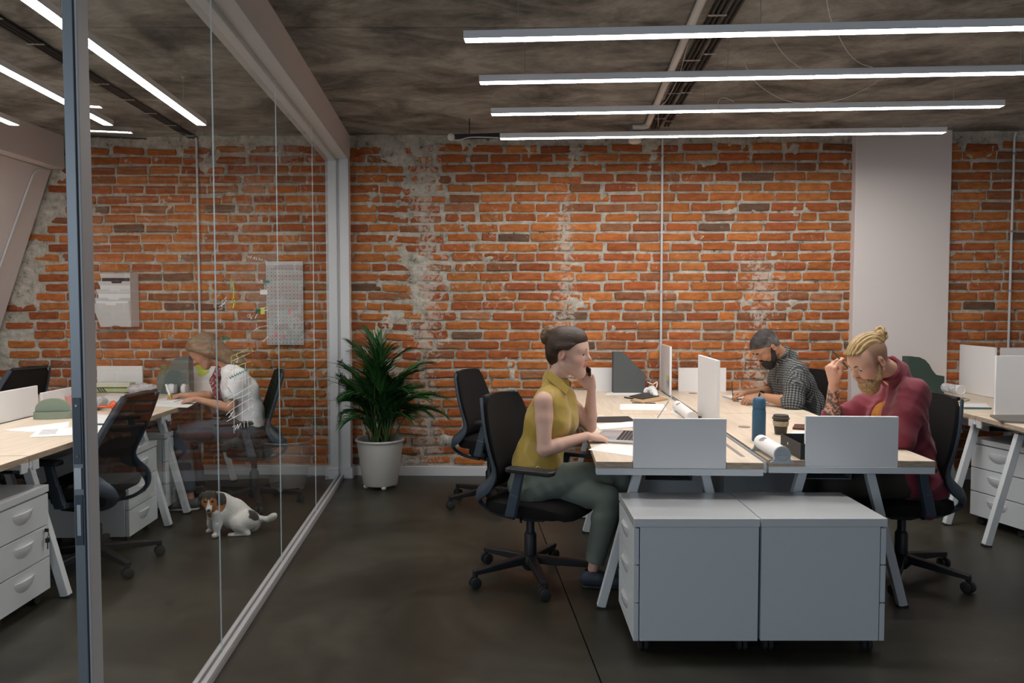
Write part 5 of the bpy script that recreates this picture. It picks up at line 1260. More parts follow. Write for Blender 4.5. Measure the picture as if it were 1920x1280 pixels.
# shirt tail hanging behind the seat
S = SDF(); S.rc(J['hipL'] + [-0.05, 0.02, 0.0], J['hipL'] + [-0.075, 0.06, -0.18], 0.070, 0.030, 0.05); S.disp = lambda x: 0.008 * wob(x, 50, 3); V, F = S.mesh(0.007); add_mesh('shirt_tail', V, F, maroon, sh_o)
dk = mat('dark_trousers', (0.030, 0.026, 0.020), 0.9, bump=(500, 0.2, 0.001))
S = SDF(); pants_prims(S, J, 0.010); leg_prims(S, J['hipR'], knR, anR, 0.012); leg_prims(S, J['hipL'], knL, anL, 0.012, 1.0, 0.015); S.disp = lambda x: 0.004 * wob(x, 45, 3); V, F = S.mesh(0.0075); add_mesh('trousers', V, F, dk, Fg.t)
shoe('shoe', anL, Fg.d([-1, 0, 0]), sole_w, sole_w, Fg.t); shoe('shoe', anR, Fg.d([-1, 0, 0]), sole_w, sole_w, Fg.t)
part('ring', MB().tube([tuple(lerp(jr[2][0], jr[2][1], .45) + 0.0105 * (math.cos(a) * nrm(np.cross(jr[2][1] - jr[2][0], [0, 1, 0])) + math.sin(a) * nrm(np.cross(jr[2][1] - jr[2][0], np.cross(jr[2][1] - jr[2][0], [0, 1, 0]))))) for a in np.linspace(0, 2 * PI, 14)], 0.0016, 6), chrome, Fg.t, smooth=True)
a, b = P(1561, 658, 4.20), P(1590, 690, 4.20)
solo('pencil', MB().tube([tuple(a), tuple(b)], 0.0042, 6), mat('pencil_green', (0.01, 0.07, 0.055), 0.4), 'dark green pencil held at the forehead by the man in maroon', 'pencil')

# ---------------- man in the checked shirt, writing
Fg = Figure('dark bearded man with grey temples in checked shirt, bent over his writing', (2.15, 5.7, 0), math.radians(190))
hs = 1.0; o = Fg.p(1438, 653, 5.62); f0 = nrm(Fg.d([-1, -0.26, 0])); H = frame(f0 * math.cos(math.radians(42)) + np.array([0, 0, -math.sin(math.radians(42))]), [0, 0, 1])
J = dict(hipL=Fg.w([2.20, 5.60, 0.57]), hipR=Fg.w([2.20, 5.80, 0.57]), shL=Fg.p(1494, 697, 5.48), shR=Fg.p(1462, 700, 5.88), neck=Fg.p(1474, 674, 5.68), fwd=Fg.d([-0.9, 0, -0.35]))
J['waist'] = Fg.w([2.20, 5.70, 0.74]); J['chest'] = Fg.w([2.09, 5.69, 0.90])
elL, wrL = Fg.p(1487, 755, 5.40), Fg.p(1424, 742, 5.58); elR, wrR = Fg.p(1458, 732, 6.05), Fg.p(1397, 737, 5.86)
knL, anL = Fg.w([1.76, 5.6, 0.55]), Fg.w([1.82, 5.62, 0.1]); knR, anR = Fg.w([1.76, 5.85, 0.55]), Fg.w([1.82, 5.86, 0.1])
S = SDF(); torso_prims(S, J, 0); S.rc(J['neck'], hp(-0.035, 0, -0.03), 0.062, 0.056, 0.03); head_prims(S, o, H, hs, False, 0, True)
arm_prims(S, J['shR'], elR, wrR, 0, 1.05); arm_prims(S, J['shL'], elL, wrL, 0, 1.05); leg_prims(S, J['hipR'], knR, anR, -0.004); leg_prims(S, J['hipL'], knL, anL, -0.004)
hand_prims(S, wrL, Fg.d([-1, 0.1, -0.25]), Fg.d([-0.2, -0.4, 1]), -1, [(0.5, 0.6, 0.4)] * 4, 1.0, (0.5, 0.3))
hand_prims(S, wrR, Fg.d([-1, -0.15, -0.1]), Fg.d([0.1, 0.35, 1]), 1, [(0.9, 0.9, 0.5), (0.95, 1.0, 0.5), (1.1, 1.0, 0.6), (1.2, 1.0, 0.6)], 1.0, (0.5, 0.4))
V, F = S.mesh(0.0045); add_mesh('body', V, F, skin_m, Fg.t, skin_cols(V, (0.42, 0.215, 0.13), o, H, hs, (0.3, 0.12, 0.1)))
lashes(o, H, hs, MATS['lash'], Fg.t, True); brows(o, H, hs, mat('brow_black', (0.01, 0.008, 0.007), 0.8), Fg.t, 1.5, 0, 0.004)
S = SDF(); S.el(hp(-0.014, 0, 0.052), np.array([0.1035, 0.080, 0.089]) * hs, H, 0.01); S.el(hp(0.034, 0, 0.068), np.array([0.066, 0.065, 0.056]) * hs, H, 0.02); S.el(hp(-0.06, 0, 0.0), np.array([0.044, 0.060, 0.050]) * hs, H, 0.03)
S.rc(hp(0.010, -0.12, -0.012), hp(0.010, 0.12, -0.012), 0.040 * hs, 0.040 * hs, 0.008, 's'); S.rc(hp(0.125, -0.12, -0.02), hp(0.125, 0.12, -0.02), 0.100 * hs, 0.100 * hs, 0.01, 's'); S.plane(hp(0, 0, -0.045), H @ np.array([0.2, 0, -1.]), 0.01)
S.disp = lambda x: 0.0012 * mn(x, 300)
V, F = S.mesh(0.004); q = (V - o) @ H / hs; g = np.clip(0.75 * sm(0.10 - q[:, 2], 0.0, 0.07) + 0.35 * mn(V, 90), 0, 1)[:, None]
add_mesh('hair', V, F, attr_mat('cropped_hair', 0.7, (500, 0.8, 0.002)), Fg.t, np.array([0.035, 0.028, 0.026]) * (1 - g) + np.array([0.17, 0.165, 0.16]) * g)
S = SDF(); S.el(hp(0.052, 0, -0.080), np.array([0.056, 0.052, 0.046]) * hs, H, 0.02); S.el(hp(0.058, 0, -0.105), np.array([0.038, 0.036, 0.034]) * hs, H, 0.03)
for s_ in (-1, 1): S.rc(hp(-0.002, s_ * 0.070, 0.005), hp(0.03, s_ * 0.060, -0.065), 0.012, 0.022, 0.02); S.rc(hp(0.098, s_ * 0.006, -0.034), hp(0.078, s_ * 0.034, -0.050), 0.008, 0.008, 0.01)
S.disp = lambda x: 0.0018 * mn(x, 240); V, F = S.mesh(0.004); add_mesh('beard', V, F, mat('beard_black', (0.012, 0.009, 0.008), 0.7, bump=(500, 0.8, 0.003)), Fg.t)
arms = [(J['shL'], elL, wrL), (J['shR'], elR, wrR)]
tee('t_shirt', J, 0.008, mat('white_cotton', (0.72, 0.72, 0.74), 0.85), Fg.t, hem=Fg.w([2.2, 5.7, 0.6]), h=0.008)
fwM = nrm(J['fwd'])
def cutC(S):
    S.rc(J['neck'] + fwM * 0.07, J['chest'] + fwM * 0.15, 0.035, 0.034, 0.008, 's'); S.rc(J['chest'] + fwM * 0.15, J['waist'] + fwM * 0.15, 0.034, 0.045, 0.008, 's')
    S.rc(lerp(J['neck'], hp(-0.055, 0, -0.03), 0.2), hp(-0.035, 0, -0.01), 0.058, 0.058, 0.004, 's')
    for yy in (5.38, 5.48, 5.58, 5.68): S.rc(Fg.p(1446, 690, yy), Fg.p(1450, 742, yy), 0.020, 0.030, 0.006, 's')
def chk(V):
    # cloth coordinates: around the body / along it; sleeves use their own axis
    u = V[:, 1] * 1.0 + V[:, 0] * 0.35; v = V[:, 2] * 1.0 - V[:, 0] * 0.3
    for (sh, el, wr) in arms:
        ab = el - sh; t = ((V - sh) @ ab) / (ab @ ab); dd = V - sh - np.clip(t, 0, 1)[:, None] * ab; r = np.linalg.norm(dd, axis=1); m = (r < 0.085) & (t > 0.12)
        e1 = nrm(np.cross(ab, [1, 0, 0.2])); e2 = nrm(np.cross(ab, e1)); ang = np.arctan2(dd @ e1, dd @ e2) * 0.06
        u = np.where(m, ang, u); v = np.where(m, t * np.linalg.norm(ab), v)
    return np.stack([u, v, V[:, 2]], 1)
ck = checked('checked_cotton', (0.016, 0.019, 0.026), (0.060, 0.064, 0.066), (0.21, 0.21, 0.19), 56)
so = tee('checked_shirt', J, 0.020, ck, Fg.t, arms, sleeve=1.10, slg=0.010, cut=lambda S: (S.rc(J['neck'], lerp(J['neck'], hp(-0.055, 0, -0.03), 0.5), 0.084, 0.074, 0.02), S.plane(lerp(J['neck'], hp(-0.055, 0, -0.03), 0.55), hp(-0.055, 0, -0.03) - J['neck'], 0.004), cutC(S)), w=1.05, colf=chk, h=0.006)
S = SDF(); pants_prims(S, J, 0.010); leg_prims(S, J['hipR'], knR, anR, 0.012); leg_prims(S, J['hipL'], knL, anL, 0.012); V, F = S.mesh(0.011); add_mesh('trousers', V, F, dk, Fg.t)
shoe('shoe', anL, Fg.d([-1, 0, 0]), sole_w, sole_w, Fg.t); shoe('shoe', anR, Fg.d([-1, 0, 0]), sole_w, sole_w, Fg.t)
ax_ = nrm(wrL - elL); wc = wrL - ax_ * 0.012; e1 = nrm(np.cross(ax_, [0, 0, 1])); e2 = np.cross(e1, ax_)
part('watch_strap', MB().tube([tuple(wc + 0.031 * (e1 * math.cos(a) + e2 * math.sin(a))) for a in np.linspace(0, 2 * PI, 17)], 0.008, 6, sx=0.4), cable_black, Fg.t, smooth=True)
wd = nrm(e2 - 0.5 * Fg.d([0, 1, 0])); M = Matrix.Translation(Vector(wc + wd * 0.030)) @ Vector(wd).to_track_quat('Z', 'Y').to_matrix().to_4x4()
w_ = part('watch_case', MB().lathe([(0.018, 0), (0.020, 0.004), (0.018, 0.009), (0.015, 0.009)], 18, M=M), chrome, Fg.t, smooth=True); part('watch_dial', MB().lathe([(0.015, 0.0085), (0, 0.0087)], 18, M=M), mat('dial', (0.05, 0.06, 0.08), 0.3), w_)
solo('pen', MB().tube([tuple(P(1372, 716, 5.80)), tuple(P(1374, 742, 5.83))], [0.0045, 0.0035], 8), grey_plastic, 'slate pen held upright by the man in the checked shirt', 'pen', smooth=True)

# ---------------- girl in the white t-shirt, writing behind the glass
Fg = Figure('girl with long fair hair, white t-shirt and jeans writing behind the glass', (-2.0, 5.7, 0), math.radians(188))
hs = 1.0; o = Fg.p(385, 659, 5.72); f0 = nrm(Fg.d([-1, -0.12, 0])); H = frame(f0 * math.cos(math.radians(40)) + np.array([0, 0, -math.sin(math.radians(40))]), [0, 0, 1])
J = dict(hipL=Fg.p(466, 806, 5.62), hipR=Fg.p(464, 806, 5.80), shL=Fg.p(447, 708, 5.56), shR=Fg.p(424, 706, 5.90), neck=Fg.p(427, 688, 5.73), fwd=Fg.d([-0.85, 0, -0.4]))
J['waist'] = Fg.p(466, 772, 5.71); J['chest'] = Fg.p(450, 732, 5.71)
elL, wrL = Fg.p(430, 765, 5.50), Fg.p(366, 747, 5.66); elR, wrR = Fg.p(398, 741, 5.98), Fg.p(341, 741, 5.93)
knL, anL = Fg.p(338, 812, 5.55), Fg.p(357, 934, 5.52); knR, anR = Fg.p(350, 806, 5.85), Fg.p(375, 915, 5.85)
S = SDF(); torso_prims(S, J, 0, True); S.rc(J['neck'], hp(-0.03, 0, -0.03), 0.048, 0.045, 0.03); head_prims(S, o, H, hs, True, 0, True)
arm_prims(S, J['shR'], elR, wrR, 0, 0.86); arm_prims(S, J['shL'], elL, wrL, 0, 0.86); leg_prims(S, J['hipR'], knR, anR, -0.006, 0.92); leg_prims(S, J['hipL'], knL, anL, -0.006, 0.92)
hand_prims(S, wrL, Fg.d([-1, 0.1, -0.2]), Fg.d([-0.2, -0.3, 1]), -1, [(0.4, 0.6, 0.4)] * 4, 0.9, (0.5, 0.3))
hand_prims(S, wrR, Fg.d([-1, -0.15, -0.1]), Fg.d([0.1, 0.2, 1]), 1, [(0.8, 0.8, 0.5), (0.9, 1.0, 0.5), (1.1, 1.0, 0.6), (1.2, 1.0, 0.6)], 0.9, (0.5, 0.4))
V, F = S.mesh(0.0048); add_mesh('body', V, F, skin_m, Fg.t, skin_cols(V, (0.50, 0.27, 0.18), o, H, hs))
lashes(o, H, hs, MATS['lash'], Fg.t, True); brows(o, H, hs, hb, Fg.t, 0.8)
fair = hair_mat('hair_fair', (0.060, 0.038, 0.022), (0.27, 0.18, 0.10), 0.45)
S = SDF(); S.el(hp(-0.016, 0, 0.050), np.array([0.105, 0.083, 0.090]), H, 0.01); S.el(hp(0.03, 0, 0.078), np.array([0.070, 0.070, 0.058]), H, 0.03)
for s_ in (-1, 1):
    e_ = J['neck'] + Fg.d([0.0, 0, 0]) + np.array([-0.06, s_ * 0.05, 0.03]); S.rc(hp(0.035, s_ * 0.068, 0.05), hp(-0.03, s_ * 0.085, -0.03), 0.024, 0.032, 0.03); S.rc(hp(-0.03, s_ * 0.085, -0.03), e_, 0.032, 0.022, 0.03)
S.rc(hp(-0.06, 0, 0.02), J['neck'] + np.array([-0.09, 0, 0.03]), 0.075, 0.035, 0.04); S.rc(J['neck'] + np.array([-0.09, 0, 0.03]), J['neck'] + np.array([-0.11, 0.02, -0.03]), 0.035, 0.012, 0.03)
S.rc(hp(0.115, -0.10, -0.03), hp(0.115, 0.10, -0.03), 0.098, 0.098, 0.01, 's')
hair_part('hair', S, 0.0045, fair, Fg.t, o, H, lambda l: np.stack([(l[:, 0] * .92 + l[:, 2] * .38) * 5, l[:, 1] * 150, (l[:, 2] * .92 - l[:, 0] * .38) * 150], 1))
wc_ = mat('white_jersey', (0.74, 0.74, 0.76), 0.85, bump=(200, 0.1, 0.001))
tee('t_shirt', J, 0.018, wc_, Fg.t, [(J['shL'], elL, wrL), (J['shR'], elR, wrR)], sleeve=0.55, slg=0.006, fem=True, hem=Fg.p(470, 796, 5.7), w=0.9, h=0.006, cut=lambda S: (S.plane(J['neck'] + [0, 0, 0.02], [0.5, 0, 1], 0.008), S.rc(J['neck'] + [0, 0, .0], hp(-0.03, 0, -0.02), 0.052, 0.052, 0.004, 's')))
def banda(V):
    c = np.tile([0.13, 0.012, 0.022], (len(V), 1)); m = (mn(V, 190) > 0.35)[:, None]; return np.where(m, [0.5, 0.4, 0.4], c)
S = SDF(); fwG = nrm(Fg.d([-0.85, -.15, -0.4])); S.rc(J['neck'] + fwG * 0.055 + [0, 0.03, 0.01], J['neck'] + fwG * 0.10 + [0, 0.03, -0.06], 0.030, 0.028, 0.02); S.rc(J['neck'] + fwG * 0.10 + [0, 0.03, -0.06], J['chest'] + fwG * 0.15 + [0, 0.05, -0.08], 0.026, 0.014, 0.02)
S.rc(J['neck'] + [0, -.04, 0.01], J['neck'] + fwG * 0.06 + [0, 0.0, 0.01], 0.025, 0.025, 0.02)
S.disp = lambda x: 0.004 * np.sin(x[:, 1] * 150 + x[:, 2] * 20); V, F = S.mesh(0.005); add_mesh('neckerchief', V, F, attr_mat('bandana', 0.8), Fg.t, banda(V))
jeans = mat('dark_jeans', (0.040, 0.052, 0.072), 0.85, bump=(500, 0.3, 0.001), var=(9, 0.25))
S = SDF(); pants_prims(S, J, 0.010); leg_prims(S, J['hipR'], knR, anR, 0.012, 0.92); leg_prims(S, J['hipL'], knL, anL, 0.014, 0.92, 0.014); S.plane(anL - nrm(anL - knL) * 0.05, nrm(anL - knL), 0.004); S.disp = lambda x: 0.004 * wob(x, 45, 3); V, F = S.mesh(0.0075); add_mesh('jeans', V, F, jeans, Fg.t)
gs = mat('sneaker_grey', (0.09, 0.095, 0.10), 0.8); ws = mat('sole_white', (0.55, 0.54, 0.50), 0.6)
shoe('sneaker', np.array([anL[0], anL[1], 0.087]), Fg.d([-1, -0.1, 0]), gs, ws, Fg.t, 0.98); shoe('sneaker', np.array([anR[0], anR[1], 0.087]), Fg.d([-1, 0.1, 0]), gs, ws, Fg.t, 0.98)
for c_ in Fg.t.children:
    if c_.name.startswith('shoe'): c_.name = 'sneaker'
t = thing('highlighter', 'white highlighter with yellow tip in the writing hand behind the glass', 'marker', tuple(P(317, 735, 5.86)))
a, b = Vector((-0.022, 0, 0.062)), Vector((0.013, 0.0, -0.052))
part('barrel', MB().tube([a, lerp(a, b, .72)], 0.009, 10), paper_m, t, smooth=True); part('tip', MB().tube([tuple(lerp(a, b, .72)), tuple(b)], [0.009, 0.003], 10), mat('highlighter_yellow', (0.62, 0.60, 0.03), 0.5), t, smooth=True)

# ---------------- dog
dg = thing('dog', 'small white terrier with black and tan head sitting on the dark floor', 'dog', (-1.80, 4.93, 0), 0)
def dp(u, v, Y): return np.array(P(u, v, Y)) - np.array([-1.80, 4.93, 0])
do = dp(392, 938, 4.86); dH = frame([0.30, -0.86, -0.36], [0, 0, 1])
def hd(x, y, z): return do + dH @ np.array([x, y, z])
S = SDF()
ch, ml, rp = dp(410, 946, 4.92), dp(437, 958, 4.97), dp(466, 978, 5.0)
S.rc(ch, ml, 0.070, 0.072, 0.05, flat=(np.array([0, 1., 0]), 1.12)); S.rc(ml, rp, 0.074, 0.078, 0.05, flat=(np.array([0, 1., 0]), 1.1)); S.rc(dp(404, 960, 4.90), dp(434, 975, 4.95), 0.052, 0.050, 0.04)
S.rc(hd(-0.04, 0, -0.01), dp(412, 942, 4.93), 0.046, 0.064, 0.04)
for (a, b, c, e) in ((dp(408, 962, 4.87), dp(407, 985, 4.86), dp(406, 1001, 4.855), dp(402, 1004, 4.835)), (dp(398, 962, 4.95), dp(396, 980, 4.97), dp(396, 993, 4.98), dp(391, 996, 4.965))):
    S.chain([a, b, c], [0.036, 0.021, 0.0165], 0.03); S.rc(c, e, 0.017, 0.015, 0.01); S.rc(c + [-.004, -.01, -0.004], e + [-.004, 0.0, 0.0], 0.013, 0.012, 0.008)
# haunch, hock and hind foot
S.rc(dp(468, 974, 4.93), dp(446, 982, 4.89), 0.062, 0.050, 0.03, flat=(np.array([0, 1., 0]), 1.3)); S.chain([dp(446, 985, 4.885), dp(464, 1000, 4.90)], [0.030, 0.018], 0.02); S.chain([dp(464, 1000, 4.90), dp(440, 1003, 4.885), dp(431, 1003, 4.88)], [0.018, 0.0165, 0.014], 0.01)
S.rc(dp(466, 975, 5.06), dp(448, 984, 5.10), 0.055, 0.042, 0.03); S.chain([dp(462, 1000, 5.09), dp(440, 998, 5.12)], [0.018, 0.015], 0.02)
S.chain([dp(478, 984, 5.0), dp(489, 972, 5.0), dp(503, 973, 5.0), dp(511, 969, 4.99), dp(515, 966, 4.98)], [0.022, 0.015, 0.016, 0.020, 0.017], 0.02)
# head
S.el(hd(-0.012, 0, 0.012), (0.052, 0.048, 0.045), dH, 0.01); S.rc(hd(0.02, 0, -0.006), hd(0.072, 0, -0.022), 0.030, 0.0165, 0.025); S.rc(hd(0.03, 0, -0.028), hd(0.066, 0, -0.036), 0.016, 0.011, 0.012)
for s_ in (-1, 1):
    S.rc(hd(0.012, s_ * 0.026, -0.008), hd(0.03, s_ * 0.016, -0.014), 0.020, 0.015, 0.015); S.el(hd(0.036, s_ * 0.020, 0.014), (0.009, 0.008, 0.006), dH, 0.006, 's')
    S.rc(hd(-0.016, s_ * 0.040, 0.045), hd(0.0, s_ * 0.056, 0.030), 0.012, 0.011, 0.012, flat=(dH @ nrm(np.array([0.3, s_ * 1., 0.3])), 1.8)); S.rc(hd(0.0, s_ * 0.056, 0.030), hd(0.012, s_ * 0.062, 0.004), 0.012, 0.006, 0.006, flat=(dH @ nrm(np.array([0.3, s_ * 1., 0.3])), 1.8))
S.plane([0, 0, 0.0015], [0, 0, -1], 0.004)
S.disp = lambda x: 0.0012 * mn(x, 260)
V, F = S.mesh(0.0038)
c = np.tile([0.60, 0.585, 0.55], (len(V), 1)); q = (V - do) @ dH; ax, ay, az = q.T; n = 0.008 * mn(V, 90)
head = (np.linalg.norm(q * [1, 1, 1.0] - [0.01, 0, 0.0], axis=1) < 0.105) & (ax > -0.045)
tan = head & (ax + 0.6 * np.abs(ay) + n > 0.012) & (ax + n < 0.058); c[tan] = (0.30, 0.105, 0.022)
blk = head & ((az + n > 0.026) & (ax < 0.045) | (ax < 0.016 + 0.5 * n) & (az > -0.035) & (np.abs(ay) > 0.02) | (np.abs(ay) > 0.046) & (az > -0.02)) | head & (ax < 0.0) & (az > 0.0); c[blk] = (0.022, 0.018, 0.016)
bm_ = head & (np.abs(ay) < 0.003 + 0.22 * np.maximum(0, ax - 0.035) + n * .3) & (ax > 0.036) & (az > -0.02); c[bm_] = (0.55, 0.53, 0.5)
bro = head & (np.linalg.norm(q - [0.036, 0.019, 0.030], axis=1) < 0.011) | head & (np.linalg.norm(q - [0.036, -0.019, 0.030], axis=1) < 0.011); c[bro] = (0.36, 0.15, 0.03)
spot = np.linalg.norm((V - dp(477, 962, 4.93)) * [1, 0.8, 0.62], axis=1) + n < 0.040; c[spot] = (0.02, 0.02, 0.02)
add_mesh('body', V, F, fur_m, dg, c)
part('nose', MB().sphere(tuple(hd(0.086, 0, -0.016)), (0.011, 0.013, 0.010), 14, 10), mat('dog_nose', (0.008, 0.008, 0.009), 0.35), dg, smooth=True)
for s_ in (-1, 1): part('eye', MB().sphere(tuple(hd(0.031, s_ * 0.020, 0.013)), 0.0085, 12, 10), mat('dog_eye', (0.012, 0.007, 0.004), 0.1), dg, smooth=True)
# ------------------------------------------------------------------ things on the desks
def sheet(label, quad, z=DH + 0.0006, m=None, th=0.0008, name='paper_sheet', cat='paper', group='loose papers', lift=0.0):
    pts = [PZ(u, v, z) for u, v in quad]; c = sum(pts, Vector()) / 4
    mb = MB().add([(p.x - c.x, p.y - c.y, 0) for p in pts] + [(p.x - c.x, p.y - c.y, th) for p in pts], [(3, 2, 1, 0), (4, 5, 6, 7), (0, 1, 5, 4), (1, 2, 6, 5), (2, 3, 7, 6), (3, 0, 4, 7)])
    return solo(name, mb, m or paper_m, label, cat, (c.x, c.y, z), group=group)
def printed(name, quad, z, col=(0.25, 0.25, 0.27), rows=8):
    """ink lines of a sheet as thin strips between bilinear positions"""
    P4 = [PZ(u, v, z) for u, v in quad]; mb = MB()
    for r in range(rows):
        t0, t1 = (r + .25) / rows, (r + .6) / rows
        a = P4[0].lerp(P4[3], t0); b = P4[1].lerp(P4[2], t0); c = P4[1].lerp(P4[2], t1); d = P4[0].lerp(P4[3], t1)
        mb.add([a, b, c, d], [(0, 1, 2, 3)])
    return mb
ink = mat('ink_grey', (0.22, 0.22, 0.24), 0.8)
file_grey = mat('file_dark_grey', (0.085, 0.092, 0.095), 0.8, bump=(500, 0.2, 0.001)); file_green = mat('file_green', (0.035, 0.062, 0.050), 0.7)
def mag_file(label, loc, w, h, prof, m, depth=0.10, rz=0.0, extra=None):
    t = thing('magazine_file', label, 'file holder', loc, rz, 'magazine files')
    for y in (0, depth - 0.004): part('side_panel', MB().prism([(a * w, b * h) for a, b in prof], y, y + 0.004, axis='y'), m, t)
    hi = [p for p in prof if p[0] < 0.001]; lo = [p for p in prof if p[0] > 0.999]
    part('spine', MB().bx(0, 0.004, 0.004, depth - 0.004, 0, max(p[1] for p in hi) * h), m, t); part('front', MB().bx(w - 0.004, w, 0.004, depth - 0.004, 0, max(p[1] for p in lo) * h), m, t)
    part('bottom', MB().bx(0.004, w - 0.004, 0.004, depth - 0.004, 0, 0.004), m, t)
    return t
slant = [(0, 0), (1, 0), (1, 0.46), (0.93, 0.36 + .1), (0.32, 0.98), (0.22, 1.0), (0, 1.0)]
slant = [(0, 0), (1, 0), (1, 0.45), (0.32, 0.98), (0.25, 1.0), (0, 1.0)]
scurve = [(0, 0), (1, 0), (1, 0.50), (0.86, 0.50), (0.76, 0.55), (0.66, 0.66), (0.58, 0.80), (0.46, 0.92), (0.30, 0.99), (0.15, 1.0), (0, 1.0)]
q = P(1150, 732, 6.40); mag_file('dark grey slant-cut magazine file standing before the low white divider by the wall', (q.x, 6.40, DH + 0.001), 0.268, 0.340, slant, file_grey)
q = P(1702, 733, 6.2); mag_file('dark green magazine file with wavy top, standing left of the rolled drawing', (q.x, 6.2, DH + 0.001), 0.295, 0.315, scurve, file_green)
q = P(298, 727, 6.35); t = mag_file('green-grey magazine file with wavy top beside the writing girl', (q.x + 0.262, 6.42, DH + 0.001), 0.262, 0.31, scurve, mat('file_sage', (0.10, 0.13, 0.125), 0.7), rz=PI)
solo('notebook', MB().bx(0, 0.17, 0, 0.02, 0, 0.235), mat('olive_cover', (0.13, 0.115, 0.03), 0.7), 'olive notebook standing in the magazine file beside the writing girl', 'notebook', (q.x + 0.015, 6.35, DH + 0.007), bev=0.002)

# laptop
q = PZ(1111, 829, DH); lw, ld = 0.262, 0.355
t = thing('laptop', 'silver laptop with black keys in front of the woman, screen seen edge-on', 'laptop', (q.x, q.y, DH + 0.002), -0.275)
alu = mat('laptop_alu', (0.55, 0.55, 0.57), 0.35, 0.6); keym = mat('key_black', (0.02, 0.018, 0.018), 0.5)
part('base', MB().bx(0, lw, 0, ld, 0, 0.014), alu, t, bev=0.004)
part('keyboard_well', MB().bx(lw * .46, lw * .92, 0.02, ld - 0.02, 0.0135, 0.0145), mat('key_well', (0.30, 0.30, 0.31), 0.5), t)
kb = MB()
for i in range(6):
    for j in range(14): kb.bx(lw * (.47 + .074 * i), lw * (.47 + .074 * i) + 0.0155, 0.024 + j * 0.022, 0.024 + j * 0.022 + 0.0185, 0.0142, 0.0165)
o_ = part('keys', kb, keym, t); o_['kind'] = 'stuff'
part('touchpad', MB().bx(lw * .06, lw * .40, ld * .34, ld * .66, 0.0136, 0.0144), mat('touchpad', (0.45, 0.45, 0.46), 0.3), t)
a = Vector((lw - 0.004, 0, 0.014)); n_ = Vector((0.155, 0, 0.25)); n_ = n_.normalized() * 0.255; tn = Vector((n_.z, 0, -n_.x)).normalized() * 0.003
sc_m = part('screen', MB().prism([(a.x, a.z), (a.x + n_.x, a.z + n_.z), (a.x + n_.x + tn.x * 1.6, a.z + n_.z + tn.z * 1.6), (a.x + tn.x * 1.6, a.z + tn.z * 1.6)], 0.002, ld - 0.002, axis='y'), alu, t)
part('display', MB().prism([(a.x + n_.x * .06 - tn.x * .3, a.z + n_.z * .06 - tn.z * .3), (a.x + n_.x * .95 - tn.x * .3, a.z + n_.z * .95 - tn.z * .3), (a.x + n_.x * .95, a.z + n_.z * .95), (a.x + n_.x * .06, a.z + n_.z * .06)], 0.012, ld - 0.012, axis='y'), emit_mat('display_glow', (0.75, 0.82, 1.0), 0.4), sc_m)

sheet('white paper under the laptop at the front edge of the desk', [(1103, 843), (1192, 856), (1192, 836), (1128, 832)])
sheet('paper stack lying behind the laptop, beside the black folder', [(1117, 797), (1124, 806), (1200, 800), (1192, 790)], th=0.004)
sheet('black folder behind the laptop beside the standing elbow', [(1114, 792), (1194, 791), (1178, 781), (1118, 782)], m=mat('folder_black', (0.018, 0.017, 0.018), 0.6), th=0.004, name='folder', cat='folder', group=None)
sheet('white sheet on the far desk below the black notebook', [(1162, 768), (1250, 769), (1244, 757), (1163, 757)])
sheet('white sheet before the dark grey magazine file', [(1132, 741), (1205, 740), (1200, 735), (1140, 736)])
sheet('kraft notebook lying under the black one by the tall divider', [(1182, 752), (1205, 757), (1253, 750), (1215, 741)], m=kraft, th=0.012, name='notebook', cat='notebook', group=None)
sheet('black notebook on top of the kraft one by the tall divider', [(1180, 744), (1205, 749), (1236, 743), (1210, 737)], z=DH + 0.0130, m=mat('cover_charcoal', (0.045, 0.042, 0.04), 0.6), th=0.008, name='notebook', cat='notebook', group=None)
solo('pen', MB().tube([(0, 0, 0.006), (0.055, -0.10, 0.006)], 0.0055, 8), black_plastic, 'black pen beside the kraft notebook on the far desk', 'pen', tuple(PZ(1171, 746, DH)), smooth=True)
solo('pencil', MB().tube([(0, 0, 0.004), (0.17, -0.03, 0.004)], 0.004, 6), grey_plastic, 'grey pencil lying before the kraft notebook', 'pencil', tuple(PZ(1185, 756, DH)), smooth=True)
# crumpled white cable lamp by divider
def crumple(name, label, cat, pts, r, m, seed, group=None):
    rnd = random.Random(seed); S = SDF(); c = Vector(pts[0])
    S.chain([np.array(Vector(p) - c) for p in pts], r, 0.01); S.disp = lambda x: 0.006 * mn(x, 90, seed) + 0.003 * mn(x, 200, seed + 1)
    V, F = S.mesh(0.006, 10); o = add_mesh(name, V, F, m, None); o.location = c; return tag(o, label, cat, group)
crumple('crumpled_paper', 'crumpled white paper between magazine file and tall divider', 'paper', [PZ(1213, 733, DH + .03), PZ(1222, 731, DH + .04), PZ(1229, 740, DH + .025)], [0.028, 0.035, 0.022], paper_m, 1)
solo('white_cable', MB().tube(smooth_path([P(1214, 716, 6.3), P(1224, 720, 6.2), P(1232, 716, 6.2), P(1231, 726, 6.1)], 5), 0.004, 6), paper_m, 'white cable curling up beside the tall divider', 'cable', smooth=True)
for (u, v, c_, l) in ((1243, 714, (0.55, 0.70, 0.10), 'lime'), (1246, 722, (0.45, 0.60, 0.66), 'pale blue')):
    p_ = P(u, v, 6.22); lx = bl(*B0, 0.789 - 0.0105, p_.y - B0[1])
    solo('sticky_note', MB().bx(-0.0008, 0.0, -0.03, 0.03, -0.02, 0.045), mat('note_' + l.replace(' ', '_'), c_, 0.8), l + ' sticky note on the tall divider beside the notebooks', 'note', (lx[0] + 0.021 - 0.0335, lx[1], p_.z), RZ)
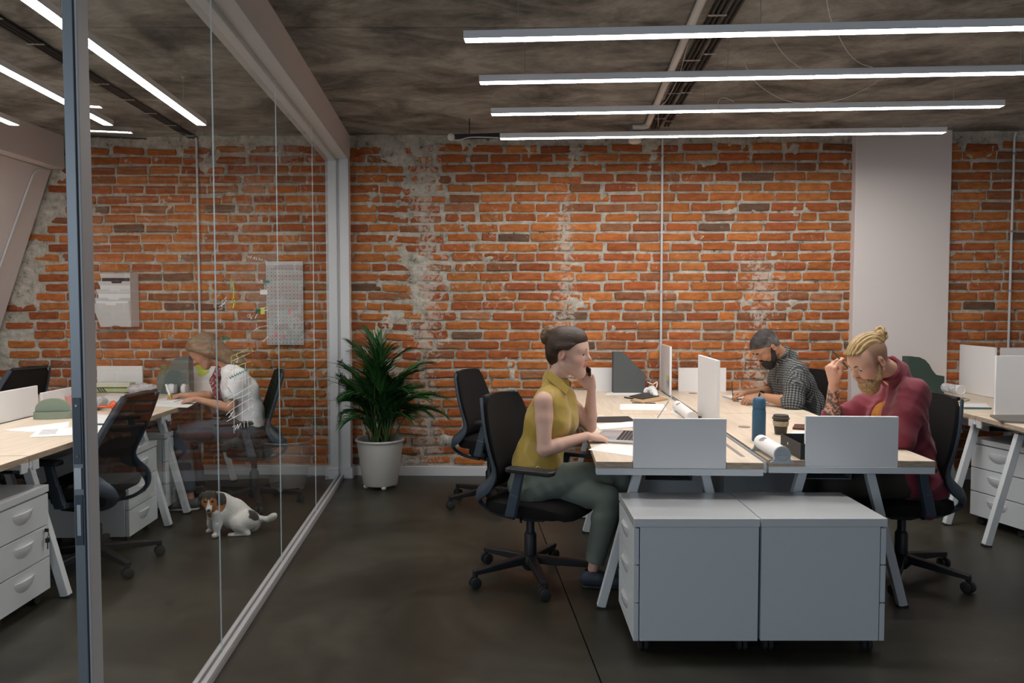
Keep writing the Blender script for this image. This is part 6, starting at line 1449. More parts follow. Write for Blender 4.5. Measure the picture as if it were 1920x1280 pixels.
# white tube with printed lines, lying over the channel, and kraft clipboard
def lying_tube(label, a, b, r, m, endm, name='plan_tube', cat='tube', holder=True, lines=True, group=None):
    a = Vector(a); b = Vector(b); t = thing(name, label, cat, tuple(a), 0, group); d = b - a; dn = d.normalized()
    part('tube', MB().tube([(0, 0, 0), tuple(d)], r, 24), m, t, smooth=True)
    M = Matrix.Translation(d + dn * 0.001) @ dn.to_track_quat('Z', 'Y').to_matrix().to_4x4()
    part('end_cap', MB().lathe([(r * 1.02, -0.012), (r * 1.06, -0.01), (r * 1.06, 0.003), (r * .82, 0.004), (r * .78, 0.0), (0, 0.0)], 24, M=M), endm, t, smooth=True)
    if holder:
        for f in (0.03, 0.985):
            c = d * f; s_ = dn.cross(Vector((0, 0, 1))).normalized(); k = 1.35
            pr = [(c + s_ * (x * r) + Vector((0, 0, z * r))) for x, z in ((-1.5, -1.12), (1.5, -1.12), (1.5, -1.0), (1.15, -0.85), (0.85, -0.1), (-0.85, -0.1), (-1.15, -0.85), (-1.5, -1.0))]
            e = dn * 0.008; n8 = 8
            part('cradle', MB().add([tuple(p - e) for p in pr] + [tuple(p + e) for p in pr], [tuple(range(8)), tuple(range(15, 7, -1))] + [(i, i + 8, (i + 1) % 8 + 8, (i + 1) % 8) for i in range(8)]), endm, t)
    if lines:
        up = Vector((0, 0, 1)); s_ = dn.cross(up).normalized(); mb = MB(); rnd = random.Random(3)
        for k in range(6):
            an = 0.15 + k * 0.16 ; w = rnd.uniform(0.03, 0.07); st = d.length * 0.2
            for (x0) in (st,):
                pts = [dn * x0, dn * (x0 + w)]; n_ = (up * math.cos(an) + s_ * math.sin(an)) * (r + 0.0006)
                mb.bar(tuple(pts[0] + n_), tuple(pts[1] + n_), 0.004, 0.0006, tuple(n_))
        part('printed_lines', mb, ink, t)['kind'] = 'stuff'
    return t
end_grey = mat('cap_grey', (0.36, 0.40, 0.43), 0.5)
a, b = PZ(1427, 828, DH + 0.042), PZ(1467, 852, DH + 0.042)
lying_tube('white plan tube in grey cradles lying by the blue flask', a, b, 0.036, paper_m, end_grey)
a, b = PZ(1270, 760, DH + 0.036), PZ(1298, 782, DH + 0.036)
lying_tube('white tube with printed lines lying between the benches behind the front divider', a, b, 0.034, paper_m, paper_m, holder=False)
t = thing('clipboard', 'kraft clipboard with black clip beside the printed white tube', 'clipboard', tuple(PZ(1310, 783, DH)), -0.15)
part('board', MB().bx(-0.10, 0.08, -0.12, 0.10, 0.001, 0.006), kraft, t); part('clip', MB().lathe([(0.0, 0.006), (0.05, 0.006), (0.052, 0.010), (0.03, 0.014), (0.012, 0.018), (0, 0.018)], 16, (-0.03, -0.02, 0)).bar((-0.03, -0.02, 0.015), (-0.028, -0.01, 0.045), 0.018, 0.014, (0, 1, 0), 0.004, 0.004), black_plastic, t, bev=0.001)
sheet('white sheet sticking out from under the tall divider between the benches', [(1255, 772), (1290, 788), (1300, 782), (1272, 765)])
# thermos flask
q = PZ(1427, 829, DH); t = thing('thermos_flask', 'matt blue thermos flask standing before the white plan tube', 'flask', (q.x, q.y + 0.04, DH + 0.001)); fb = mat('flask_blue', (0.030, 0.105, 0.185), 0.5)
part('body', MB().lathe([(0.034, 0), (0.0355, 0.004), (0.0355, 0.155), (0.034, 0.170), (0.0335, 0.172)], 28), fb, t, smooth=True)
part('seal_ring', MB().lathe([(0.032, 0.171), (0.032, 0.175)], 28), black_plastic, t)
part('cap', MB().lathe([(0.0335, 0.1745), (0.034, 0.178), (0.0335, 0.215), (0.030, 0.228), (0.020, 0.235), (0, 0.236)], 28), fb, t, smooth=True)
# cup
q = PZ(1466, 815, DH); t = thing('coffee_cup', 'dark takeaway cup with woven sleeve beside the black tray', 'cup', (q.x, q.y + 0.02, DH + 0.001)); cd = mat('cup_dark', (0.035, 0.030, 0.024), 0.6)
part('body', MB().lathe([(0.030, 0), (0.032, 0.003), (0.042, 0.085), (0.043, 0.087)], 28), cd, t, smooth=True)
part('lid', MB().lathe([(0.044, 0.084), (0.047, 0.087), (0.047, 0.095), (0.043, 0.098), (0.041, 0.108), (0.038, 0.110), (0.0, 0.107)], 28), cd, t, smooth=True)
sl = part('sleeve', MB().lathe([(0.0395, 0.048), (0.0415, 0.050), (0.0440, 0.074), (0.0435, 0.076)], 28), None or mat('woven_rattan', (0.36, 0.30, 0.20), 0.8, bump=(300, 1.0, 0.002), var=(260, 0.5)), t, smooth=True)
# black tray box
q0, q1 = PZ(1482, 858, DH), PZ(1463, 838, DH)
t = thing('desk_tray', 'black box tray between the plan tube and the right front divider', 'tray', (PZ(1463, 842, DH).x, PZ(1500, 862, DH).y, DH + 0.001), RZ); bt = mat('tray_black', (0.022, 0.022, 0.025), 0.55)
part('bottom', MB().bx(0, 0.19, 0, 0.30, 0, 0.003), bt, t)
for (x0, x1, y0, y1) in ((0, 0.003, 0, 0.30), (0.187, 0.19, 0, 0.30), (0.003, 0.187, 0, 0.003), (0.003, 0.187, 0.297, 0.30)): part('wall', MB().bx(x0, x1, y0, y1, 0.003, 0.075), bt, t)
part('eyelet', MB().lathe([(0.006, 0), (0.007, 0.002), (0.003, 0.002)], 12, M=Matrix.Translation((0, 0.18, 0.045)) @ Matrix.Rotation(-PI / 2, 4, 'Y')), chrome, t)
sheet('reddish brown notebook lying behind the cup', [(1486, 805), (1545, 808), (1545, 800), (1490, 798)], m=mat('book_brown', (0.09, 0.03, 0.02), 0.6), th=0.012, name='notebook', cat='notebook', group=None)
sheet('white sheet behind the black tray', [(1480, 815), (1545, 820), (1545, 810), (1488, 808)])
sheet('yellow note on the sheet behind the black tray', [(1492, 815), (1502, 817), (1506, 814), (1496, 813)], z=DH + 0.0016, m=mat('note_yellow', (0.62, 0.52, 0.03), 0.8), name='sticky_note', cat='note', group=None)
# notebook of the checked-shirt man
p4 = [(1366, 745), (1400, 757), (1440, 752), (1404, 742)]
t = thing('open_notebook', 'open notebook under the hands of the man in the checked shirt', 'notebook', tuple(PZ(1395, 749, DH)))
c = PZ(1395, 749, DH); pp = [PZ(u, v, DH) - c for u, v in ((1356, 744), (1398, 757), (1440, 757), (1404, 743))]
part('pages', MB().add([(p.x, p.y, 0.001) for p in pp] + [(p.x, p.y, 0.011 if i in (1,) else 0.012) for i, p in enumerate(pp)], [(3, 2, 1, 0), (4, 5, 6, 7), (0, 1, 5, 4), (1, 2, 6, 5), (2, 3, 7, 6), (3, 0, 4, 7)]), paper_m, t)
part('cover', MB().add([(p.x * 1.04, p.y * 1.04, -0.001) for p in pp] + [(p.x * 1.04, p.y * 1.04, 0.001) for p in pp], [(3, 2, 1, 0), (4, 5, 6, 7), (0, 1, 5, 4), (1, 2, 6, 5), (2, 3, 7, 6), (3, 0, 4, 7)]), cover_b if 'cover_b' in globals() else MATS['cover_charcoal'], t)
t.location.z += 0.002
# right bench
lying_tube('rolled drawing lying between green magazine file and oblique divider', P(1772, 726, 6.05), P(1802, 731, 5.85), 0.036, mat('drawing_roll', (0.45, 0.46, 0.50), 0.8, var=(40, 0.35)), paper_m, name='rolled_drawing', cat='drawing', holder=False, lines=False)
sheet('white sheet behind the shoulder of the man in maroon', [(1738, 746), (1790, 746), (1784, 739), (1744, 737)])
sheet('dark phone-sized wallet on the sheets of the right bench', [(1774, 748), (1796, 750), (1799, 746), (1782, 744)], z=DH + 0.0016, m=MATS['cover_charcoal'], th=0.008, name='wallet', cat='wallet', group=None)
sheet('pale pad on the right bench next to the dark wallet', [(1790, 757), (1818, 751), (1806, 746), (1780, 750)], th=0.01, m=mat('pad_cream', (0.60, 0.58, 0.47), 0.8), name='notepad', cat='notepad', group=None)
sheet('drawing sheet with teal edge on the right bench', [(1798, 762), (1858, 764), (1848, 756), (1800, 756)])
sheet('teal folder under the drawing on the right bench', [(1808, 767), (1860, 767), (1858, 764.5), (1806, 764)], m=mat('teal', (0.03, 0.11, 0.13), 0.5), th=0.004, name='folder', cat='folder', group=None)
sheet('closed grey laptop lying at the right picture edge', [(1877, 792), (1960, 796), (1935, 781), (1856, 781)], m=mat('laptop_taupe', (0.16, 0.145, 0.135), 0.4, 0.4), th=0.013, name='laptop', cat='laptop', group=None)

# meeting room desks
sage = mat('sage_card', (0.20, 0.245, 0.19), 0.75)
q = PZ(92, 786, DH); t = thing('desk_organiser', 'sage green oval organiser with upright lid at the left', 'organiser', (q.x, q.y + 0.05, DH + 0.001), LR + 0.15)
def oval(a, b, n=28, p=2.6): return [(a * math.copysign(abs(math.cos(2 * PI * k / n)) ** (2 / p), math.cos(2 * PI * k / n)), b * math.copysign(abs(math.sin(2 * PI * k / n)) ** (2 / p), math.sin(2 * PI * k / n))) for k in range(n)]
part('base', MB().prism(oval(0.115, 0.060), 0, 0.045), sage, t, bev=0.003)
part('inner_floor', MB().prism(oval(0.108, 0.054), 0.0452, 0.0460), mat('sage_dark', (0.07, 0.085, 0.065), 0.8), t)
part('lid_panel', MB().prism([(x, z + 0.045) for x, z in [(0.108 * math.cos(PI * k / 16), 0.085 * abs(math.sin(PI * k / 16)) ** 0.75) for k in range(17)]], -0.010, 0.0, axis='y'), sage, t, bev=0.003)
sheet('white sheet lying left of the printed one before the sage organiser', [(4, 806), (60, 810), (128, 800), (130, 790)])
sheet('printed white sheet before the sage organiser', [(54, 820), (134, 816), (140, 801), (74, 803)], z=DH + 0.0018)
solo('print_block', printed('x', [(71, 815), (104, 813), (110, 804), (80, 805)], DH + 0.0028), ink, 'grey printed lines on the white sheet before the sage organiser', 'print')
sheet('large white sheet behind the post under the green pencil', [(172, 814), (192, 816), (212, 792), (150, 779)])
sheet('white sheet beside the orange headphones seen through glass', [(168, 790), (206, 800), (224, 779), (178, 776)], z=DH + 0.0018)
sheet('white sheet under the hands of the writing girl', [(280, 761), (352, 764), (372, 752), (318, 745)])
sheet('white notepad beneath the highlighter of the writing girl', [(292, 752), (325, 754), (345, 748), (312, 746)], z=DH + 0.0018, th=0.006, name='notepad', cat='notepad', group=None)
solo('pencil', MB().tube([(0, 0, 0.006), (0.055, 0.0, 0.006), (0.068, 0.0, 0.005)], [0.0055, 0.0055, 0.001], 8), MATS['pencil_green'], 'short green pencil on the large sheet behind the glass', 'pencil', tuple(PZ(177, 797, DH + .002)), smooth=True)
def headphones(label, loc, rz, m, tilt, r=0.082, flat=False):
    t = thing('headphones', label, 'headphones', loc, rz)
    if flat:
        part('headband', MB().tube([(r * 1.25 * math.cos(a), r * math.sin(a) * .9, 0.014 + .012 * math.sin(a)) for a in np.linspace(-0.15, PI + 0.15, 20)], 0.008, 8, sx=1.7), m, t, smooth=True)
        for s_ in (-1, 1): e = part('ear_cup', MB().lathe([(0.034, 0), (0.038, 0.008), (0.036, 0.022), (0.02, 0.028), (0, 0.028)], 20, M=Matrix.Translation((s_ * r * 1.22, -0.02, 0.036)) @ Matrix.Rotation(s_ * 1.2, 4, 'Y') @ Matrix.Translation((0, 0, -.01))), m, t, smooth=True); part('cushion', MB().lathe([(0.030, -0.012), (0.034, -0.006), (0.033, 0.0)], 20, M=Matrix.Translation((s_ * r * 1.22, -0.02, 0.036)) @ Matrix.Rotation(s_ * 1.2, 4, 'Y') @ Matrix.Translation((0, 0, -.01))), m, e, smooth=True)
    else:
        for x_ in (-0.075, 0.03): e = part('ear_cup', MB().sphere((x_, 0, 0.046), (0.042 if x_ < 0 else 0.026, 0.030, 0.043), 20, 14), m, t, smooth=True); part('cushion', MB().sphere((x_ + (0.04 if x_ < 0 else 0.03), 0, 0.046), (0.014, 0.030, 0.040), 16, 12), mat('cushion_grey', (0.25, 0.25, 0.26), 0.8), e, smooth=True)
        part('headband', MB().tube([(0.075 * math.cos(a) - 0.02, 0.05 + 0.09 * math.sin(a), 0.02) for a in np.linspace(0, PI, 14)], 0.007, 8), m, t, smooth=True)
    return t
q = PZ(190, 772, DH); headphones('orange over-ear headphones lying on the desk just right of the post', (q.x - 0.02, q.y, DH + 0.001), LR + 0.4, mat('orange_plastic', (0.72, 0.085, 0.02), 0.35), 0, flat=True)
q = P(338, 730, 6.28); headphones('white over-ear headphones before the sage magazine file', (q.x, q.y, DH + 0.001), 0.0, mat('white_plastic', (0.72, 0.72, 0.73), 0.35), 0)
q = P(212, 732, 6.42)
for k, (c_, l, h_) in enumerate((((0.42, 0.50, 0.25), 'lower pale green box with black stripes below the file rack', 0.042), ((0.60, 0.65, 0.50), 'upper pale green box lying on the striped one below the file rack', 0.038))):
    t = thing('storage_box', l, 'box', (q.x, q.y, DH + 0.001 + k * 0.0445), 0.0, 'pale green boxes'); part('carton', MB().bx(-0.14, 0.14, 0, 0.10, 0, h_), mat('box_green_%d' % k, c_, 0.7), t, bev=0.002)
    if k == 0: part('stripe', MB().bx(-0.14, 0.14, -0.0012, 0, 0.0, 0.004), cable_black, t); [part('stripe', MB().prism([(-0.138 + j * .022, 0.040), (-0.128 + j * .022, 0.040), (-0.098 + j * .022, 0.006), (-0.112 + j * .022, 0.006)], -0.0012, 0, axis='y'), cable_black, t) for j in range(3)]
    part('lid_band', MB().bx(-0.141, 0.141, -0.0018, 0, h_ - 0.005, h_), cable_black if k == 0 else paper_m, t)
crumple('rolled_drawing', 'crumpled grey drawing roll beside the pale green boxes', 'drawing', [Vector((P(250, 730, 6.3).x, 6.28, DH + .042)), Vector((P(268, 730, 6.3).x, 6.32, DH + .046)), Vector((P(286, 730, 6.3).x, 6.34, DH + .040))], [0.036, 0.042, 0.036], mat('crumpled_grey', (0.45, 0.45, 0.47), 0.85, var=(30, 0.25)), 4)
crumple('rolled_drawing', 'crumpled white drawing roll just right of the post', 'drawing', [PZ(172, 760, DH + .04), PZ(183, 755, DH + .045), PZ(194, 752, DH + .03)], [0.036, 0.040, 0.028], MATS['crumpled_grey'], 6)
sheet('white sheet under the crumpled roll right of the post', [(176, 752), (232, 752), (262, 738), (205, 738)])
q = PZ(104, 757, DH); t = thing('drinking_glass', 'empty low drinking glass behind the sage organiser', 'glass', (q.x, q.y, DH + 0.001)); part('tumbler', MB().lathe([(0.0, 0.002), (0.028, 0.002), (0.034, 0.07), (0.0355, 0.07), (0.031, 0.0), (0, 0.0)], 24), glass_m, t, smooth=True)
q = PZ(131, 764, DH); t = thing('pink_cup', 'pink paper cup standing against the grey post', 'cup', (q.x, q.y, DH + 0.001)); part('body', MB().lathe([(0.028, 0), (0.038, 0.085), (0.036, 0.085), (0.026, 0.003), (0, 0.003)], 24), mat('pink', (0.55, 0.27, 0.25), 0.6), t, smooth=True)
p_ = P(378, 694, 6.55); t = solo('sticky_note', MB().prism([(-0.055, 0.045), (-0.035, -0.045), (0.0, -0.055), (0.06, -0.01), (0.05, 0.045)], -0.001, 0.0, axis='y'), mat('note_lime', (0.45, 0.50, 0.05), 0.8), 'lime sticky note on the divider behind the writing girl', 'note', (p_.x, 6.565, p_.z))

# wall file rack
q = P(230, 612, wall_y(-3.4)); t = thing('file_rack', 'white wall rack with stepped paper pockets on the bricks', 'file rack', (q.x, wall_y(q.x) - 0.03, q.z), WROT); rw_, rh_ = 0.33, 0.465
rk = mat('rack_white', (0.62, 0.63, 0.64), 0.45)
part('back_plate', MB().bx(-rw_ / 2, rw_ / 2, -0.004, 0, 0, rh_).bx(rw_ / 2 - 0.003, rw_ / 2, -0.14, -0.004, 0, rh_), rk, t)
for k, (z0, z1, d0, d1) in enumerate(((0.335, 0.462, 0.0, 0.020), (0.28, 0.395, 0.025, 0.050), (0.21, 0.325, 0.055, 0.080), (0.14, 0.250, 0.085, 0.105), (0.0, 0.205, 0.075, 0.150))):
    c_ = 0.04; zt = z1
    pts = [(-rw_ / 2 + .03, z0), (-c_, z0), (-c_ + .01, z0 + .012), (c_ - .01, z0 + .012), (c_, z0), (rw_ / 2 - .03, z0), (rw_ / 2 - .003, z1), (c_ + .01, z1), (c_, z1 - 0.018), (-c_, z1 - 0.018), (-c_ - .01, z1), (-rw_ / 2, z1)]
    f = lambda z: -(d0 + (d1 - d0) * (z - z0) / (z1 - z0)) - 0.004
    n = len(pts); vs = [(x, f(z) - 0.003, z) for x, z in pts] + [(x, f(z), z) for x, z in pts]
    part('pocket', MB().add(vs, [tuple(range(n)), tuple(range(2 * n - 1, n - 1, -1))] + [(i, i + n, (i + 1) % n + n, (i + 1) % n) for i in range(n)]), rk, t)
for k, (z0, z1, y, m_) in enumerate(((0.38, 0.425, -0.026, black_plastic), (0.28, 0.360, -0.056, paper_m), (0.20, 0.285, -0.088, paper_m), (0.13, 0.222, -0.125, paper_m))):
    part('file_sheet', MB().bx(-rw_ / 2 + .02, rw_ / 2 - .03, y, y + 0.004, z0, z1), m_, t)
# pegboard
q = P(538, 646, wall_y(-1.95)); pbm = bpy.data.materials.new('pegboard'); pbm.use_nodes = True; nt = pbm.node_tree; b_ = nt.nodes['Principled BSDF']; tc = N(nt, 'ShaderNodeTexCoord')
def dots(scale, off):
    mp = N(nt, 'ShaderNodeMapping'); mp.inputs['Scale'].default_value = (scale, scale, scale); mp.inputs['Location'].default_value = (off, 0, off); nt.links.new(tc.outputs['Object'], mp.inputs[0])
    fr = N(nt, 'ShaderNodeVectorMath', operation='FRACTION'); nt.links.new(mp.outputs[0], fr.inputs[0]); sb = N(nt, 'ShaderNodeVectorMath', operation='SUBTRACT'); sb.inputs[1].default_value = (0.5, 0.5, 0.5); nt.links.new(fr.outputs[0], sb.inputs[0])
    ml = N(nt, 'ShaderNodeVectorMath', operation='MULTIPLY'); ml.inputs[1].default_value = (1, 0, 1); nt.links.new(sb.outputs[0], ml.inputs[0]); ln = N(nt, 'ShaderNodeVectorMath', operation='LENGTH'); nt.links.new(ml.outputs[0], ln.inputs[0])
    l = N(nt, 'ShaderNodeMath', operation='LESS_THAN'); l.inputs[1].default_value = 0.17; nt.links.new(ln.outputs['Value'], l.inputs[0])
    sx = N(nt, 'ShaderNodeSeparateXYZ'); nt.links.new(fr.outputs[0], sx.inputs[0]); l2 = N(nt, 'ShaderNodeMath', operation='LESS_THAN'); l2.inputs[1].default_value = 0.07; nt.links.new(sx.outputs[0], l2.inputs[0]); l3 = N(nt, 'ShaderNodeMath', operation='LESS_THAN'); l3.inputs[1].default_value = 0.07; nt.links.new(sx.outputs[2], l3.inputs[0])
    m1 = N(nt, 'ShaderNodeMath', operation='MAXIMUM'); nt.links.new(l2.outputs[0], m1.inputs[0]); nt.links.new(l3.outputs[0], m1.inputs[1]); m2 = N(nt, 'ShaderNodeMath', operation='MULTIPLY'); m2.inputs[1].default_value = 0.35; nt.links.new(m1.outputs[0], m2.inputs[0])
    m3 = N(nt, 'ShaderNodeMath', operation='MAXIMUM'); nt.links.new(l.outputs[0], m3.inputs[0]); nt.links.new(m2.outputs[0], m3.inputs[1]); return m3.outputs[0]
nt.links.new(mixc(nt, dots(31.0, 0.0), (0.50, 0.50, 0.50), (0.16, 0.17, 0.19)), b_.inputs['Base Color']); b_.inputs['Roughness'].default_value = 0.5
t = thing('pegboard', 'light grey perforated pinboard with small notes on the meeting room wall', 'pinboard', (q.x, wall_y(q.x) - 0.05, q.z), WROT)
part('board', MB().bx(-0.162, 0.162, 0, 0.015, 0, 0.69), pbm, t, bev=0.003); part('rail', MB().bx(-0.163, 0.163, -0.002, 0.017, 0.69, 0.725), rk, t, bev=0.002)
part('spacer', MB().bx(-0.12, -0.10, 0.015, 0.05, 0.6, 0.66).bx(0.10, 0.12, 0.015, 0.05, 0.6, 0.66), rk, t)
for (x, z, c_, nm_) in ((0.10, 0.50, (0.30, 0.55, 0.58), 'cyan'), (0.02, 0.28, (0.30, 0.55, 0.58), 'cyan'), (-0.11, 0.22, (0.30, 0.55, 0.58), 'cyan'), (-0.08, 0.07, (0.75, 0.20, 0.28), 'pink'), (-0.01, 0.045, (0.65, 0.32, 0.36), 'rose'), (0.04, 0.265, (0.75, 0.25, 0.25), 'pink')):
    part('note', MB().bx(x - 0.011, x + 0.011, -0.0015, 0, z, z + 0.045), mat('note_' + nm_, c_, 0.8), t)

# ------------------------------------------------------------------ potted palm
PX, PY = -1.075, 6.22
t = thing('potted_palm', 'green feathery palm in a white bucket pot at the brick wall', 'plant', (PX, PY, 0))
potm = mat('pot_white', (0.50, 0.49, 0.46), 0.5)
part('pot', MB().lathe([(0.0, 0.03), (0.132, 0.03), (0.140, 0.04), (0.188, 0.385), (0.199, 0.388), (0.202, 0.397), (0.196, 0.404), (0.182, 0.402), (0.178, 0.385), (0.165, 0.30), (0, 0.30)], 40), potm, t, smooth=True)
part('soil', MB().lathe([(0.17, 0.335), (0.10, 0.345), (0, 0.342)], 24), mat('soil', (0.035, 0.022, 0.014), 1.0, bump=(60, 1, 0.01)), t, smooth=True)
for a in (0.4, 1.97, 3.54, 5.1): part('caster', MB().sphere((0.118 * math.cos(a), 0.118 * math.sin(a), 0.022), (0.022, 0.022, 0.021), 12, 8), potm, t, smooth=True)
leafm = bpy.data.materials.new('palm_leaf'); leafm.use_nodes = True; nt = leafm.node_tree; b_ = nt.nodes['Principled BSDF']; g_ = N(nt, 'ShaderNodeNewGeometry'); r_ = ramp(nt, [(0.0, (0.010, 0.045, 0.014)), (0.5, (0.025, 0.10, 0.024)), (1.0, (0.06, 0.17, 0.04))]); nt.links.new(g_.outputs['Random Per Island'], r_.inputs[0]); nt.links.new(r_.outputs[0], b_.inputs['Base Color']); b_.inputs['Roughness'].default_value = 0.42
stemm = mat('palm_stem', (0.055, 0.10, 0.02), 0.5)
rnd = random.Random(12)
def frond(az, lean, L, base, stem_h, nleaf=25, droop=1.0, ll_=0.22):
    """stem rises from the pot, then the rachis arches over with drooping leaflets"""
    h = Vector((math.cos(az), math.sin(az) * 0.55, 0)); pts = [Vector(base)]; d = (Vector((0, 0, 1)) + h * lean * 0.35).normalized(); n = 14
    for i in range(n):
        f = i / n; step = (stem_h + L) / n; pts.append(pts[-1] + d * step)
        if f > 0.30: d = (d + h * lean * 0.16 + Vector((0, 0, -1)) * droop * 0.10 * f * (1 + lean)).normalized()
    st = MB().tube(pts, [0.0065 - 0.005 * i / n for i in range(n + 1)], 6)
    s_ = part('stem', st, stemm, t, smooth=True); mb = MB(); path = smooth_path(pts, 3); k0 = int(len(path) * stem_h / (stem_h + L))
    for j in range(nleaf):
        f = j / (nleaf - 1); i = min(int(k0 + (len(path) - 2 - k0) * f), len(path) - 2); p = path[i]; tg = (path[i + 1] - path[i]).normalized(); sd = tg.cross(Vector((0, 0, 1)))
        if sd.length < 0.1: sd = Vector((h.y, -h.x, 0))
        sd.normalize(); ln = ll_ * (0.55 + 0.75 * math.sin(PI * min(1, 0.12 + f * 0.86))) * rnd.uniform(.85, 1.1)
        for s2 in (-1, 1):
            dd = (sd * s2 * (0.85 - 0.45 * f) + tg * (0.95 + 0.6 * f) + Vector((0, 0, 0.15))).normalized(); w = 0.0072; q = [p.copy()]
            for k in range(4): q.append(q[-1] + dd * ln / 4); dd = (dd + Vector((0, 0, -1)) * 0.24 * droop * rnd.uniform(.7, 1.3)).normalized()
            ws = [0.35, 1.0, 0.95, 0.6, 0.05]; wn = [(q[min(k + 1, 4)] - q[max(k - 1, 0)]).cross(Vector((0, 0, 1)) + sd * 0.01).normalized() for k in range(5)]
            vs = []
            for k in range(5): vs += [q[k] - wn[k] * w * ws[k], q[k] + Vector((0, 0, -0.0035 * ws[k])), q[k] + wn[k] * w * ws[k]]
            mb.add(vs, [(3 * k + a, 3 * k + a + 1, 3 * k + a + 4, 3 * k + a + 3) for k in range(4) for a in (0, 1)])
    def room(p): x_ = p.x if p.x > -0.30 else -0.30 + (p.x + 0.30) * 0.12; return (x_, min(p.y, 0.36 + (p.y - 0.36) * 0.1) if p.y > 0.36 else p.y, max(p.z, 0.03))
    me = bpy.data.meshes.new('frond'); me.from_pydata([room(p) for p in mb.v], [], mb.f); link('frond', me, leafm, t, smooth=True)
fr = [(2.9, .9, .50, .42), (3.3, 1.2, .42, .34), (2.5, .5, .52, .46), (0.2, 1.1, .46, .30), (-0.15, 1.4, .44, .24), (0.6, .6, .52, .42), (1.4, .25, .50, .50), (-1.2, .5, .42, .40), (-1.9, .6, .40, .36), (3.0, .35, .50, .52), (0.1, .35, .52, .46), (3.6, 1.5, .36, .26), (-0.6, 1.0, .40, .28), (-2.6, 1.0, .38, .30), (2.2, .8, .44, .34), (-1.5, .2, .46, .46), (0.9, 1.0, .40, .26), (-0.4, .6, .44, .40), (3.3, .7, .44, .44), (-2.2, 1.3, .30, .16), (-1.0, 1.2, .30, .16), (2.7, .25, .60, .50), (1.0, .3, .48, .44), (-0.9, .8, .36, .34), (-2.2, .9, .36, .36), (0.3, 1.6, .36, .30), (-1.6, .45, .40, .44), (3.1, .6, .55, .46)]
fr += [(a_ * 0.698 + .2, .35 + .25 * (a_ % 3), .34 + .05 * (a_ % 2), .16 + .05 * (a_ % 4)) for a_ in range(12)]
for az, lean, L, sh_ in fr:
    L *= 0.92; sh_ *= 0.86
    a = rnd.uniform(0, 6.3); frond(az + rnd.uniform(-.15, .15), lean, L, (0.07 * math.cos(a), 0.05 * math.sin(a), 0.33), sh_, droop=rnd.uniform(.8, 1.3), ll_=rnd.uniform(.19, .25))

# ------------------------------------------------------------------ marker writing on the glass
def GP(u, v):
    a = (u - 960.0) / FPX; b = -(v - 640.0) / FPX; dy = math.cos(PITCH) + b * math.sin(PITCH); dz = -math.sin(PITCH) + b * math.cos(PITCH)
    # x = a t ; y = dy t ; glass: x = A + GD*y
    A = -1.204 - GD * 3.015; tt = (A + 0.0035) / (a - GD * dy); return Vector((a * tt, dy * tt, EYE + dz * tt))
gw = thing('glass_writing', 'white, yellow and green marker writing on the glass before the girl', 'writing', tuple(GP(450, 700)))
gc = GP(450, 700)
def stroke(name, lines, m, r=0.0012):
    mb = MB()
    for l in lines: mb.tube([GP(u, v) - gc for u, v in l], r, 4)
    o_ = part(name, mb, m, gw)
    return o_
mw = mat('marker_white', (0.80, 0.80, 0.78), 0.8); my = mat('marker_yellow', (0.62, 0.66, 0.12), 0.8); mg = mat('marker_green', (0.02, 0.22, 0.14), 0.8)
stroke('yellow_line', [[(434, 668), (450, 661), (466, 653)], [(434, 677), (450, 670), (468, 662)], [(431, 695), (447, 685), (470, 677)], [(434, 668), (434, 676)]], my)
stroke('white_line', [[(425, 749), (447, 737), (472, 722)], [(426, 761), (441, 748), (458, 742), (470, 735)], [(424, 778), (433, 769), (452, 757), (472, 746)], [(425, 790), (445, 779), (474, 760)], [(430, 723), (450, 714), (470, 707)]], mw)
stroke('white_post', [[(438, 680), (439, 812)], [(455, 702), (454, 790)], [(460, 680), (460, 720)], [(466, 705), (467, 770)], [(434, 676), (434, 690)]], mw, 0.0011)
for c_ in ((429, 730), (432, 776)): stroke('cross_mark', [[(c_[0] - 3, c_[1] - 6), (c_[0] + 5, c_[1] + 6)], [(c_[0] + 6, c_[1] - 6), (c_[0] - 3, c_[1] + 7)]], mw, 0.0013)
stroke('green_word', [[(430 + i * 2.4, 708 - i * 1.1 + (2.5 if i % 2 else -2.0)) for i in range(15)]], mg, 0.0018)
rnd = random.Random(9)
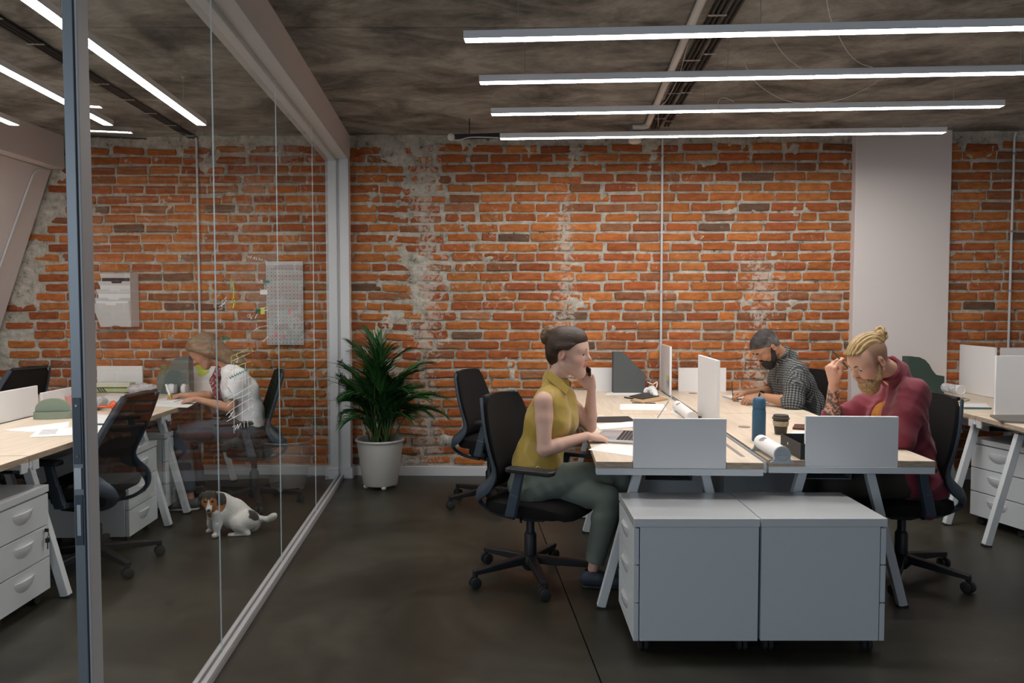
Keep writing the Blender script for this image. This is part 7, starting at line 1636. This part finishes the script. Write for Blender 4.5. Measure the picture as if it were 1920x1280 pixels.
def glyphs(name, x, y, n, dx, dy, m, sz=4, r=0.0009):
    ls = []
    for k in range(n):
        cx_, cy_ = x + dx * k, y + dy * k
        ls.append([(cx_ + rnd.uniform(-sz, sz) * .6, cy_ + sz * (q / 2 - 1) * .8 + rnd.uniform(-1, 1)) for q in range(5)])
    stroke(name, ls, m, r)
glyphs('number', 473, 656, 1, 0, 0, my, 4); glyphs('number', 473, 684, 3, 0.3, 14, my, 4); glyphs('number', 474, 733, 5, 0.2, 14, mw, 4)
glyphs('axis_label', 445, 664, 5, -0.2, 5.5, mw, 3.4)
stroke('axis_word', [[(436, 800), (441, 797), (441, 806), (446, 795), (446, 804), (451, 793), (453, 802)], [(458, 790), (458, 801)], [(464, 786), (465, 800)]], mw, 0.0012)
glyphs('scribble', 413, 575, 5, 2.4, -3, mw, 9); glyphs('scribble', 412, 600, 3, 3, 3, mw, 4); glyphs('title', 464, 480, 11, 3.6, 1.0, mw, 3.2)
glyphs('green_arrow', 433, 528, 3, 2, 5, my, 5, 0.0016); stroke('green_arrow', [[(438, 535), (438, 560)], [(436, 560), (441, 575), (440, 562), (437, 578)]], my, 0.0022)
glyphs('green_word', 416, 634, 6, 2.4, 0, mg, 5, 0.0014)
stroke('white_line', [[(475, 620), (487, 613), (503, 610)], [(478, 597), (484, 586), (503, 580)], [(478, 580), (503, 575)], [(493, 640), (503, 630)]], mw, 0.0013)
glyphs('scribble', 467, 593, 3, 3, 1, mw, 5); glyphs('scribble', 484, 526, 3, 4, 1, mw, 5)
for (u0, v0, u1, v1, m_, nm_) in ((488, 543, 501, 552, mw, 'white_tag'), (479, 578, 488, 588, mat('tag_green', (0.03, 0.12, 0.05), 0.7), 'green_tag'), (489, 577, 496, 589, my, 'yellow_tag'), (494, 526, 505, 530, mg, 'green_tag')):
    a, b, c, d = [GP(*p) - gc for p in ((u0, v0), (u1, v0), (u1, v1), (u0, v1))]; e = Vector((0.0008, 0, 0))
    part(nm_, MB().add([a, b, c, d, a + e, b + e, c + e, d + e], [(0, 1, 2, 3), (7, 6, 5, 4), (0, 4, 5, 1), (1, 5, 6, 2), (2, 6, 7, 3), (3, 7, 4, 0)]), m_, gw)
